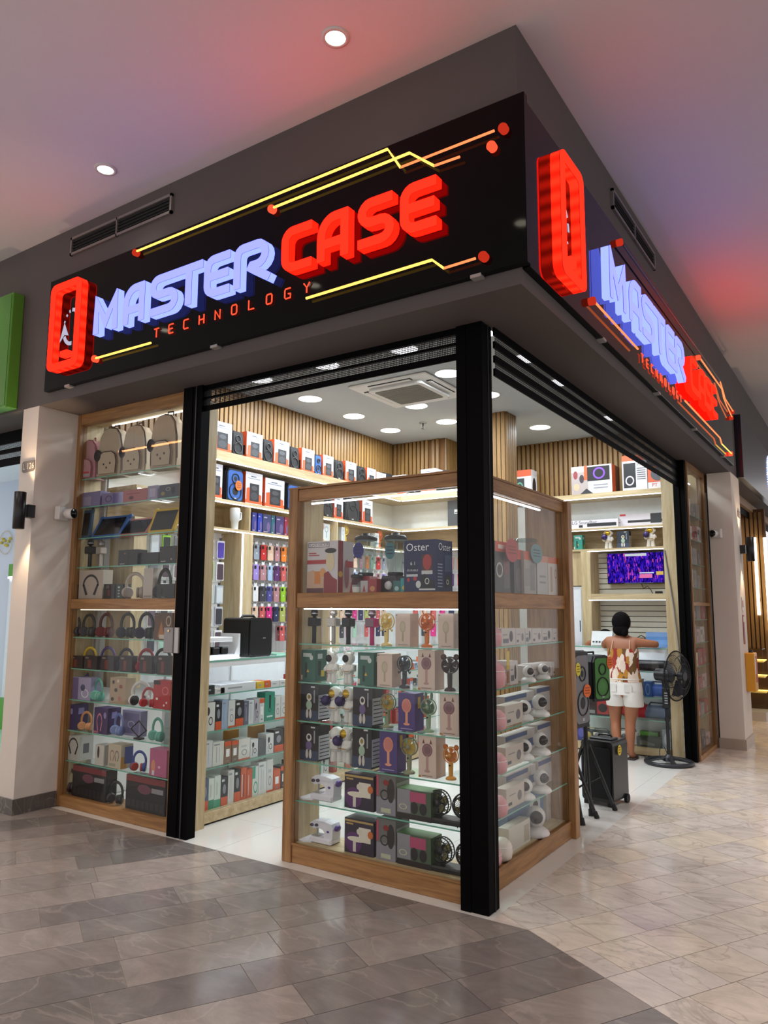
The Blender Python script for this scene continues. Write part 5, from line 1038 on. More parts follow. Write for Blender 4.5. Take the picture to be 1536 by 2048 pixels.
# cartons on the corner shelf top (face -y)
for k, x0, x1, h, lb in (('b', 1108, 1185, .21, 'white speaker carton at the left of the corner shelf top'), ('s', 1205, 1265, .17, 'low black speaker on the corner shelf top'), ('b', 1266, 1348, .25, 'white speaker carton between two black speakers on the corner shelf'), ('s', 1350, 1420, .20, 'black speaker beside the slatted post')):
    a = on(*kw(x0, 850), 'y', 4.50).x; b = on(*kw(x1, 850), 'y', 4.50).x
    if k == 'b': put_carton('speaker_carton', lb, ((a+b)/2, 4.5, 3.037), 0, (b-a, .2, h+.05), 'd3d5dc', SPKBOX(1, 1, 1))
    else: place(('cs', x0), b_speaker(b-a, .18, h+.05, '17171a', '1f1f23'), ((a+b)/2, 4.5, 3.037), 0, lb)
put_carton('board_carton', 'flat dark slate carton standing in the white corner niche', (-2.62, 4.62, 2.577), 0, (.27, .06, .34), '4f5257', [('f', .35, .7, .5, .66, 'd5d8d8'), ('f', .38, .66, .53, .57, '6a6d70')])
# niche row
def b_tumbler():
    t = thing('travel_tumbler', '', 'tumbler'); Wm = mat('dfe3e4', .35)
    MB().lathe([(.034, 0), (.038, .08), (.048, .09), (.052, .19), (.05, .2)], Wm, n=18).obj('body', t); MB().lathe([(.05, .2), (.046, .212), (0, .214)], Wm, n=18).obj('lid', t); MB().tube([(.05, 0, .18), (.085, 0, .175), (.085, 0, .11), (.048, 0, .1)], .009, Wm, 8).obj('handle', t); return t
y, w = W_fit(crop(380, 960, 5.6875), 470, 575, 2.3, 550); place('tumbler', b_tumbler, (-3.42, y, 2.307), R90, 'white handled tumbler in the lit niche')
place('tumblerg', lambda: b_tumbler(), (-3.42, y-.42, 2.307), R90, 'white handled tumbler near the wooden jamb')
kn = crop(380, 960, 5.6875)
for i, (x0, x1, c, lb) in enumerate([(722, 772, '343a86', 'indigo smartphone carton at the start of the niche row'), (788, 835, '2038a8', 'bright blue smartphone carton in the niche row'), (845, 935, '3a3f6a', 'wide slate blue tablet carton in the niche row'), (940, 980, '1f5f6a', 'petrol green smartphone carton in the niche row'), (992, 1082, '44386a', 'wide violet tablet carton in the niche row'), (1090, 1130, '8f2438', 'crimson smartphone carton in the niche row')]):
    y, w = W_fit(kn, x0, x1, 2.3, 590); put_carton('phone_carton', lb, (-3.42, y, 2.307), R90, (w, .04, .2), c, [('f', .1, .5, .8, .86, 'a5a8c8'), ('f', .45, .9, .1, .6, '6a5a86', 'o'), ('f', .1, .6, .08, .12, 'b5a8b0')])
for key, kind, x0, x1, h, lb in (('fpk', 'f', 245, 275, 0, 'pink handheld fan in the niche behind the case glass'), (None, 'b', 262, 328, .2, 'white fan carton beside the pink fan in the niche'), ('fyn', 'f', 340, 385, 0, 'amber handheld fan in the niche'), (None, 'b', 432, 462, .19, 'slim white carton beside the small yellow fan'), ('fyn2', 'f', 462, 492, 0, 'small yellow handheld fan in the niche'), (None, 'b', 735, 770, .18, 'pale blue carton beside the orange fan in the niche'), ('fon', 'f', 772, 800, 0, 'orange handheld fan at the end of the niche')):
    y, w = W_fit(kg, x0, x1, 2.3, 450)
    if kind == 'b': put_carton('fan_carton', lb, (-3.42, y, 2.307), R90, (w, .07, h), 'cfd5d8', [('f', .25, .75, .5, .85, '8d99a5', 'a'), ('f', .44, .56, .2, .5, '9aa5b0')])
    else: place(key, b_fan({'fpk': 'd0708a', 'fyn': 'e0b45a', 'fyn2': 'd8b84a', 'fon': 'd8702c'}[key], {'fpk': 'c05a78', 'fyn': 'd89a3a', 'fyn2': 'd0a83a', 'fon': 'c8602a'}[key]), (-3.44, y, 2.307), R90, lb)
# hanging phone cases: hook (part of the shelving) + case
CASE_C = {'red': 'c02a2c', 'grey blue': '8f9aa8', 'orange': 'dd7a2c', 'lilac': '9a86d0', 'dusty rose': 'b08088', 'sky blue': '9fb8d8', 'plum': '5a3068', 'lime green': '8fc02c', 'charcoal': '3a3c44', 'indigo': '4a4a90', 'coral': 'c85a58', 'magenta': 'd02a80', 'mint': 'a5cfb8', 'white': 'dfe0e2', 'navy': '262c50', 'olive': 'a8b05a', 'peach': 'd8b8a0'}
def b_case(c):
    def f():
        t = thing('phone_case', '', 'phone case'); M1 = mat(c, .4)
        MB().prism(rrect(-.038, .038, -.155, 0, .012, 3), -.006, .006, M1).obj('shell', t)
        MB().prism(rrect(-.03, -.002, -.045, -.012, .007, 3), -.009, -.006, mat('2a2a2e', .25)).obj('camera_window', t)
        MB().box(-.02, .02, -.001, .001, 0, .03, mat('e3e6e8', .5)).obj('hang_tab', t)
        MB().lathe([(.008, 0), (.008, .0015)], mat('d9d9dc', .3), (.0, -.006, -.09), 8, 'y').obj('logo_dot', t)
        return t
    return f
rowz = [2.195, 1.99, 1.775, 1.57, 1.37]; rown = ['top', 'second', 'third', 'fourth', 'fifth']
pat = [['red', 'grey blue', 'red', 'peach', 'dusty rose', 'orange', 'mint'], ['dusty rose', 'lilac', 'dusty rose', 'sky blue', 'plum', 'coral', 'white'], ['lime green', 'white', 'charcoal', 'indigo', 'dusty rose', 'lime green', 'navy'], ['coral', 'peach', 'coral', 'magenta', 'navy', 'olive', 'lilac'], ['navy', 'charcoal', 'magenta', 'mint', 'lilac', 'coral', 'sky blue']]
HK = None
def hook(parent, x, y, z, axis):
    global HK
    if HK is None: HK = MB().tube([(0, .16, .04), (0, .0, .035), (0, -.02, .045), (0, -.028, .06)], .0025, mat('d9dadc', .3, .6), 5).data('peg_hook')
    o = bpy.data.objects.new('peg_hook', HK); COL.objects.link(o); o.parent = parent; o.location = (x, y, z); o.rotation_euler.z = axis
def hang(parent, pts, axis, dx, where, seed):
    rg = random.Random(seed)
    for r, z in enumerate(rowz):
        for i, (x, y) in enumerate(pts):
            if z < 1.5 and i % 5 == 4: continue
            c = pat[r][i % 7] if i < 14 else rg.choice(list(CASE_C)); hook(parent, x, y, z-.01, axis)
            for dep in ((0, .05) if i < 8 and where == 'pegboard' else (0,)):
                cc_ = c if dep == 0 else rg.choice(['white', 'grey blue', 'dusty rose', 'peach'])
                g = 'phone cases hanging on the '+where
                place(('pc', cc_), b_case(CASE_C[cc_]), (x-(dep if axis else 0), y+(0 if axis else dep), z), axis+rg.uniform(-.12, .12), '%s phone case hanging in the %s row of the %s' % (cc_, rown[r], where), g)
hang(shelfL, [(-3.46, 1.79+.104*i) for i in range(12)], R90, 0, 'pegboard', 1)
hang(shelfL, [(-3.46, 3.22+.125*i) for i in range(9)], R90, 0, 'far pegboard', 2)
hang(shelfB, [(-3.2+.13*i, 4.56) for i in range(7)], 0, 0, 'corner pegboard', 3)
pk = [('clear and silver', 'c9d0d4', 'a5b0b8'), ('lime and black', '232428', '8fd030'), ('smoke grey', '6f7478', '8a8f92'), ('lime and violet', '6f689a', '8fd030'), ('white framed plum', '4a3a44', 'e3e3e4'), ('white framed grey', '6f7274', 'e3e3e4'), ('white framed mauve', '6a5a6c', 'e3e3e4'), ('glossy violet', '4a3a9a', 'cfd0dc'), ('glossy black', '33333c', 'c0c4cc'), ('mint', '9fc8b4', 'e0e4e2'), ('pale pink', 'c8aab0', 'e0e0e2')]
def b_pack(c, c2):
    def f():
        t = thing('packaged_phone_case', '', 'phone case'); MB().box(-.046, .046, -.008, .008, -.175, 0, mat(c2, .35), .003).obj('card_pack', t)
        MB().prism(rrect(-.036, .036, -.165, -.018, .01, 3), -.011, -.008, mat(c, .3)).obj('case_window', t); MB().box(-.014, .014, -.001, .001, 0, .026, mat('2a2a2c', .5)).obj('hang_tab', t); return t
    return f
for r, z in enumerate([2.19, 1.985, 1.765, 1.565, 1.345]):
    for i, y in enumerate([.62, .75, .88, 1.01, 1.14, 1.27, 1.40]):
        k = pk[(r*2+i*(1+r % 2)+(i == 6)) % len(pk)]; hook(shelfL, -3.46, y, z-.01, R90)
        place(('pk', k[0]), b_pack(k[1], k[2]), (-3.46, y, z), R90+.08*((i % 3)-1), '%s packaged phone case hanging in the %s row beside the jamb' % (k[0], rown[r]), 'packaged phone cases hanging beside the jamb')
# ================================================================== goods in the long counter (face +x), front at x = -2.385
kc2 = crop(380, 1200, 4.2667)
def C_fit(x0, x1, yb, x): a = on(*kc2(x0, yb), 'x', x); b = on(*kc2(x1, yb), 'x', x); return (a.y+b.y)/2, b.y-a.y
EAR = [('f', .2, .5, .55, .85, '222226', 'o'), ('f', .4, .8, .2, .5, '222226', 'a'), ('f', .25, .3, .1, .6, '222226')]
CBL = [('f', .3, .36, .15, .8, '9aa0a8'), ('f', .55, .62, .15, .75, 'b5b9be'), ('f', .1, .6, .86, .92, '8d9298')]
ORB = [('f', 0, 1, 0, .3, 'd2572a'), ('f', .25, .75, .4, .75, '8a8d94', 'o'), ('f', .1, .5, .84, .92, 'd9dadc')]
ADP = [('f', .25, .75, .3, .65, 'f0f0ee'), ('f', .0, 1, .8, 1, 'd2572a'), ('f', .3, .7, .08, .14, '8a8a8a')]
WHT = [('f', .2, .7, .6, .7, 'b9bcc0'), ('f', .25, .75, .2, .5, '8d9096', 'a'), ('f', 0, 1, 0, .06, 'd2572a')]
GRN = [('f', .4, .6, .45, .9, '14322c'), ('f', .2, .8, .12, .18, 'cfe0da'), ('f', .35, .65, .3, .45, '14322c', 'a')]
rowB = [(120, 212, .205, 'd6d6d4', EAR, 'white carton with black earbuds'), (216, 268, .2, '26262a', ORB, 'black and orange slim carton'), (270, 320, .21, '9db0cc', CBL, 'pale blue cable carton'), (324, 384, .20, 'd2d3d2', WHT, 'white carton with orange foot'), (387, 456, .19, '2a2424', ORB, 'black and orange speaker carton'), (459, 498, .18, '5a5f74', CBL, 'slate blue slim carton'), (500, 545, .18, 'd0d4d8', CBL, 'white slim cable carton'), (547, 590, .185, 'b5aeb8', EAR, 'mauve earbud carton'), (592, 634, .185, 'cfd2d2', ADP, 'white charger carton'), (638, 722, .225, '2f8f78', GRN, 'green earphone carton'), (726, 772, .18, 'd8d8d4', WHT, 'white carton with ring print'), (775, 830, .18, 'd6d6d2', WHT, 'wide white carton with ring print')]
rowC = [(108, 190, .19, 'cfd0d2', CBL, 'white stylus carton'), (193, 288, .17, 'd5d4cc', CBL, 'wide white stylus carton'), (291, 352, .16, '8a6a52', ADP, 'brown topped charger carton'), (355, 411, .155, '7d6450', ADP, 'brown topped charger carton beside it'), (413, 511, .155, 'd8d6cf', WHT, 'broad cream carton'), (514, 580, .135, 'd5d5d6', EAR, 'white earbud carton'), (582, 645, .12, '55565c', [], 'low grey carton'), (648, 713, .155, 'd9d9d8', EAR, 'white carton with three dots'), (716, 795, .175, '242226', ORB, 'black carton with orange print'), (798, 850, .18, '2a2628', ORB, 'black carton by the case post')]
rowD = [(95, 155, .225, '4a5a78', ORB, 'blue and orange cable carton'), (157, 204, .215, 'd5dcd6', [('f', 0, 1, 0, .3, '2f8f6a'), ('f', .3, .5, .4, .8, 'b9c0bc')], 'white carton with green foot'), (206, 260, .225, 'd3dcd4', [('f', 0, 1, 0, .25, '3a9a74'), ('f', .3, .5, .4, .8, 'b9c0bc')], 'wide white carton with green foot'), (262, 320, .205, '2c2a2c', ORB, 'black carton with orange foot'), (322, 374, .24, 'd2d0cc', CBL, 'tall white carton with cable loop'), (376, 428, .235, '2d2c2e', ORB, 'tall black carton with orange foot'), (430, 480, .235, 'cc5a30', [('f', .2, .3, .1, .8, 'e8e0da'), ('f', .5, .6, .1, .8, '2a2a2a')], 'orange cable carton'), (482, 528, .215, 'c85428', [('f', .3, .4, .1, .8, 'e8d8d0')], 'orange cable carton beside it'), (530, 580, .225, 'd2dad4', [('f', .2, .9, .1, .5, '2f9a78', 'a'), ('f', 0, .5, .6, 1, '3a9a80')], 'white and green cable carton'), (582, 650, .245, 'd8d9d8', CBL, 'tall plain white carton'), (652, 706, .25, 'd6d4d2', WHT, 'tall white carton with orange cap'), (710, 770, .16, 'cc5a34', ADP, 'orange charger carton'), (772, 825, .175, '34343c', ADP, 'dark charger carton with white plug')]
for row, z, yb, nm in ((rowB, .65, 1060, 'upper'), (rowC, .39, 1370, 'middle'), (rowD, .09, 1700, 'lowest')):
    for i, (x0, x1, h, c, decs, lb) in enumerate(row):
        y, w = C_fit(x0, x1, yb-(x0-100)*.2, -2.43); y = max(y, .30+w/2); put_carton('accessory_carton', '%s on the %s counter shelf' % (lb, nm), (-2.43, y, z), R90, (w*.97, .09, h), c, decs)
tall = [(320, 415, .2, 'cd9448', 'amber carton standing behind the brown topped chargers'), (527, 635, .2, 'cf9240', 'amber carton standing behind the low grey carton')]
for x0, x1, h, c, lb in tall:
    y, w = C_fit(x0, x1, 1200, -2.60); put_carton('accessory_carton', lb, (-2.60, y, .39), R90, (w, .05, h), c, [('f', .4, .6, .5, .7, 'e8c890', 't')])
flat = [(262, 560, .045, 'd6d8dc', 'wide flat white carton on the highest counter shelf', .22), (130, 210, .05, '1d1d20', 'flat black carton near the jamb on the highest counter shelf', .1), (214, 296, .03, 'd5d2ce', 'thin white carton beside the flat black carton', .1), (180, 258, .035, 'b8a53a', 'small yellow carton behind the thin white carton', .06), (574, 634, .04, 'd9b02c', 'yellow carton right of the wide flat white carton', .12), (638, 688, .042, 'd8622c', 'orange carton right of the yellow carton', .12), (692, 760, .035, 'd5d6d8', 'low white carton right of the orange carton', .12), (764, 835, .036, 'd8d4cf', 'low cream carton beside the case post', .12)]
for i, (x0, x1, h, c, lb, d) in enumerate(flat):
    y, w = C_fit(x0, x1, 770-(x0-130)*.12, -2.43); x = -2.62 if i == 3 else -2.43; put_carton('accessory_carton', lb, (x, max(y, .29+w/2), .915), R90, (w, d, h*1.3), c, [('f', .2, .6, .4, .6, '9a9da2'), ('t', .2, .45, .2, .8, 'b5b9c2'), ('t', .55, .8, .2, .8, 'b5b9c2')])
# the rest of the counter, seen through the corner case
rg = random.Random(11)
cols = [('white', 'd5d6d6'), ('black', '27262a'), ('orange', 'cc5a30'), ('green', '2f8f72'), ('pale blue', 'a5b8d0'), ('grey', '7d8084'), ('cream', 'd5cdb8'), ('red', 'a8302c')]
for z, nm in ((.915, 'highest'), (.65, 'upper'), (.39, 'middle'), (.09, 'lowest')):
    y = 1.28
    while y < 3.6:
        w = rg.choice([.06, .075, .09, .11]); cn, c = rg.choice(cols); h = rg.uniform(.12, .22) if z < .9 else rg.uniform(.04, .12)
        put_carton('accessory_carton', '%s accessory carton on the far part of the %s counter shelf' % (cn, nm), (-2.44, y+w/2, z), R90, (w*.96, .09, round(h, 2)), c, rg.choice([EAR, CBL, ORB, ADP, WHT]), 'cartons on the far part of the counter'); y += w+rg.choice([.0, .0, .02, .06])
# things on the counter top
t = thing('party_speaker', 'large black boxy speaker standing on the long glass counter', 'speaker', (-2.43, .875, 1.165), R90)
Bs = mat('0c0b0d', .5)
MB().prism(rrect(-.135, .135, 0, .31, .03), .0, .28, Bs).obj('cabinet', t); MB().prism(rrect(-.125, .125, .012, .298, .024), -.012, 0, mat('09090a', .7)).obj('front_grille', t); MB().box(.02, .05, -.0135, -.012, .145, .152, STEEL).obj('badge', t); MB().tube([(-.08, .14, .305), (-.06, .14, .325), (.06, .14, .325), (.08, .14, .305)], .012, Bs, 6).obj('handle', t)
t = thing('desk_display_stand', 'white angled display stand with black gadgets beside the large black speaker', 'display stand', (-2.44, .50, 1.165), R90)
Wp = mat('dde0e4', .4)
MB().box(-.20, .16, 0, .22, 0, .035, Wp, .004).obj('base', t); MB().prism([(.10, .03), (.16, .03), (.16, .19), (.145, .19), (.135, .10)], .0, .2, Wp).obj('bent_panel', t); MB().box(-.2, .10, .02, .2, .13, .165, Wp, .004).obj('upper_tray', t)
for i in range(3): MB().box(-.19+.09*i, -.12+.09*i, .02, .12, .036, .09, mat('141416', .4), .008).obj('gadget', t)
put_carton('flyer_pad', 'green flyer pad on the counter beside the large black speaker', (-2.44, 1.18, 1.165), R90, (.18, .22, .012), '6a9a86', [('t', .1, .9, .1, .9, '8ab8a0')], None, 'flyer')
# ================================================================== back wall goods
kr = crop(980, 820, 3.84)
def R_fit(x0, x1, yb, y): a = on(*kr(x0, yb), 'y', y); b = on(*kr(x1, yb), 'y', y); return (a.x+b.x)/2, b.x-a.x
def R_box(x0, x1, yt, yb, z, c, decs, label, d=.2, y=5.50, cat='box'):
    x, w = R_fit(x0, x1, yb, y); h = on(*kr((x0+x1)/2, yt), 'y', y).z-z; return put_carton('speaker_carton', label, (x, y, z), 0, (w, d, h), c, decs, None, cat)
R_box(180, 318, 462, 610, 2.997, 'd5d5da', [('f', 0, 1, .78, 1, 'd2572a'), ('f', .1, .62, .08, .72, '1c2024'), ('f', .16, .56, .2, .6, '5a9a7a', 'a'), ('r', .2, .8, .05, .75, '2a2022', 'o'), ('r', 0, 1, .8, 1, 'c9c4c4')], 'white carton with a green ring speaker beside the slatted post')
R_box(628, 940, 425, 632, 2.997, 'd0ced2', [('f', .0, .42, .0, .8, 'a59a98'), ('f', .05, .16, .55, .85, '8a3a40', 'o'), ('f', .2, .32, .4, .7, '3a3036', 'o'), ('f', .05, .2, .15, .4, 'c8a888', 'o'), ('f', .32, .40, .5, 1, 'c85a30'), ('f', .2, .55, 0, .2, '2a2a30', 't'), ('f', .40, .95, .45, .95, '17151a'), ('f', .54, .84, .5, .92, '7a4ac0', 'a'), ('f', .55, .9, .18, .22, '8a8a92'), ('f', .55, .9, .28, .32, '8a8a92'), ('r', 0, .5, 0, 1, 'd0562c'), ('r', .5, 1, 0, 1, '5a3428')], 'wide party speaker carton with a purple ring on the back shelf', .3)
R_box(1020, 1210, 345, 605, 2.997, 'd3d1d4', [('f', 0, 1, .84, 1, 'd2572a'), ('f', .05, .55, .08, .78, '17171a'), ('f', .12, .48, .14, .42, 'cfc4d8', 'a'), ('f', .6, .98, .68, .72, '3a3a40', ('PT', .05))]+[('f', .6, .95, .3+.06*i, .325+.06*i, '55555c') for i in range(6)], 'tall white speaker carton with orange top on the back shelf')
R_box(1215, 1365, 430, 592, 2.997, 'cfccd0', [('f', 0, 1, .3, 1, 'c85a36'), ('f', .15, .9, .35, .95, '4a4a52', 'o'), ('f', .2, .8, .1, .22, 'c0402c', ('PT', .06))], 'orange fronted speaker carton at the end of the back shelf')
R_box(560, 985, 845, 915, 2.562, 'd5d2da', [('f', 0, .14, .2, .95, '7a6aa8'), ('f', .17, .6, .55, .85, '33323a', ('LG Soundbar', .06)), ('f', .3, .37, .15, .45, '2a2a30'), ('f', .45, .97, .2, .6, '24252a'), ('r', .2, .8, .5, .6, '55555c')], 'long white sound bar carton on the back shelf by the corner case', .12)
R_box(1000, 1385, 790, 905, 2.562, 'd3d0da', [('f', .0, .12, .85, 1, 'c03a3c'), ('f', .16, 1, .32, .5, '1d1d22'), ('f', .62, .84, .22, .95, '26262a')], 'white sound bar and subwoofer carton on the back shelf', .08, 5.60)
def S_it(key, build, x0, x1, yb, z, lb, y=5.55, s=1.1): x, w = R_fit(x0, x1, yb, y); return place(key, build, (x, y, z), 0, lb, None, (s, s, s))
S_it('ab', None, 565, 612, 1070, 2.302, 'white astronaut bear lamp on the back shelf'); S_it('ap', None, 880, 945, 1065, 2.302, 'gold-visor astronaut lamp left of the dark carton on the back shelf'); S_it('ap', None, 1205, 1270, 1062, 2.302, 'gold-visor astronaut lamp right of the dark carton on the back shelf', 5.55, 1.15)
R_box(645, 710, 962, 1070, 2.302, '2f8a7c', TEALBOX, 'bright teal projector carton on the back shelf', .1)
R_box(978, 1070, 930, 1065, 2.302, '1f2a3a', darkbox('9fb8a0'), 'dark blue projector carton on the back shelf', .1)
# television: real panel with a lit picture
def tvmat():
    m = bpy.data.materials.new('city_game_screen'); m.use_nodes = True; nt = m.node_tree; L = nt.links.new; nt.nodes.remove(nt.nodes['Principled BSDF'])
    tc = nt.nodes.new('ShaderNodeTexCoord'); mp = nt.nodes.new('ShaderNodeMapping'); mp.inputs['Scale'].default_value = (46, 1, 13); L(tc.outputs['Object'], mp.inputs[0])
    v = nt.nodes.new('ShaderNodeTexVoronoi'); v.distance = 'CHEBYCHEV'; v.inputs['Scale'].default_value = 2.2; L(mp.outputs[0], v.inputs['Vector'])
    r = nt.nodes.new('ShaderNodeValToRGB'); r.color_ramp.interpolation = 'CONSTANT'; e = r.color_ramp.elements
    for i, (p, c) in enumerate(((0, '14085a'), (.34, '2410a0'), (.58, '3c1cc0'), (.78, '5a26d0'), (.9, '9a38c8'), (.96, 'e0509a'))):
        q = e[i] if i < 2 else e.new(p); q.position = p; q.color = (*lin(c), 1)
    n = nt.nodes.new('ShaderNodeTexWhiteNoise'); L(v.outputs['Position'], n.inputs['Vector']); L(n.outputs[0], r.inputs[0])
    em = nt.nodes.new('ShaderNodeEmission'); em.inputs[1].default_value = .95; L(r.outputs[0], em.inputs[0]); L(em.outputs[0], nt.nodes['Material Output'].inputs[0]); return m
kv = crop(1110, 980, 4.955); a = on(*kv(512, 628), 'y', 5.68); b = on(*kv(1090, 925), 'y', 5.68); w, h = b.x-a.x, a.z-b.z
t = thing('television', 'wall television showing a purple city game on the slat boards', 'television', ((a.x+b.x)/2, 5.68, b.z))
MB().box(-w/2, w/2, 0, .05, 0, h, mat('0b0a0e', .3), .004).obj('housing', t); MB().box(-w/2+.008, w/2-.008, -.001, 0, .014, h-.008, tvmat()).obj('screen', t)
hud = MB(); hud.box(-.12, .14, -.003, -.001, h*.88, h*.96, emit('d5dde0', .9)).box(w*.36, w*.48, -.003, -.001, h*.27, h*.38, emit('e0c060', .9)).box(.05, .2, -.003, -.001, h*.18, h*.30, emit('ee7ab0', .9)).box(.05, .22, -.0035, -.001, h*.32, h*.36, emit('cfd8f0', .9)).box(-w*.2, w*.3, -.003, -.001, h*.02, h*.026, emit('c0c8e8', .7)); hud.obj('game_banner', t)
MB().box(-.1, .1, .05, .1, h*.3, h*.7, DARK).obj('wall_bracket', t)
MB().tube([(.06, .03, 0), (.09, .0, -.06), (.14, -.01, -.03), (.18, .0, -.08), (.2, .0, -.13)], .005, BLACK, 5).obj('power_cable', t)
place('adapter', lambda: (lambda tt: (MB().box(-.04, .04, -.025, .025, 0, .03, BLACK, .005).obj('shell', tt), tt)[1])(thing('power_adapter', '', 'adapter')), (b.x-.06, 5.62, 1.746), 0, 'black power adapter on the shelf below the television')
# counter top near the clerk
put_carton('tool_carton', 'blue device box on the far glass counter', (-.30, 4.98, 1.145), 0, (.30, .14, .16), '4a74a8', [('f', 0, 1, .72, 1, '6a8ab8'), ('f', .2, .8, .2, .5, '5a84b8')], None, 'device')
t = thing('audio_mixer', 'small silver audio mixer leaning behind the far counter', 'mixer', (-.98, 5.05, 1.145)); MB().prism([(0, 0), (.1, 0), (.1, .16), (.06, .16)], -.12, .12, mat('c9cdd0', .4), 'x').obj('housing', t)
for i in range(6): MB().box(-.1+.036*i, -.082+.036*i, .0, .02, .03, .045, DARK).obj('knob', t)
t = thing('gooseneck_lamp', 'pair of black gooseneck clip lights on the far counter', 'lamp', (-.46, 5.05, 1.145)); MB().box(-.09, .09, -.03, .03, 0, .02, BLACK, .004).obj('base', t)
for sx in (-1, 1): MB().tube([(sx*.06-.05, 0, .02), (sx*.06-.04, 0, .1), (sx*.06, 0, .125), (sx*.06+.04, 0, .1), (sx*.06+.04, 0, .07)], .006, BLACK, 6).obj('neck', t); MB().lathe([(.01, .08), (.02, .05), (.018, .045)], BLACK, (sx*.06+.04, 0, 0), 10).obj('lamp_head', t)
# goods inside the far counter (front y = 4.76)
kq = crop(1110, 1200, 4.655)
def Q_fit(x0, x1, yb, y): a = on(*kq(x0, yb), 'y', y); b = on(*kq(x1, yb), 'y', y); return (a.x+b.x)/2, b.x-a.x
def Q_box(x0, x1, h, yb, z, c, decs, label, d=.14, y=4.81): x, w = Q_fit(x0, x1, yb, y); return put_carton('speaker_carton', label, (x, y, z), 0, (w, d, h), c, decs)
def b_boombox(c, c2):
    def f():
        t = thing('boombox', '', 'speaker'); M1 = mat(c, .4)
        MB().tube([(-.12, .05, .065), (-.1, .05, .065), (.1, .05, .065), (.12, .05, .065)], [.05, .062, .062, .05], M1, 16).obj('body', t)
        for sx in (-1, 1): MB().lathe([(.055, sx*.12), (.045, sx*.128), (0, sx*.13)], mat(c2, .4), (0, .05, .065), 18, 'x').obj('end_cone', t)
        MB().tube([(-.08, .05, .12), (-.06, .05, .15), (.06, .05, .15), (.08, .05, .12)], .008, mat(c2, .4), 6).obj('handle', t); return t
    return f
def b_radio(c, c2):
    def f():
        t = thing('retro_radio', '', 'radio'); MB().box(-.09, .09, 0, .07, 0, .12, mat(c, .4), .008).obj('case', t); MB().lathe([(.04, 0), (.036, .008), (0, .009)], mat(c2, .4), (-.03, 0, .06), 16, 'y').obj('speaker_cone', t); MB().box(.03, .08, -.004, 0, .07, .1, mat('d8d2b8', .4)).obj('dial', t); MB().tube([(-.07, .035, .12), (-.07, .035, .14), (.07, .035, .14), (.07, .035, .12)], .005, mat(c2, .4), 5).obj('handle', t); return t
    return f
def Q_it(key, build, xc, yb, z, lb, s=1., y=4.84): x, w = Q_fit(xc-10, xc+10, yb, y); return place(key, build, (x, y, z), 0, lb, None, (s, s, s))
t = thing('sound_bar', 'black cylinder sound bar on the highest shelf of the far counter', 'speaker', (Q_fit(790, 985, 640, 4.82)[0], 4.86, .89)); MB().tube([(-.19, 0, .06), (-.18, 0, .06), (.18, 0, .06), (.19, 0, .06)], [.05, .06, .06, .05], mat('141416', .5), 16).obj('body', t); MB().box(-.1, .1, -.066, -.05, .04, .08, mat('3a3c40', .4)).obj('control_panel', t)
Q_box(410, 560, .10, 620, .89, '1d1d20', [('f', .1, .6, .3, .6, '3a3a40')], 'black sound bar carton behind the woman')
Q_box(200, 400, .12, 540, .89, 'd0c23a', [('f', 0, 1, 0, .5, '26262a')], 'yellow and black carton by the tripod speaker')
Q_box(320, 465, .19, 860, .62, '2a1a1c', [('f', .6, 1, .1, .9, 'b0282c'), ('f', .1, .5, .3, .8, '17171a', 'o')], 'black and red speaker carton on the second shelf of the far counter')
Q_box(480, 700, .17, 870, .62, '7a2a26', [('f', .1, .6, .2, .8, 'd0a88a', 'o')], 'red carton behind the woman in white shorts'); Q_box(720, 800, .18, 860, .62, 'c8a08a', [('f', .2, .8, .2, .8, '8a4a3a', 'o')], 'tan carton beside the blue boombox carton')
Q_box(830, 900, .16, 880, .62, '2f5fa8', [('f', .2, .8, .1, .9, '7a9ad0', 'a')], 'blue boombox carton beside the blue boombox'); Q_it('bbb', b_boombox('3a6ac8', '26407a'), 960, 890, .62, 'blue boombox on the second shelf of the far counter', 1.05)
Q_box(290, 500, .19, 1090, .38, '2b1517', [('f', .5, 1, .1, .9, 'a8282a'), ('f', .55, .95, .2, .7, '1a1a1c', 'o'), ('f', .1, .4, .1, .3, '8a8a8a')], 'wide black and red carton on the third shelf of the far counter')
Q_it('bbr', b_boombox('b8202c', '8a1820'), 745, 1115, .38, 'red boombox beside the woman', 1.2); Q_it('bbg', b_boombox('5a6a88', '3a4660'), 945, 1112, .38, 'slate blue boombox with handle', 1.15); Q_box(880, 955, .1, 1000, .38, 'b02830', [('f', .2, .8, .2, .8, '7a1a20', 'o')], 'small red carton behind the slate blue boombox', .06, 4.98)
Q_it('rgold', b_radio('26242a', 'b09a4a'), 335, 1310, .09, 'black radio with gold cone on the counter floor'); Q_it('rblk', b_radio('2a2a30', '6a6a72'), 425, 1310, .09, 'black radio with grey cone on the counter floor'); Q_it('rwht', b_radio('d5d2cc', '3a3a40'), 680, 1370, .09, 'white radio between the legs of the woman', 1.15)
Q_box(200, 290, .17, 1310, .09, '3a3a8a', [('f', .2, .8, .2, .8, '5a5ab0', 'o')], 'violet carton behind the trolley speaker'); Q_box(790, 960, .14, 1290, .09, '4a5a3a', [('f', 0, 1, .6, 1, '6fb84a'), ('f', .2, .9, .1, .5, '2f3a2a', 'o')], 'green and grey carton on the counter floor', .1, 4.95); Q_box(770, 1000, .10, 1380, .09, '33362f', [('f', .1, .7, .2, .7, '6a6a5a', 'w')], 'low dark camouflage carton by the fan pole'); Q_box(1000, 1080, .2, 1300, .09, '8a8f94', [('f', .2, .8, .2, .8, 'b5bac0', 'o')], 'grey carton in the end of the far counter')
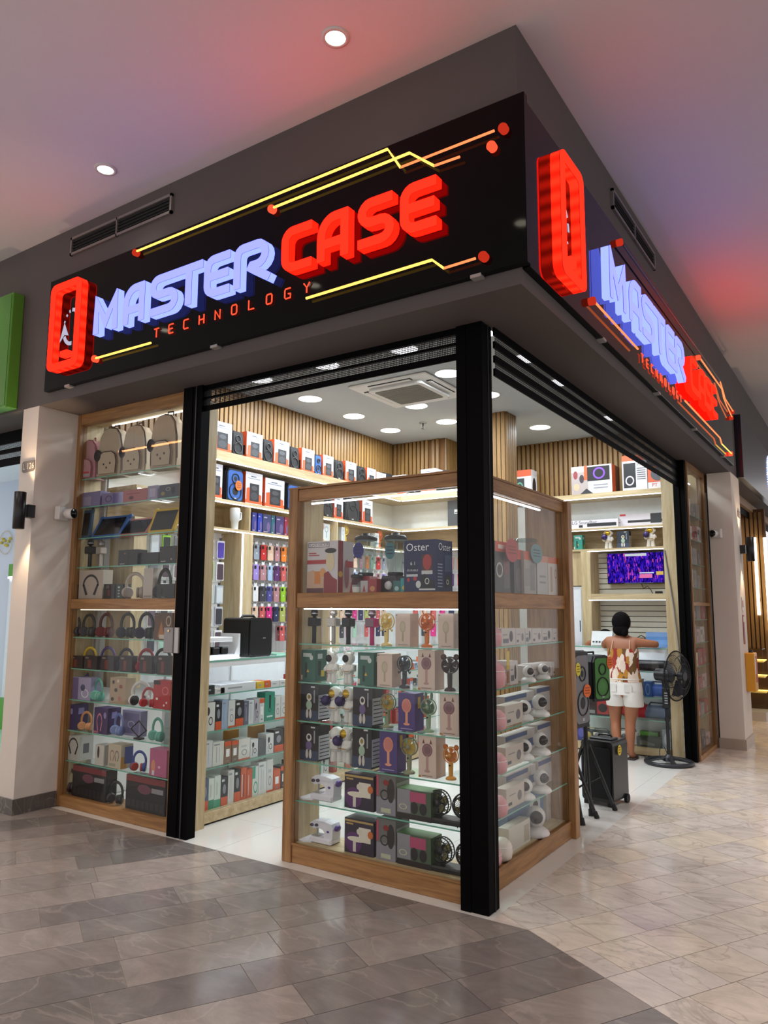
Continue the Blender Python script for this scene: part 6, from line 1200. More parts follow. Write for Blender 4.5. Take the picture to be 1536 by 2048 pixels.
# goods in the narrow window cabinet
rg = random.Random(5)
cl_ = [('white', 'cfcac6'), ('grey', '8d8a88'), ('pale pink', 'c9a8a4'), ('red', 'a8443c'), ('charcoal', '55504f')]
nmz = ['highest', 'second', 'third', 'fourth', 'fifth', 'sixth', 'seventh', 'eighth', 'ninth', 'lowest']
for zi, z in enumerate(RSH+[.08]):
    y = 4.90
    for j in range(3):
        w = rg.uniform(.17, .25); cn, c = rg.choice(cl_); put_carton('product_carton', '%s carton on the %s shelf of the narrow window cabinet' % (cn, nmz[zi]), (.055, y+w/2, z), R90, (w, .11, rg.uniform(.12, .2)), c, [('f', .1, .5, .5, .8, '7a7674'), ('f', .5, .9, .1, .5, 'a09a98', 'o')], 'cartons in the narrow window cabinet'); y += w+.02
# ================================================================== people
SKIN = mat('9a6244', .5, 0, .08, 9.)
def skin_body(name, parent, nodes, edges, material, root=0, levels=2):
    keys = list(nodes); me = bpy.data.meshes.new(name)
    me.from_pydata([nodes[k][:3] for k in keys], [(keys.index(a), keys.index(b)) for a, b in edges], [])
    o = bpy.data.objects.new(name, me); COL.objects.link(o); o.parent = parent
    md = o.modifiers.new('skin', 'SKIN'); md.use_smooth_shade = True
    for i, k in enumerate(keys):
        r = nodes[k][3]; sv = me.skin_vertices[0].data[i]; sv.radius = r if isinstance(r, tuple) else (r, r); sv.use_root = (i == root)
    s = o.modifiers.new('sub', 'SUBSURF'); s.levels = levels; s.render_levels = levels; me.materials.append(material); return o
def rings(mb, R, m, n=20, cap=False):
    """loft of elliptical rings (cx, cy, z, rx, ry)"""
    v = []; f = []
    for cx, cy, z, rx, ry in R:
        for j in range(n): a = 2*PI*j/n; v.append((cx+rx*math.cos(a), cy+ry*math.sin(a), z))
    for i in range(len(R)-1):
        for j in range(n): f.append((i*n+j, i*n+(j+1) % n, (i+1)*n+(j+1) % n, (i+1)*n+j))
    mb.add(v, f, m, True)
    if cap: mb.add(v, [tuple(range((len(R)-1)*n, len(R)*n))], m, True)
    return mb
def leafmat():
    m, nt, b = _new('leaf_print_cloth'); L = nt.links.new; b.inputs['Roughness'].default_value = .85
    tc = nt.nodes.new('ShaderNodeTexCoord'); mp = nt.nodes.new('ShaderNodeMapping'); mp.inputs['Scale'].default_value = (26, 26, 11); mp.inputs['Rotation'].default_value = (0, .6, .4); L(tc.outputs['Object'], mp.inputs[0])
    n = nt.nodes.new('ShaderNodeTexNoise'); n.inputs['Scale'].default_value = 1.5; L(mp.outputs[0], n.inputs[0])
    ad = nt.nodes.new('ShaderNodeVectorMath'); ad.operation = 'MULTIPLY_ADD'; ad.inputs[1].default_value = (.9, .9, .9); L(n.outputs['Color'], ad.inputs[0]); L(mp.outputs[0], ad.inputs[2])
    v = nt.nodes.new('ShaderNodeTexVoronoi'); v.inputs['Scale'].default_value = 1.0; L(ad.outputs[0], v.inputs['Vector'])
    r = nt.nodes.new('ShaderNodeValToRGB'); r.color_ramp.interpolation = 'CONSTANT'; e = r.color_ramp.elements
    for i, (p, c) in enumerate(((0, 'e0cfc0'), (.3, '8a2a22'), (.5, 'd8c4b4'), (.62, 'b07a2a'), (.74, '6a4a24'), (.86, '9c3326'))):
        q = e[i] if i < 2 else e.new(p); q.position = p; q.color = (*lin(c), 1)
    s = nt.nodes.new('ShaderNodeSeparateColor'); L(v.outputs['Color'], s.inputs[0]); L(s.outputs[0], r.inputs[0]); L(r.outputs[0], b.inputs['Base Color']); return m
def hand(nodes, edges, wrist, dirv, side, pre, up=(0, 0, 1)):
    """palm and five separate bent fingers beyond a wrist node"""
    d = Vector(dirv).normalized(); sd = d.cross(Vector(up)).normalized()*side; w = Vector(nodes[wrist][:3])
    p = w+d*.05; nodes[pre+'palm'] = (*p, (.026, .014)); edges.append((wrist, pre+'palm'))
    for i, (off, ln) in enumerate(((-.028, .055), (-.010, .065), (.008, .06), (.025, .045))):
        a = p+d*.03+sd*off; b = a+d*ln*.5+Vector((0, 0, -.004)); c = b+d*ln*.5+Vector((0, 0, -.014))
        for k, q, r in (('a', a, .0095), ('b', b, .0085), ('c', c, .007)): nodes[pre+str(i)+k] = (*q, r)
        edges += [(pre+'palm', pre+str(i)+'a'), (pre+str(i)+'a', pre+str(i)+'b'), (pre+str(i)+'b', pre+str(i)+'c')]
    a = w+d*.03-sd*.034; b = a+d*.03-sd*.014; nodes[pre+'t1'] = (*a, .011); nodes[pre+'t2'] = (*b, .009); edges += [(pre+'palm', pre+'t1'), (pre+'t1', pre+'t2')]
def head_parts(p, body, c, hairc, bun):
    """face towards +y from the head centre c"""
    cx, cy, cz = c; Hm = mat(hairc, .85, 0, .4, 90., .1)
    MB().ball((cx, cy-.012, cz+.018), (.098, .106, .112), Hm, 18, 12).ball((cx, cy-.05, cz-.06), (.085, .065, .07), Hm, 14, 9).obj('hair', p)
    if bun: MB().ball((cx+.045, cy-.07, cz-.085), (.045, .04, .05), Hm, 14, 9).obj('hair_bun', p)
    f = MB()
    for sx in (-1, 1): f.ball((cx+sx*.031, cy+.083, cz), (.012, .008, .008), mat('e8e4df', .3), 10, 6).ball((cx+sx*.031, cy+.09, cz), (.006, .004, .006), mat('2a1a12', .3), 8, 5)
    f.obj('eyes', body); MB().ball((cx, cy+.096, cz-.022), (.013, .016, .02), SKIN, 10, 6).obj('nose', body); MB().ball((cx, cy+.084, cz-.058), (.025, .01, .008), mat('8a4038', .5), 10, 6).obj('mouth', body)
    for sx in (-1, 1): MB().ball((cx+sx*.083, cy+.005, cz-.01), (.012, .02, .028), SKIN, 10, 6).obj('ear', body)
p = thing('person', 'woman in a leaf-print top and white shorts leaning on the far counter', 'person', (-.575, 4.50, 0))
nd = {'pel': (0, 0, .76, (.15, .105)), 'wst': (0, .005, .90, (.125, .092)), 'rib': (0, .01, 1.04, (.135, .098)), 'chs': (-.005, .015, 1.17, (.145, .09)), 'nk0': (-.01, .02, 1.265, (.055, .05)), 'nk1': (-.012, .03, 1.31, (.045, .045)), 'hd0': (-.012, .035, 1.37, (.068, .078)), 'hd1': (-.012, .035, 1.44, (.07, .082)),
      'rh': (.085, 0, .68, (.10, .105)), 'rk1': (.065, .0, .50, .078), 'rk': (.05, .01, .385, .056), 'rc': (.05, -.012, .26, .055), 'ra': (.048, .0, .09, .033), 'rf': (.048, .005, .04, .035), 'rt': (.06, .12, .022, (.036, .018)),
      'lh': (-.085, 0, .68, (.10, .105)), 'lk1': (-.11, .03, .50, .078), 'lk': (-.115, .05, .385, .056), 'lc': (-.10, .0, .27, .055), 'la': (-.075, -.05, .12, .033), 'lf': (-.072, -.055, .075, .034), 'lt': (-.075, .045, .022, (.036, .02)),
      'rs': (.135, .02, 1.215, .055), 'ru': (.235, .06, 1.20, .047), 're': (.325, .13, 1.19, .040), 'rw0': (.26, .24, 1.19, .034), 'rw': (.19, .30, 1.175, .026),
      'ls': (-.155, .02, 1.215, .055), 'lu': (-.21, .08, 1.18, .046), 'le': (-.245, .16, 1.165, .039), 'lw0': (-.27, .26, 1.17, .032), 'lw': (-.28, .33, 1.172, .025)}
ed = [('pel', 'wst'), ('wst', 'rib'), ('rib', 'chs'), ('chs', 'nk0'), ('nk0', 'nk1'), ('nk1', 'hd0'), ('hd0', 'hd1'), ('pel', 'rh'), ('rh', 'rk1'), ('rk1', 'rk'), ('rk', 'rc'), ('rc', 'ra'), ('ra', 'rf'), ('rf', 'rt'), ('pel', 'lh'), ('lh', 'lk1'), ('lk1', 'lk'), ('lk', 'lc'), ('lc', 'la'), ('la', 'lf'), ('lf', 'lt'), ('chs', 'rs'), ('rs', 'ru'), ('ru', 're'), ('re', 'rw0'), ('rw0', 'rw'), ('chs', 'ls'), ('ls', 'lu'), ('lu', 'le'), ('le', 'lw0'), ('lw0', 'lw')]
hand(nd, ed, 'rw', (-.75, .5, -.1), 1, 'r_'); hand(nd, ed, 'lw', (-.1, 1, -.1), -1, 'l_')
body = skin_body('body', p, nd, ed, SKIN); head_parts(p, body, (-.012, .035, 1.405), '0d0a0b', True)
top_ = MB(); LM = leafmat()
rings(top_, [(0, 0, .80, .182, .128), (0, .0, .84, .178, .125), (0, .004, .93, .163, .115), (0, .008, 1.02, .160, .116), (-.002, .012, 1.10, .165, .115), (-.004, .014, 1.145, .158, .108)], LM, 28); top_.obj('camisole_top', p)
for sx in (-1, 1): MB().tube([(sx*.095, -.085, 1.14), (sx*.088, -.05, 1.22), (sx*.082, .015, 1.262), (sx*.085, .09, 1.2), (sx*.09, .115, 1.14)], .007, mat('e0b8a0', .6), 6, flat=.5).obj('shoulder_strap', p)
sh = MB(); SW = mat('dedbd6', .85, 0, .04, 50.)
rings(sh, [(0, 0, .835, .17, .12), (0, 0, .79, .182, .128), (0, -.002, .72, .192, .138), (0, -.002, .67, .192, .138)], SW, 28)
for sx in (-1, 1): rings(sh, [(sx*.085, 0, .70, .103, .128), (sx*.088, .0, .64, .105, .122), (sx*.092, .01, .56, .102, .108), (sx*.092, .01, .545, .098, .102)], SW, 22)
s_ = sh.obj('shorts', p)
for sx in (-1, 1):
    m = MB(); m.M = Matrix.Translation((sx*.078, -.131, .70)) @ Matrix.Rotation(sx*.32, 4, 'Z'); m.box(-.038, .038, -.003, .004, 0, .08, mat('d2cfc9', .85), .001); m.obj('back_pocket', s_)
MB().tube([(.172*math.cos(a), .122*math.sin(a), .83) for a in [2*PI*i/28 for i in range(28)]], .008, SW, 5, closed=True).obj('waistband', s_)
for k, (x, y, z, r) in {'r': (.053, .05, .008, 0), 'l': (-.075, .015, .008, .25)}.items():
    m = MB(); m.prism(rrect(x-.042, x+.042, y-.10, y+.10, .035), 0, .016, mat('3a302c', .7), 'z'); m.tube([(x-.042, y+.03, .016), (x, y+.03, .05), (x+.042, y+.03, .016)], .007, mat('4a3a34', .6), 5, flat=2.); m.obj('sandal', p)
c_ = thing('person', 'dark-haired clerk seated with folded arms behind the far counter', 'person', (-.98, 5.33, 0), PI)
nd = {'pel': (0, 0, .62, (.14, .11)), 'wst': (0, .02, .74, (.12, .09)), 'chs': (0, .06, .98, (.14, .09)), 'nk': (0, .09, 1.10, .05), 'hd0': (0, .12, 1.16, .07), 'hd1': (0, .13, 1.22, .072), 'rs': (.15, .06, 1.03, .052), 're': (.22, .12, 1.0, .042), 're2': (.2, .155, 1.16, .036), 'rw': (.02, .19, 1.185, .026), 'ls': (-.15, .06, 1.03, .052), 'le': (-.22, .12, 1.0, .042), 'le2': (-.19, .155, 1.16, .036), 'lw': (-.03, .18, 1.19, .026), 'rh': (.09, .05, .58, .08), 'rk': (.1, .14, .52, .06), 'rf': (.1, .12, .05, .04), 'lh': (-.09, .05, .58, .08), 'lk': (-.1, .14, .52, .06), 'lf': (-.1, .12, .05, .04)}
ed = [('pel', 'wst'), ('wst', 'chs'), ('chs', 'nk'), ('nk', 'hd0'), ('hd0', 'hd1'), ('chs', 'rs'), ('rs', 're'), ('re', 're2'), ('re2', 'rw'), ('chs', 'ls'), ('ls', 'le'), ('le', 'le2'), ('le2', 'lw'), ('pel', 'rh'), ('rh', 'rk'), ('rk', 'rf'), ('pel', 'lh'), ('lh', 'lk'), ('lk', 'lf')]
hand(nd, ed, 'rw', (-1, .1, 0), 1, 'r_'); hand(nd, ed, 'lw', (1, .1, 0), -1, 'l_')
b2 = skin_body('body', c_, nd, ed, SKIN); head_parts(c_, b2, (0, .125, 1.2), '0c0a0a', False)
tt = MB(); rings(tt, [(0, 0, .60, .16, .125), (0, .02, .75, .145, .115), (0, .05, .92, .16, .115), (0, .06, 1.03, .17, .105), (0, .075, 1.08, .09, .075)], mat('2a2530', .85), 22); tt.obj('shirt', c_)
t = thing('stool', 'plain dark stool under the clerk behind the far counter', 'stool', (-.98, 5.33, 0)); MB().lathe([(.15, .48), (.155, .5), (.14, .52)], mat('2a2a2c', .6), n=18).obj('seat', t)
for i in range(4): MB().cyl((.12*math.cos(i*1.571+.785), .12*math.sin(i*1.571+.785), 0), (.09*math.cos(i*1.571+.785), .09*math.sin(i*1.571+.785), .48), .012, STEEL, n=6).obj('leg', t)
# ================================================================== pedestal fan
FB = mat('0d0e12', .35)
t = thing('pedestal_fan', 'black pedestal fan on a round spoked foot beside the shutter rail', 'fan', (-.148, 4.50, 0))
m = MB(); m.tube([(.225*math.cos(a), .225*math.sin(a), .02) for a in [2*PI*i/36 for i in range(36)]], .02, mat('23252b', .4), 8, closed=True); m.obj('base_ring', t)
for i in range(4):
    a = i*PI/2+.5; MB().tube([(.04*math.cos(a), .04*math.sin(a), .06), (.12*math.cos(a), .12*math.sin(a), .045), (.22*math.cos(a), .22*math.sin(a), .022)], [.03, .024, .03], mat('23252b', .4), 8, flat=.35).obj('base_spoke', t)
MB().lathe([(.055, .03), (.045, .07), (.022, .095)], mat('2b2d33', .4), n=18).obj('base_hub', t)
MB().cyl((0, 0, .06), (0, 0, .56), .017, FB, n=12).obj('pole', t); MB().cyl((0, 0, .42), (0, 0, .46), .024, FB, n=12).obj('height_collar', t)
MB().box(-.035, .035, -.03, .03, .55, .76, FB, .01).obj('control_box', t)
for i in range(5): MB().box(-.01, .02, -.034, -.03, .60+.025*i, .612+.025*i, mat('8a8c90', .4)).obj('button', t)
ax = Vector((.97, -.25, 0)); sd = Vector((.25, .97, 0)); C0 = Vector((.115, -.02, .885)); RF = .25
def fp(r, a, w): return tuple(C0+sd*(r*math.cos(a))+Vector((0, 0, 1))*(r*math.sin(a))+ax*w)
MB().cyl(tuple(C0-ax*.22), tuple(C0-ax*.05), .06, FB, .07, n=18).obj('motor_housing', t); MB().tube([(0, 0, .74), tuple(C0-ax*.13)], [.03, .04], FB, 10).obj('neck', t)
for nm, w0, w1, ww in (('front_grille', .0, .085, 1), ('rear_grille', .0, -.06, -1)):
    m = MB()
    for rr, wq in ((RF, 0), (RF*.82, w1*.6), (RF*.5, w1*.92), (RF*.2, w1)): m.tube([fp(rr, 2*PI*i/32, wq) for i in range(32)], .0032 if rr < RF else .007, FB, 4, closed=True)
    for i in range(56):
        a = 2*PI*i/56; m.tube([fp(RF, a, 0), fp(RF*.82, a+.04, w1*.6), fp(RF*.5, a+.08, w1*.92), fp(RF*.2, a+.12, w1)], .0018, FB, 3, False)
    m.obj(nm, t)
for i in range(3):
    a = 2*PI*i/3+.4; m = MB(); m.add([fp(.05, a-.4, .0), fp(.2, a-.25, -.02), fp(.215, a+.25, -.005), fp(.2, a+.6, .03), fp(.05, a+.7, .03)], [(0, 1, 2, 3, 4)], mat('1c2430', .25), True); m.obj('blade', t)
m = MB(); m.tube([fp(.0, 0, .02), fp(.0, 0, .09)], [.045, .045], FB, 16); m.obj('front_badge', t)
MB().tube([(-.02, .02, .1), (-.07, .03, .2), (-.09, .0, .12), (-.1, .05, .04), (-.13, .1, .008), (-.3, .2, .006)], .004, FB, 5).obj('power_cord', t)
# ================================================================== trolley speaker and tripod speakers
t = thing('trolley_speaker', 'black trolley party speaker with yellow tag standing on the shop floor', 'speaker', (-.215, 2.62, 0), -.12)
MB().prism(rrect(-.135, .135, .03, .50, .03), -.14, .15, BLACK).obj('cabinet', t); MB().prism(rrect(-.115, .115, .06, .45, .02), -.155, -.14, mat('060607', .8)).obj('front_grille', t)
MB().box(-.10, .10, -.06, .06, .498, .515, DARK, .006).obj('top_panel', t); MB().tube([(-.06, .03, .51), (-.05, .03, .53), (.05, .03, .53), (.06, .03, .51)], .009, BLACK, 6).obj('carry_handle', t)
for sx in (-1, 1): MB().lathe([(.035, -.012), (.035, .012)], RUBBER, (sx*.14, .10, .035), 16, 'x').obj('wheel', t)
for sx in (-1, 1): MB().box(sx*.1-.02, sx*.1+.02, -.14, -.10, 0, .03, RUBBER).obj('foot', t)
disc_tag('d8c02c', 'round yellow price tag on the trolley speaker', (-.073, 2.57, .43), R90-.12, .04, .035)
def tripod(cx, cy, z, lb, feet):
    t = thing('speaker_tripod', lb, 'tripod', (cx, cy, 0)); MB().cyl((0, 0, .12), (0, 0, z), .017, BLACK, n=10).obj('pole', t); MB().cyl((0, 0, .46), (0, 0, .53), .032, BLACK, n=12).obj('leg_collar', t); MB().cyl((0, 0, .17), (0, 0, .21), .028, BLACK, n=12).obj('brace_collar', t)
    for i, (x, y) in enumerate(feet):
        x, y = x-cx, y-cy; d = Vector((x, y, 0)); MB().cyl((x*.12, y*.12, .49), (x, y, .012), .013, BLACK, n=8).obj('leg', t); MB().cyl((x*.1, y*.1, .19), (x*.55, y*.55, .24), .008, BLACK, n=6).obj('brace', t); MB().tube([(x*.94, y*.94, .045), (x*1.03, y*1.03, .0)], [.019, .021], RUBBER, 8).obj('rubber_foot', t)
tripod(-.30, 2.03, .68, 'black speaker tripod beside the oak end post of the corner case', [(-.153, 1.87), (-.126, 2.105), (-.52, 2.1)])
tripod(-.27, 2.34, .86, 'black speaker tripod beside the trolley speaker', [(-.18, 2.15), (-.077, 2.40), (-.5, 2.45)])
place('tsA', b_speaker(.27, .24, .58, '151417', '77777c'), (-.20, 2.08, .655), R90-.1, 'tall black speaker with grey front on a tripod by the corner case')
place('tsB', b_speaker(.21, .22, .36, '131215', '3f7a35', False), (-.13, 2.36, .83), R90-.35, 'smaller black speaker with green front on a tripod')
disc_tag('d8cf3a', 'oval yellow price tag on the grey fronted speaker', (-.19, 1.98, 1.10), R90-.25, .05, .03); disc_tag('df6a2a', 'round orange price tag on the grey fronted speaker', (-.175, 2.13, .93), R90-.25, .05, .05); disc_tag('df6a2b', 'round orange price tag on the green fronted speaker', (-.088, 2.44, 1.13), R90-.4, .05, .035)
put_carton('folded_bag', 'pink folded bag on top of the grey fronted tripod speaker', (-.33, 2.0, 1.26), .2, (.14, .1, .05), 'a85a78', [('f', .1, .9, .3, .6, 'c07a98')], None, 'bag')
m = MB()
for i in range(44): z = 2.86-.047*i; x = -.275+.075*(i/44); m.tube([(x+.008*math.cos(a), 5.30+(.008*math.sin(a) if i % 2 else 0), z+(.0 if i % 2 else .014*math.sin(a))) for a in [2*PI*j/8 for j in range(8)]], .0028, STEEL, 4, closed=True)
m.tube([(-.275, 5.30, 2.86), (-.2, 5.30, .8)], .0022, STEEL, 4); tag(m.obj('shutter_chain'), 'thin steel pull chain hanging before the back shelves', 'chain')
tag(MB().tube([(-.17, 4.79, 2.2), (-.10, 4.78, 1.6), (-.05, 4.77, 1.0)], .008, mat('8d8a86', .5), 6).obj('shutter_pole'), 'slim grey pole leaning on the pale end panel', 'pole')
m = MB()
for i in range(60): m.ball((-.045+.004*math.sin(i*.9), 4.79, .05+.0125*i), .009, mat('c9c8c4', .3, .3), 6, 4)
tag(m.obj('bead_garland'), 'silver bead garland hanging down the black shutter rail', 'garland')
# ================================================================== on the piers
def sconce(x, y, z, lb, out):
    t = thing('wall_sconce', lb, 'wall lamp', (x, y, z)); o = Vector(out)
    MB().lathe([(.040, -.145), (.044, -.143), (.044, .143), (.040, .145)], BLACK, tuple(o*.11), 20, cap=False).obj('tube', t); MB().lathe([(.039, -.13), (0, -.13)], emit('ffe2b8', 6.), tuple(o*.11), 18).obj('lower_lens', t); MB().lathe([(.039, .13), (0, .13)], emit('ffe2b8', 6.), tuple(o*.11), 18).obj('upper_lens', t)
    MB().box(-.035 if out[1] else .0, .035 if out[1] else .06, -.06 if out[1] else -.035, 0 if out[1] else .035, -.05, .05, BLACK).obj('bracket', t)
    lamp('sconce_lamp', 'SPOT', tuple(o*.085+Vector((0, 0, .15))), 16, (1, .72, .45), .03, (PI, 0, 0), t, spot_size=1.3, spot_blend=.6); lamp('sconce_lamp', 'SPOT', tuple(o*.085-Vector((0, 0, .15))), 16, (1, .72, .45), .03, (0, 0, 0), t, spot_size=1.3, spot_blend=.6)
sconce(on(39, 1026, 'y', -.43).x, -.3226, 2.30, 'black cylinder wall lamp shining up and down on the near pier', (0, -1, 0)); sconce(.389, 6.18, 2.28, 'black cylinder wall lamp on the far pier', (1, 0, 0))
def plate(x, y, z, rz, lb, w=.17):
    t = thing('unit_plate', lb, 'number plate', (x, y, z), rz); MB().prism(rrect(-w/2, w/2, 0, .09, .018), -.008, 0, mat('6d6660', .45, .3)).obj('plate', t); m = MB(); text(m, 'L 126', .07, mat('d5cbc0', .4), (-w*.43, -.0092, .022)); m.obj('lettering', t)
plate(-3.87, -.3226, 2.63, 0, 'small grey unit number plate on the near pier'); plate(.389, 6.2, 2.66, R90, 'small grey unit number plate on the far pier', .16)
def cctv(loc, rz, lb):
    t = thing('security_camera', lb, 'camera', loc, rz); Wm = mat('d8d4d0', .4)
    MB().box(-.055, .055, -.05, 0, -.055, .055, Wm, .006).obj('wall_box', t); MB().cyl((0, -.05, 0), (0, -.085, -.004), .016, Wm, n=10).obj('arm', t); m = MB(); m.lathe([(.0, -.05), (.038, -.045), (.042, .0), (.04, .03)], Wm, (0, -.12, -.005), 18, 'y', cap=False); m.obj('housing', t); MB().lathe([(.038, .03), (.03, .036), (0, .037)], mat('0a0a0c', .1), (0, -.12, -.005), 18, 'y').obj('lens', t)
cctv((-3.765, -.10, 2.31), PI/2+.25, 'white wall camera with black lens on the side of the near pier'); cctv((.22, 5.75, 2.44), -.25, 'white wall camera on the face of the far pier')
t = thing('extinguisher_cabinet', 'yellow fire extinguisher cabinet on the side of the far pier', 'cabinet', (.389, 6.15, .62), R90); MB().box(-.10, .12, -.1, 0, 0, .44, mat('d8971c', .4), .006).obj('cabinet_body', t); MB().box(-.02, .10, -.103, -.1, .1, .40, mat('b0301f', .5)).obj('red_label', t); MB().box(-.09, -.03, -.103, -.1, .2, .38, mat('e0dcd4', .5)).obj('instruction_label', t); MB().cyl((.02, -.05, .44), (.02, -.05, .47), .025, BLACK).obj('valve', t)
tag(MB().box(-.045, .045, -.008, 0, 0, .34, mat('8a2a2c', .5), .002).box(-.03, .03, -.0095, -.008, .26, .32, mat('e0d8d0', .5)).obj('fire_sign', None, (.389, 6.08, 1.16), R90), 'narrow red fire sign strip on the far pier', 'sign')
tag(MB().box(-.05, .05, -.008, 0, 0, .16, mat('d5cfc8', .5), .002).box(-.03, .03, -.0095, -.008, .04, .12, mat('9a3a30', .5)).obj('fire_sign', None, (.389, 6.08, 1.55), R90), 'small white and red fire notice above the red strip', 'sign')
# ================================================================== the shop on the left
t = thing('neighbour_sign', 'bright green blank box sign on the fascia left of the black sign', 'sign', (-4.7, -.3226, 3.18)); MB().box(-.9, .60, -.10, 0, 0, .99, mat('4f8a2c', .45), .006).obj('box', t); MB().box(-.9, .58, -.104, -.10, .02, .97, mat('4a8228', .4)).obj('face_panel', t)
PB_ = mat('c6d2e2', .7, 0, .02, 3.)
struct(MB().box(-9, -4.0, 2.002, 2.1, 0, 3.4, PB_).box(-4.1, -4.0, .14, 2.0, 0, 3.4, PB_).obj('wall_neighbour')); struct(MB().box(-9, -4.0, .14, 2.1, 3.3, 3.4, mat('dfe6ee', .7)).obj('ceiling_neighbour')); struct(MB().box(-9, -4.0, -.02, 2.0, -.003, .004, mat('b8dccb', .15)).obj('floor_neighbour'))
lamp('neighbour_lamp', 'AREA', (-5.3, 1.0, 3.25), 45, (.9, .96, 1), 1.2)
d3 = struct(bpy.data.objects.new('door_3', None)); COL.objects.link(d3); slatrow(d3, 'x', -7, -4.0, [(3.05, 3.163, MBLK, 'shutter_slat'), (3.0, 3.05, PERF, 'perforated_slat'), (2.96, 3.0, MBLK, 'shutter_slat'), (2.91, 2.96, PERF, 'perforated_slat'), (2.84, 2.91, MBLK, 'bottom_bar')], .04)
zz = lambda py: on(20, py, 'y', 1.9).z
t = thing('neighbour_display', 'white display wall with green bands and rows of small cards in the left shop', 'display wall', (0, 0, 0)); Gn = mat('4f9a2c', .5)
MB().box(-8, -4.1, 1.92, 2.0, zz(1152), zz(1128), Gn).obj('green_band', t); MB().box(-8, -4.1, 1.80, 2.0, zz(1465), zz(1398), Gn).obj('green_base', t); MB().box(-8, -4.1, 1.94, 2.0, zz(1398), zz(1152), mat('dbe4ec', .5)).obj('card_panel', t); MB().box(-8, -4.1, 1.9, 2.0, 0, zz(1465), mat('d5e4dc', .5)).obj('lower_panel', t); MB().box(-8, -4.1, 1.915, 1.92, zz(1157), zz(1153), LEDW).obj('led_strip', t)
rg = random.Random(2); z0, z1 = zz(1392), zz(1160); ccs = ['7fb8c4', 'a8c8d0', 'c9a83a', '6aa0b8', 'b8d0d8', '8a6aa8', 'd0d8da']
for r in range(9):
    for i in range(14): MB().box(-5.75+.1*i, -5.68+.1*i, 1.925, 1.94, z0+(z1-z0)*(r+.15)/9, z0+(z1-z0)*(r+.85)/9, mat(rg.choice(ccs), .5)).obj('jewellery_card', t)
c = on(12, 1085, 'y', 1.99); m = MB(); m.tube([(c.x+.16*math.cos(a), 1.985, c.z+.16*math.sin(a)) for a in [2*PI*i/30 for i in range(30)]], .004, mat('c9b070', .4, .4), 4, closed=True)
for k in range(7): m.ball((c.x-.1+.035*k, 1.98, c.z+.05*math.sin(k*1.3)), .022, mat('c9b84a', .4), 8, 5)
tag(m.obj('wall_emblem'), 'thin gold ring emblem with leaves on the pale wall of the left shop', 'emblem')
# ================================================================== the shop on the right
def crinkle():
    m, nt, b = _new('black_crinkle'); L = nt.links.new; b.inputs['Base Color'].default_value = (.006, .008, .016, 1); b.inputs['Roughness'].default_value = .28
    n = nt.nodes.new('ShaderNodeTexNoise'); n.inputs['Scale'].default_value = 40; bp = nt.nodes.new('ShaderNodeBump'); bp.inputs['Strength'].default_value = .8; tc = nt.nodes.new('ShaderNodeTexCoord'); L(tc.outputs['Object'], n.inputs[0]); L(n.outputs[0], bp.inputs['Height']); L(bp.outputs[0], b.inputs['Normal']); return m
t = thing('neighbour_sign', 'dark crinkled sign with blue-white light dots on the fascia past the far pier', 'sign', (.379, 6.3, 3.17), R90); MB().box(0, 5, -.08, 0, 0, .80, crinkle(), .004).obj('panel', t)
m = MB()
for k in range(3):
    for i in range(60):
        a = 2*PI*i/60; m.box(2.75+(.38-.06*k)*math.cos(a)-.008, 2.75+(.38-.06*k)*math.cos(a)+.008, -.088, -.08, .40+(.34-.05*k)*math.sin(a)-.008, .40+(.34-.05*k)*math.sin(a)+.008, emit('a8b8ff' if (i+k) % 3 else 'f0f0ff', 2.2))
o = m.obj('light_dots', t); o['kind'] = 'stuff'
BR = mat('6a4a30', .6); struct(MB().box(-3.2, .2, 6.35, 12, 3.05, 3.163, mat('9a7a5a', .6)).obj('ceiling_right_shop')); wr2 = struct(MB().box(-3.5, .35, 9.0, 9.1, 0, 3.1, mat('5a3a1c', .7)).obj('wall_right_shop')); slats(wr2, (-1.6, 9.0), (.34, 9.0), (0, -1), .0, 3.05, .06)
struct(MB().box(-3.4, -3.2, 6.2, 12, 0, 3.163, BR).box(-3.2, .13, 5.96, 6.2, 0, 3.163, BR).obj('wall_right_side'))
d4 = struct(bpy.data.objects.new('door_4', None)); COL.objects.link(d4); slatrow(d4, 'y', 6.36, 12, [(2.95, 3.163, MBLK, 'shutter_slat')], .15)
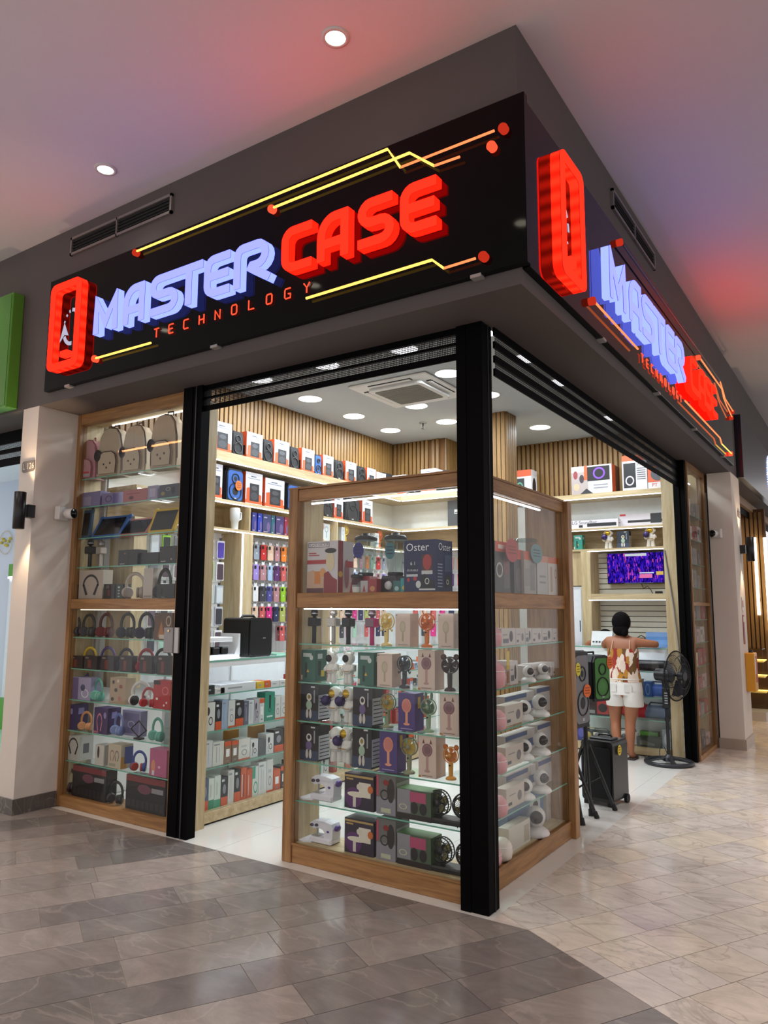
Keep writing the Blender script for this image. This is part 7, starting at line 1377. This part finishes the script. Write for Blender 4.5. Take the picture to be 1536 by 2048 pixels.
for px in (1509, 1529):
    a = on(px, 1075, 'y', 8.94); b = on(px+(5 if px < 1520 else 8), 1230 if px < 1520 else 1262, 'y', 8.94); t = thing('led_tube', 'vertical warm white light tube on the slatted wall of the right shop', 'lamp', (a.x, 8.94, b.z), 0, 'light tubes in the right shop'); MB().cyl((0, 0, 0), (0, 0, a.z-b.z), .022, emit('fff0d8', 5.), n=10).obj('tube', t); MB().box(-.02, .02, .02, .05, .2, .25, DARK).obj('clip', t)
t = thing('glass_counter', 'gold-lit glass counter in the shop past the far pier', 'counter', (-1.2, 8.3, 0)); MB().box(0, 1.5, 0, .5, 0, .12, mat('b8b0a6', .4)).obj('plinth', t); MB().box(0, 1.5, 0, .5, 1.0, 1.012, GLASS).obj('glass_top', t); MB().box(0, 1.5, 0, .006, .12, 1.0, GLASS).obj('front_pane', t); MB().box(0, 1.5, .48, .5, .12, 1.0, mat('4a3216', .4)).obj('back_panel', t)
for z in (.38, .6, .82): MB().box(0, 1.5, .01, .48, z, z+.008, GLASS).obj('glass_shelf', t); MB().box(0, 1.5, .4, .41, z+.01, z+.022, emit('ffc860', 5.)).obj('led_strip', t)
lamp('right_shop_lamp', 'AREA', (-.6, 7.6, 3.0), 40, (1, .72, .42), 1.0)
struct(MB().box(-3.2, .2, 6.36, 9, -.003, .003, mat('c8b494', .1)).obj('floor_right_shop'))

# a warm light line on the fascia across the walkway, mirrored in the window cabinet glass
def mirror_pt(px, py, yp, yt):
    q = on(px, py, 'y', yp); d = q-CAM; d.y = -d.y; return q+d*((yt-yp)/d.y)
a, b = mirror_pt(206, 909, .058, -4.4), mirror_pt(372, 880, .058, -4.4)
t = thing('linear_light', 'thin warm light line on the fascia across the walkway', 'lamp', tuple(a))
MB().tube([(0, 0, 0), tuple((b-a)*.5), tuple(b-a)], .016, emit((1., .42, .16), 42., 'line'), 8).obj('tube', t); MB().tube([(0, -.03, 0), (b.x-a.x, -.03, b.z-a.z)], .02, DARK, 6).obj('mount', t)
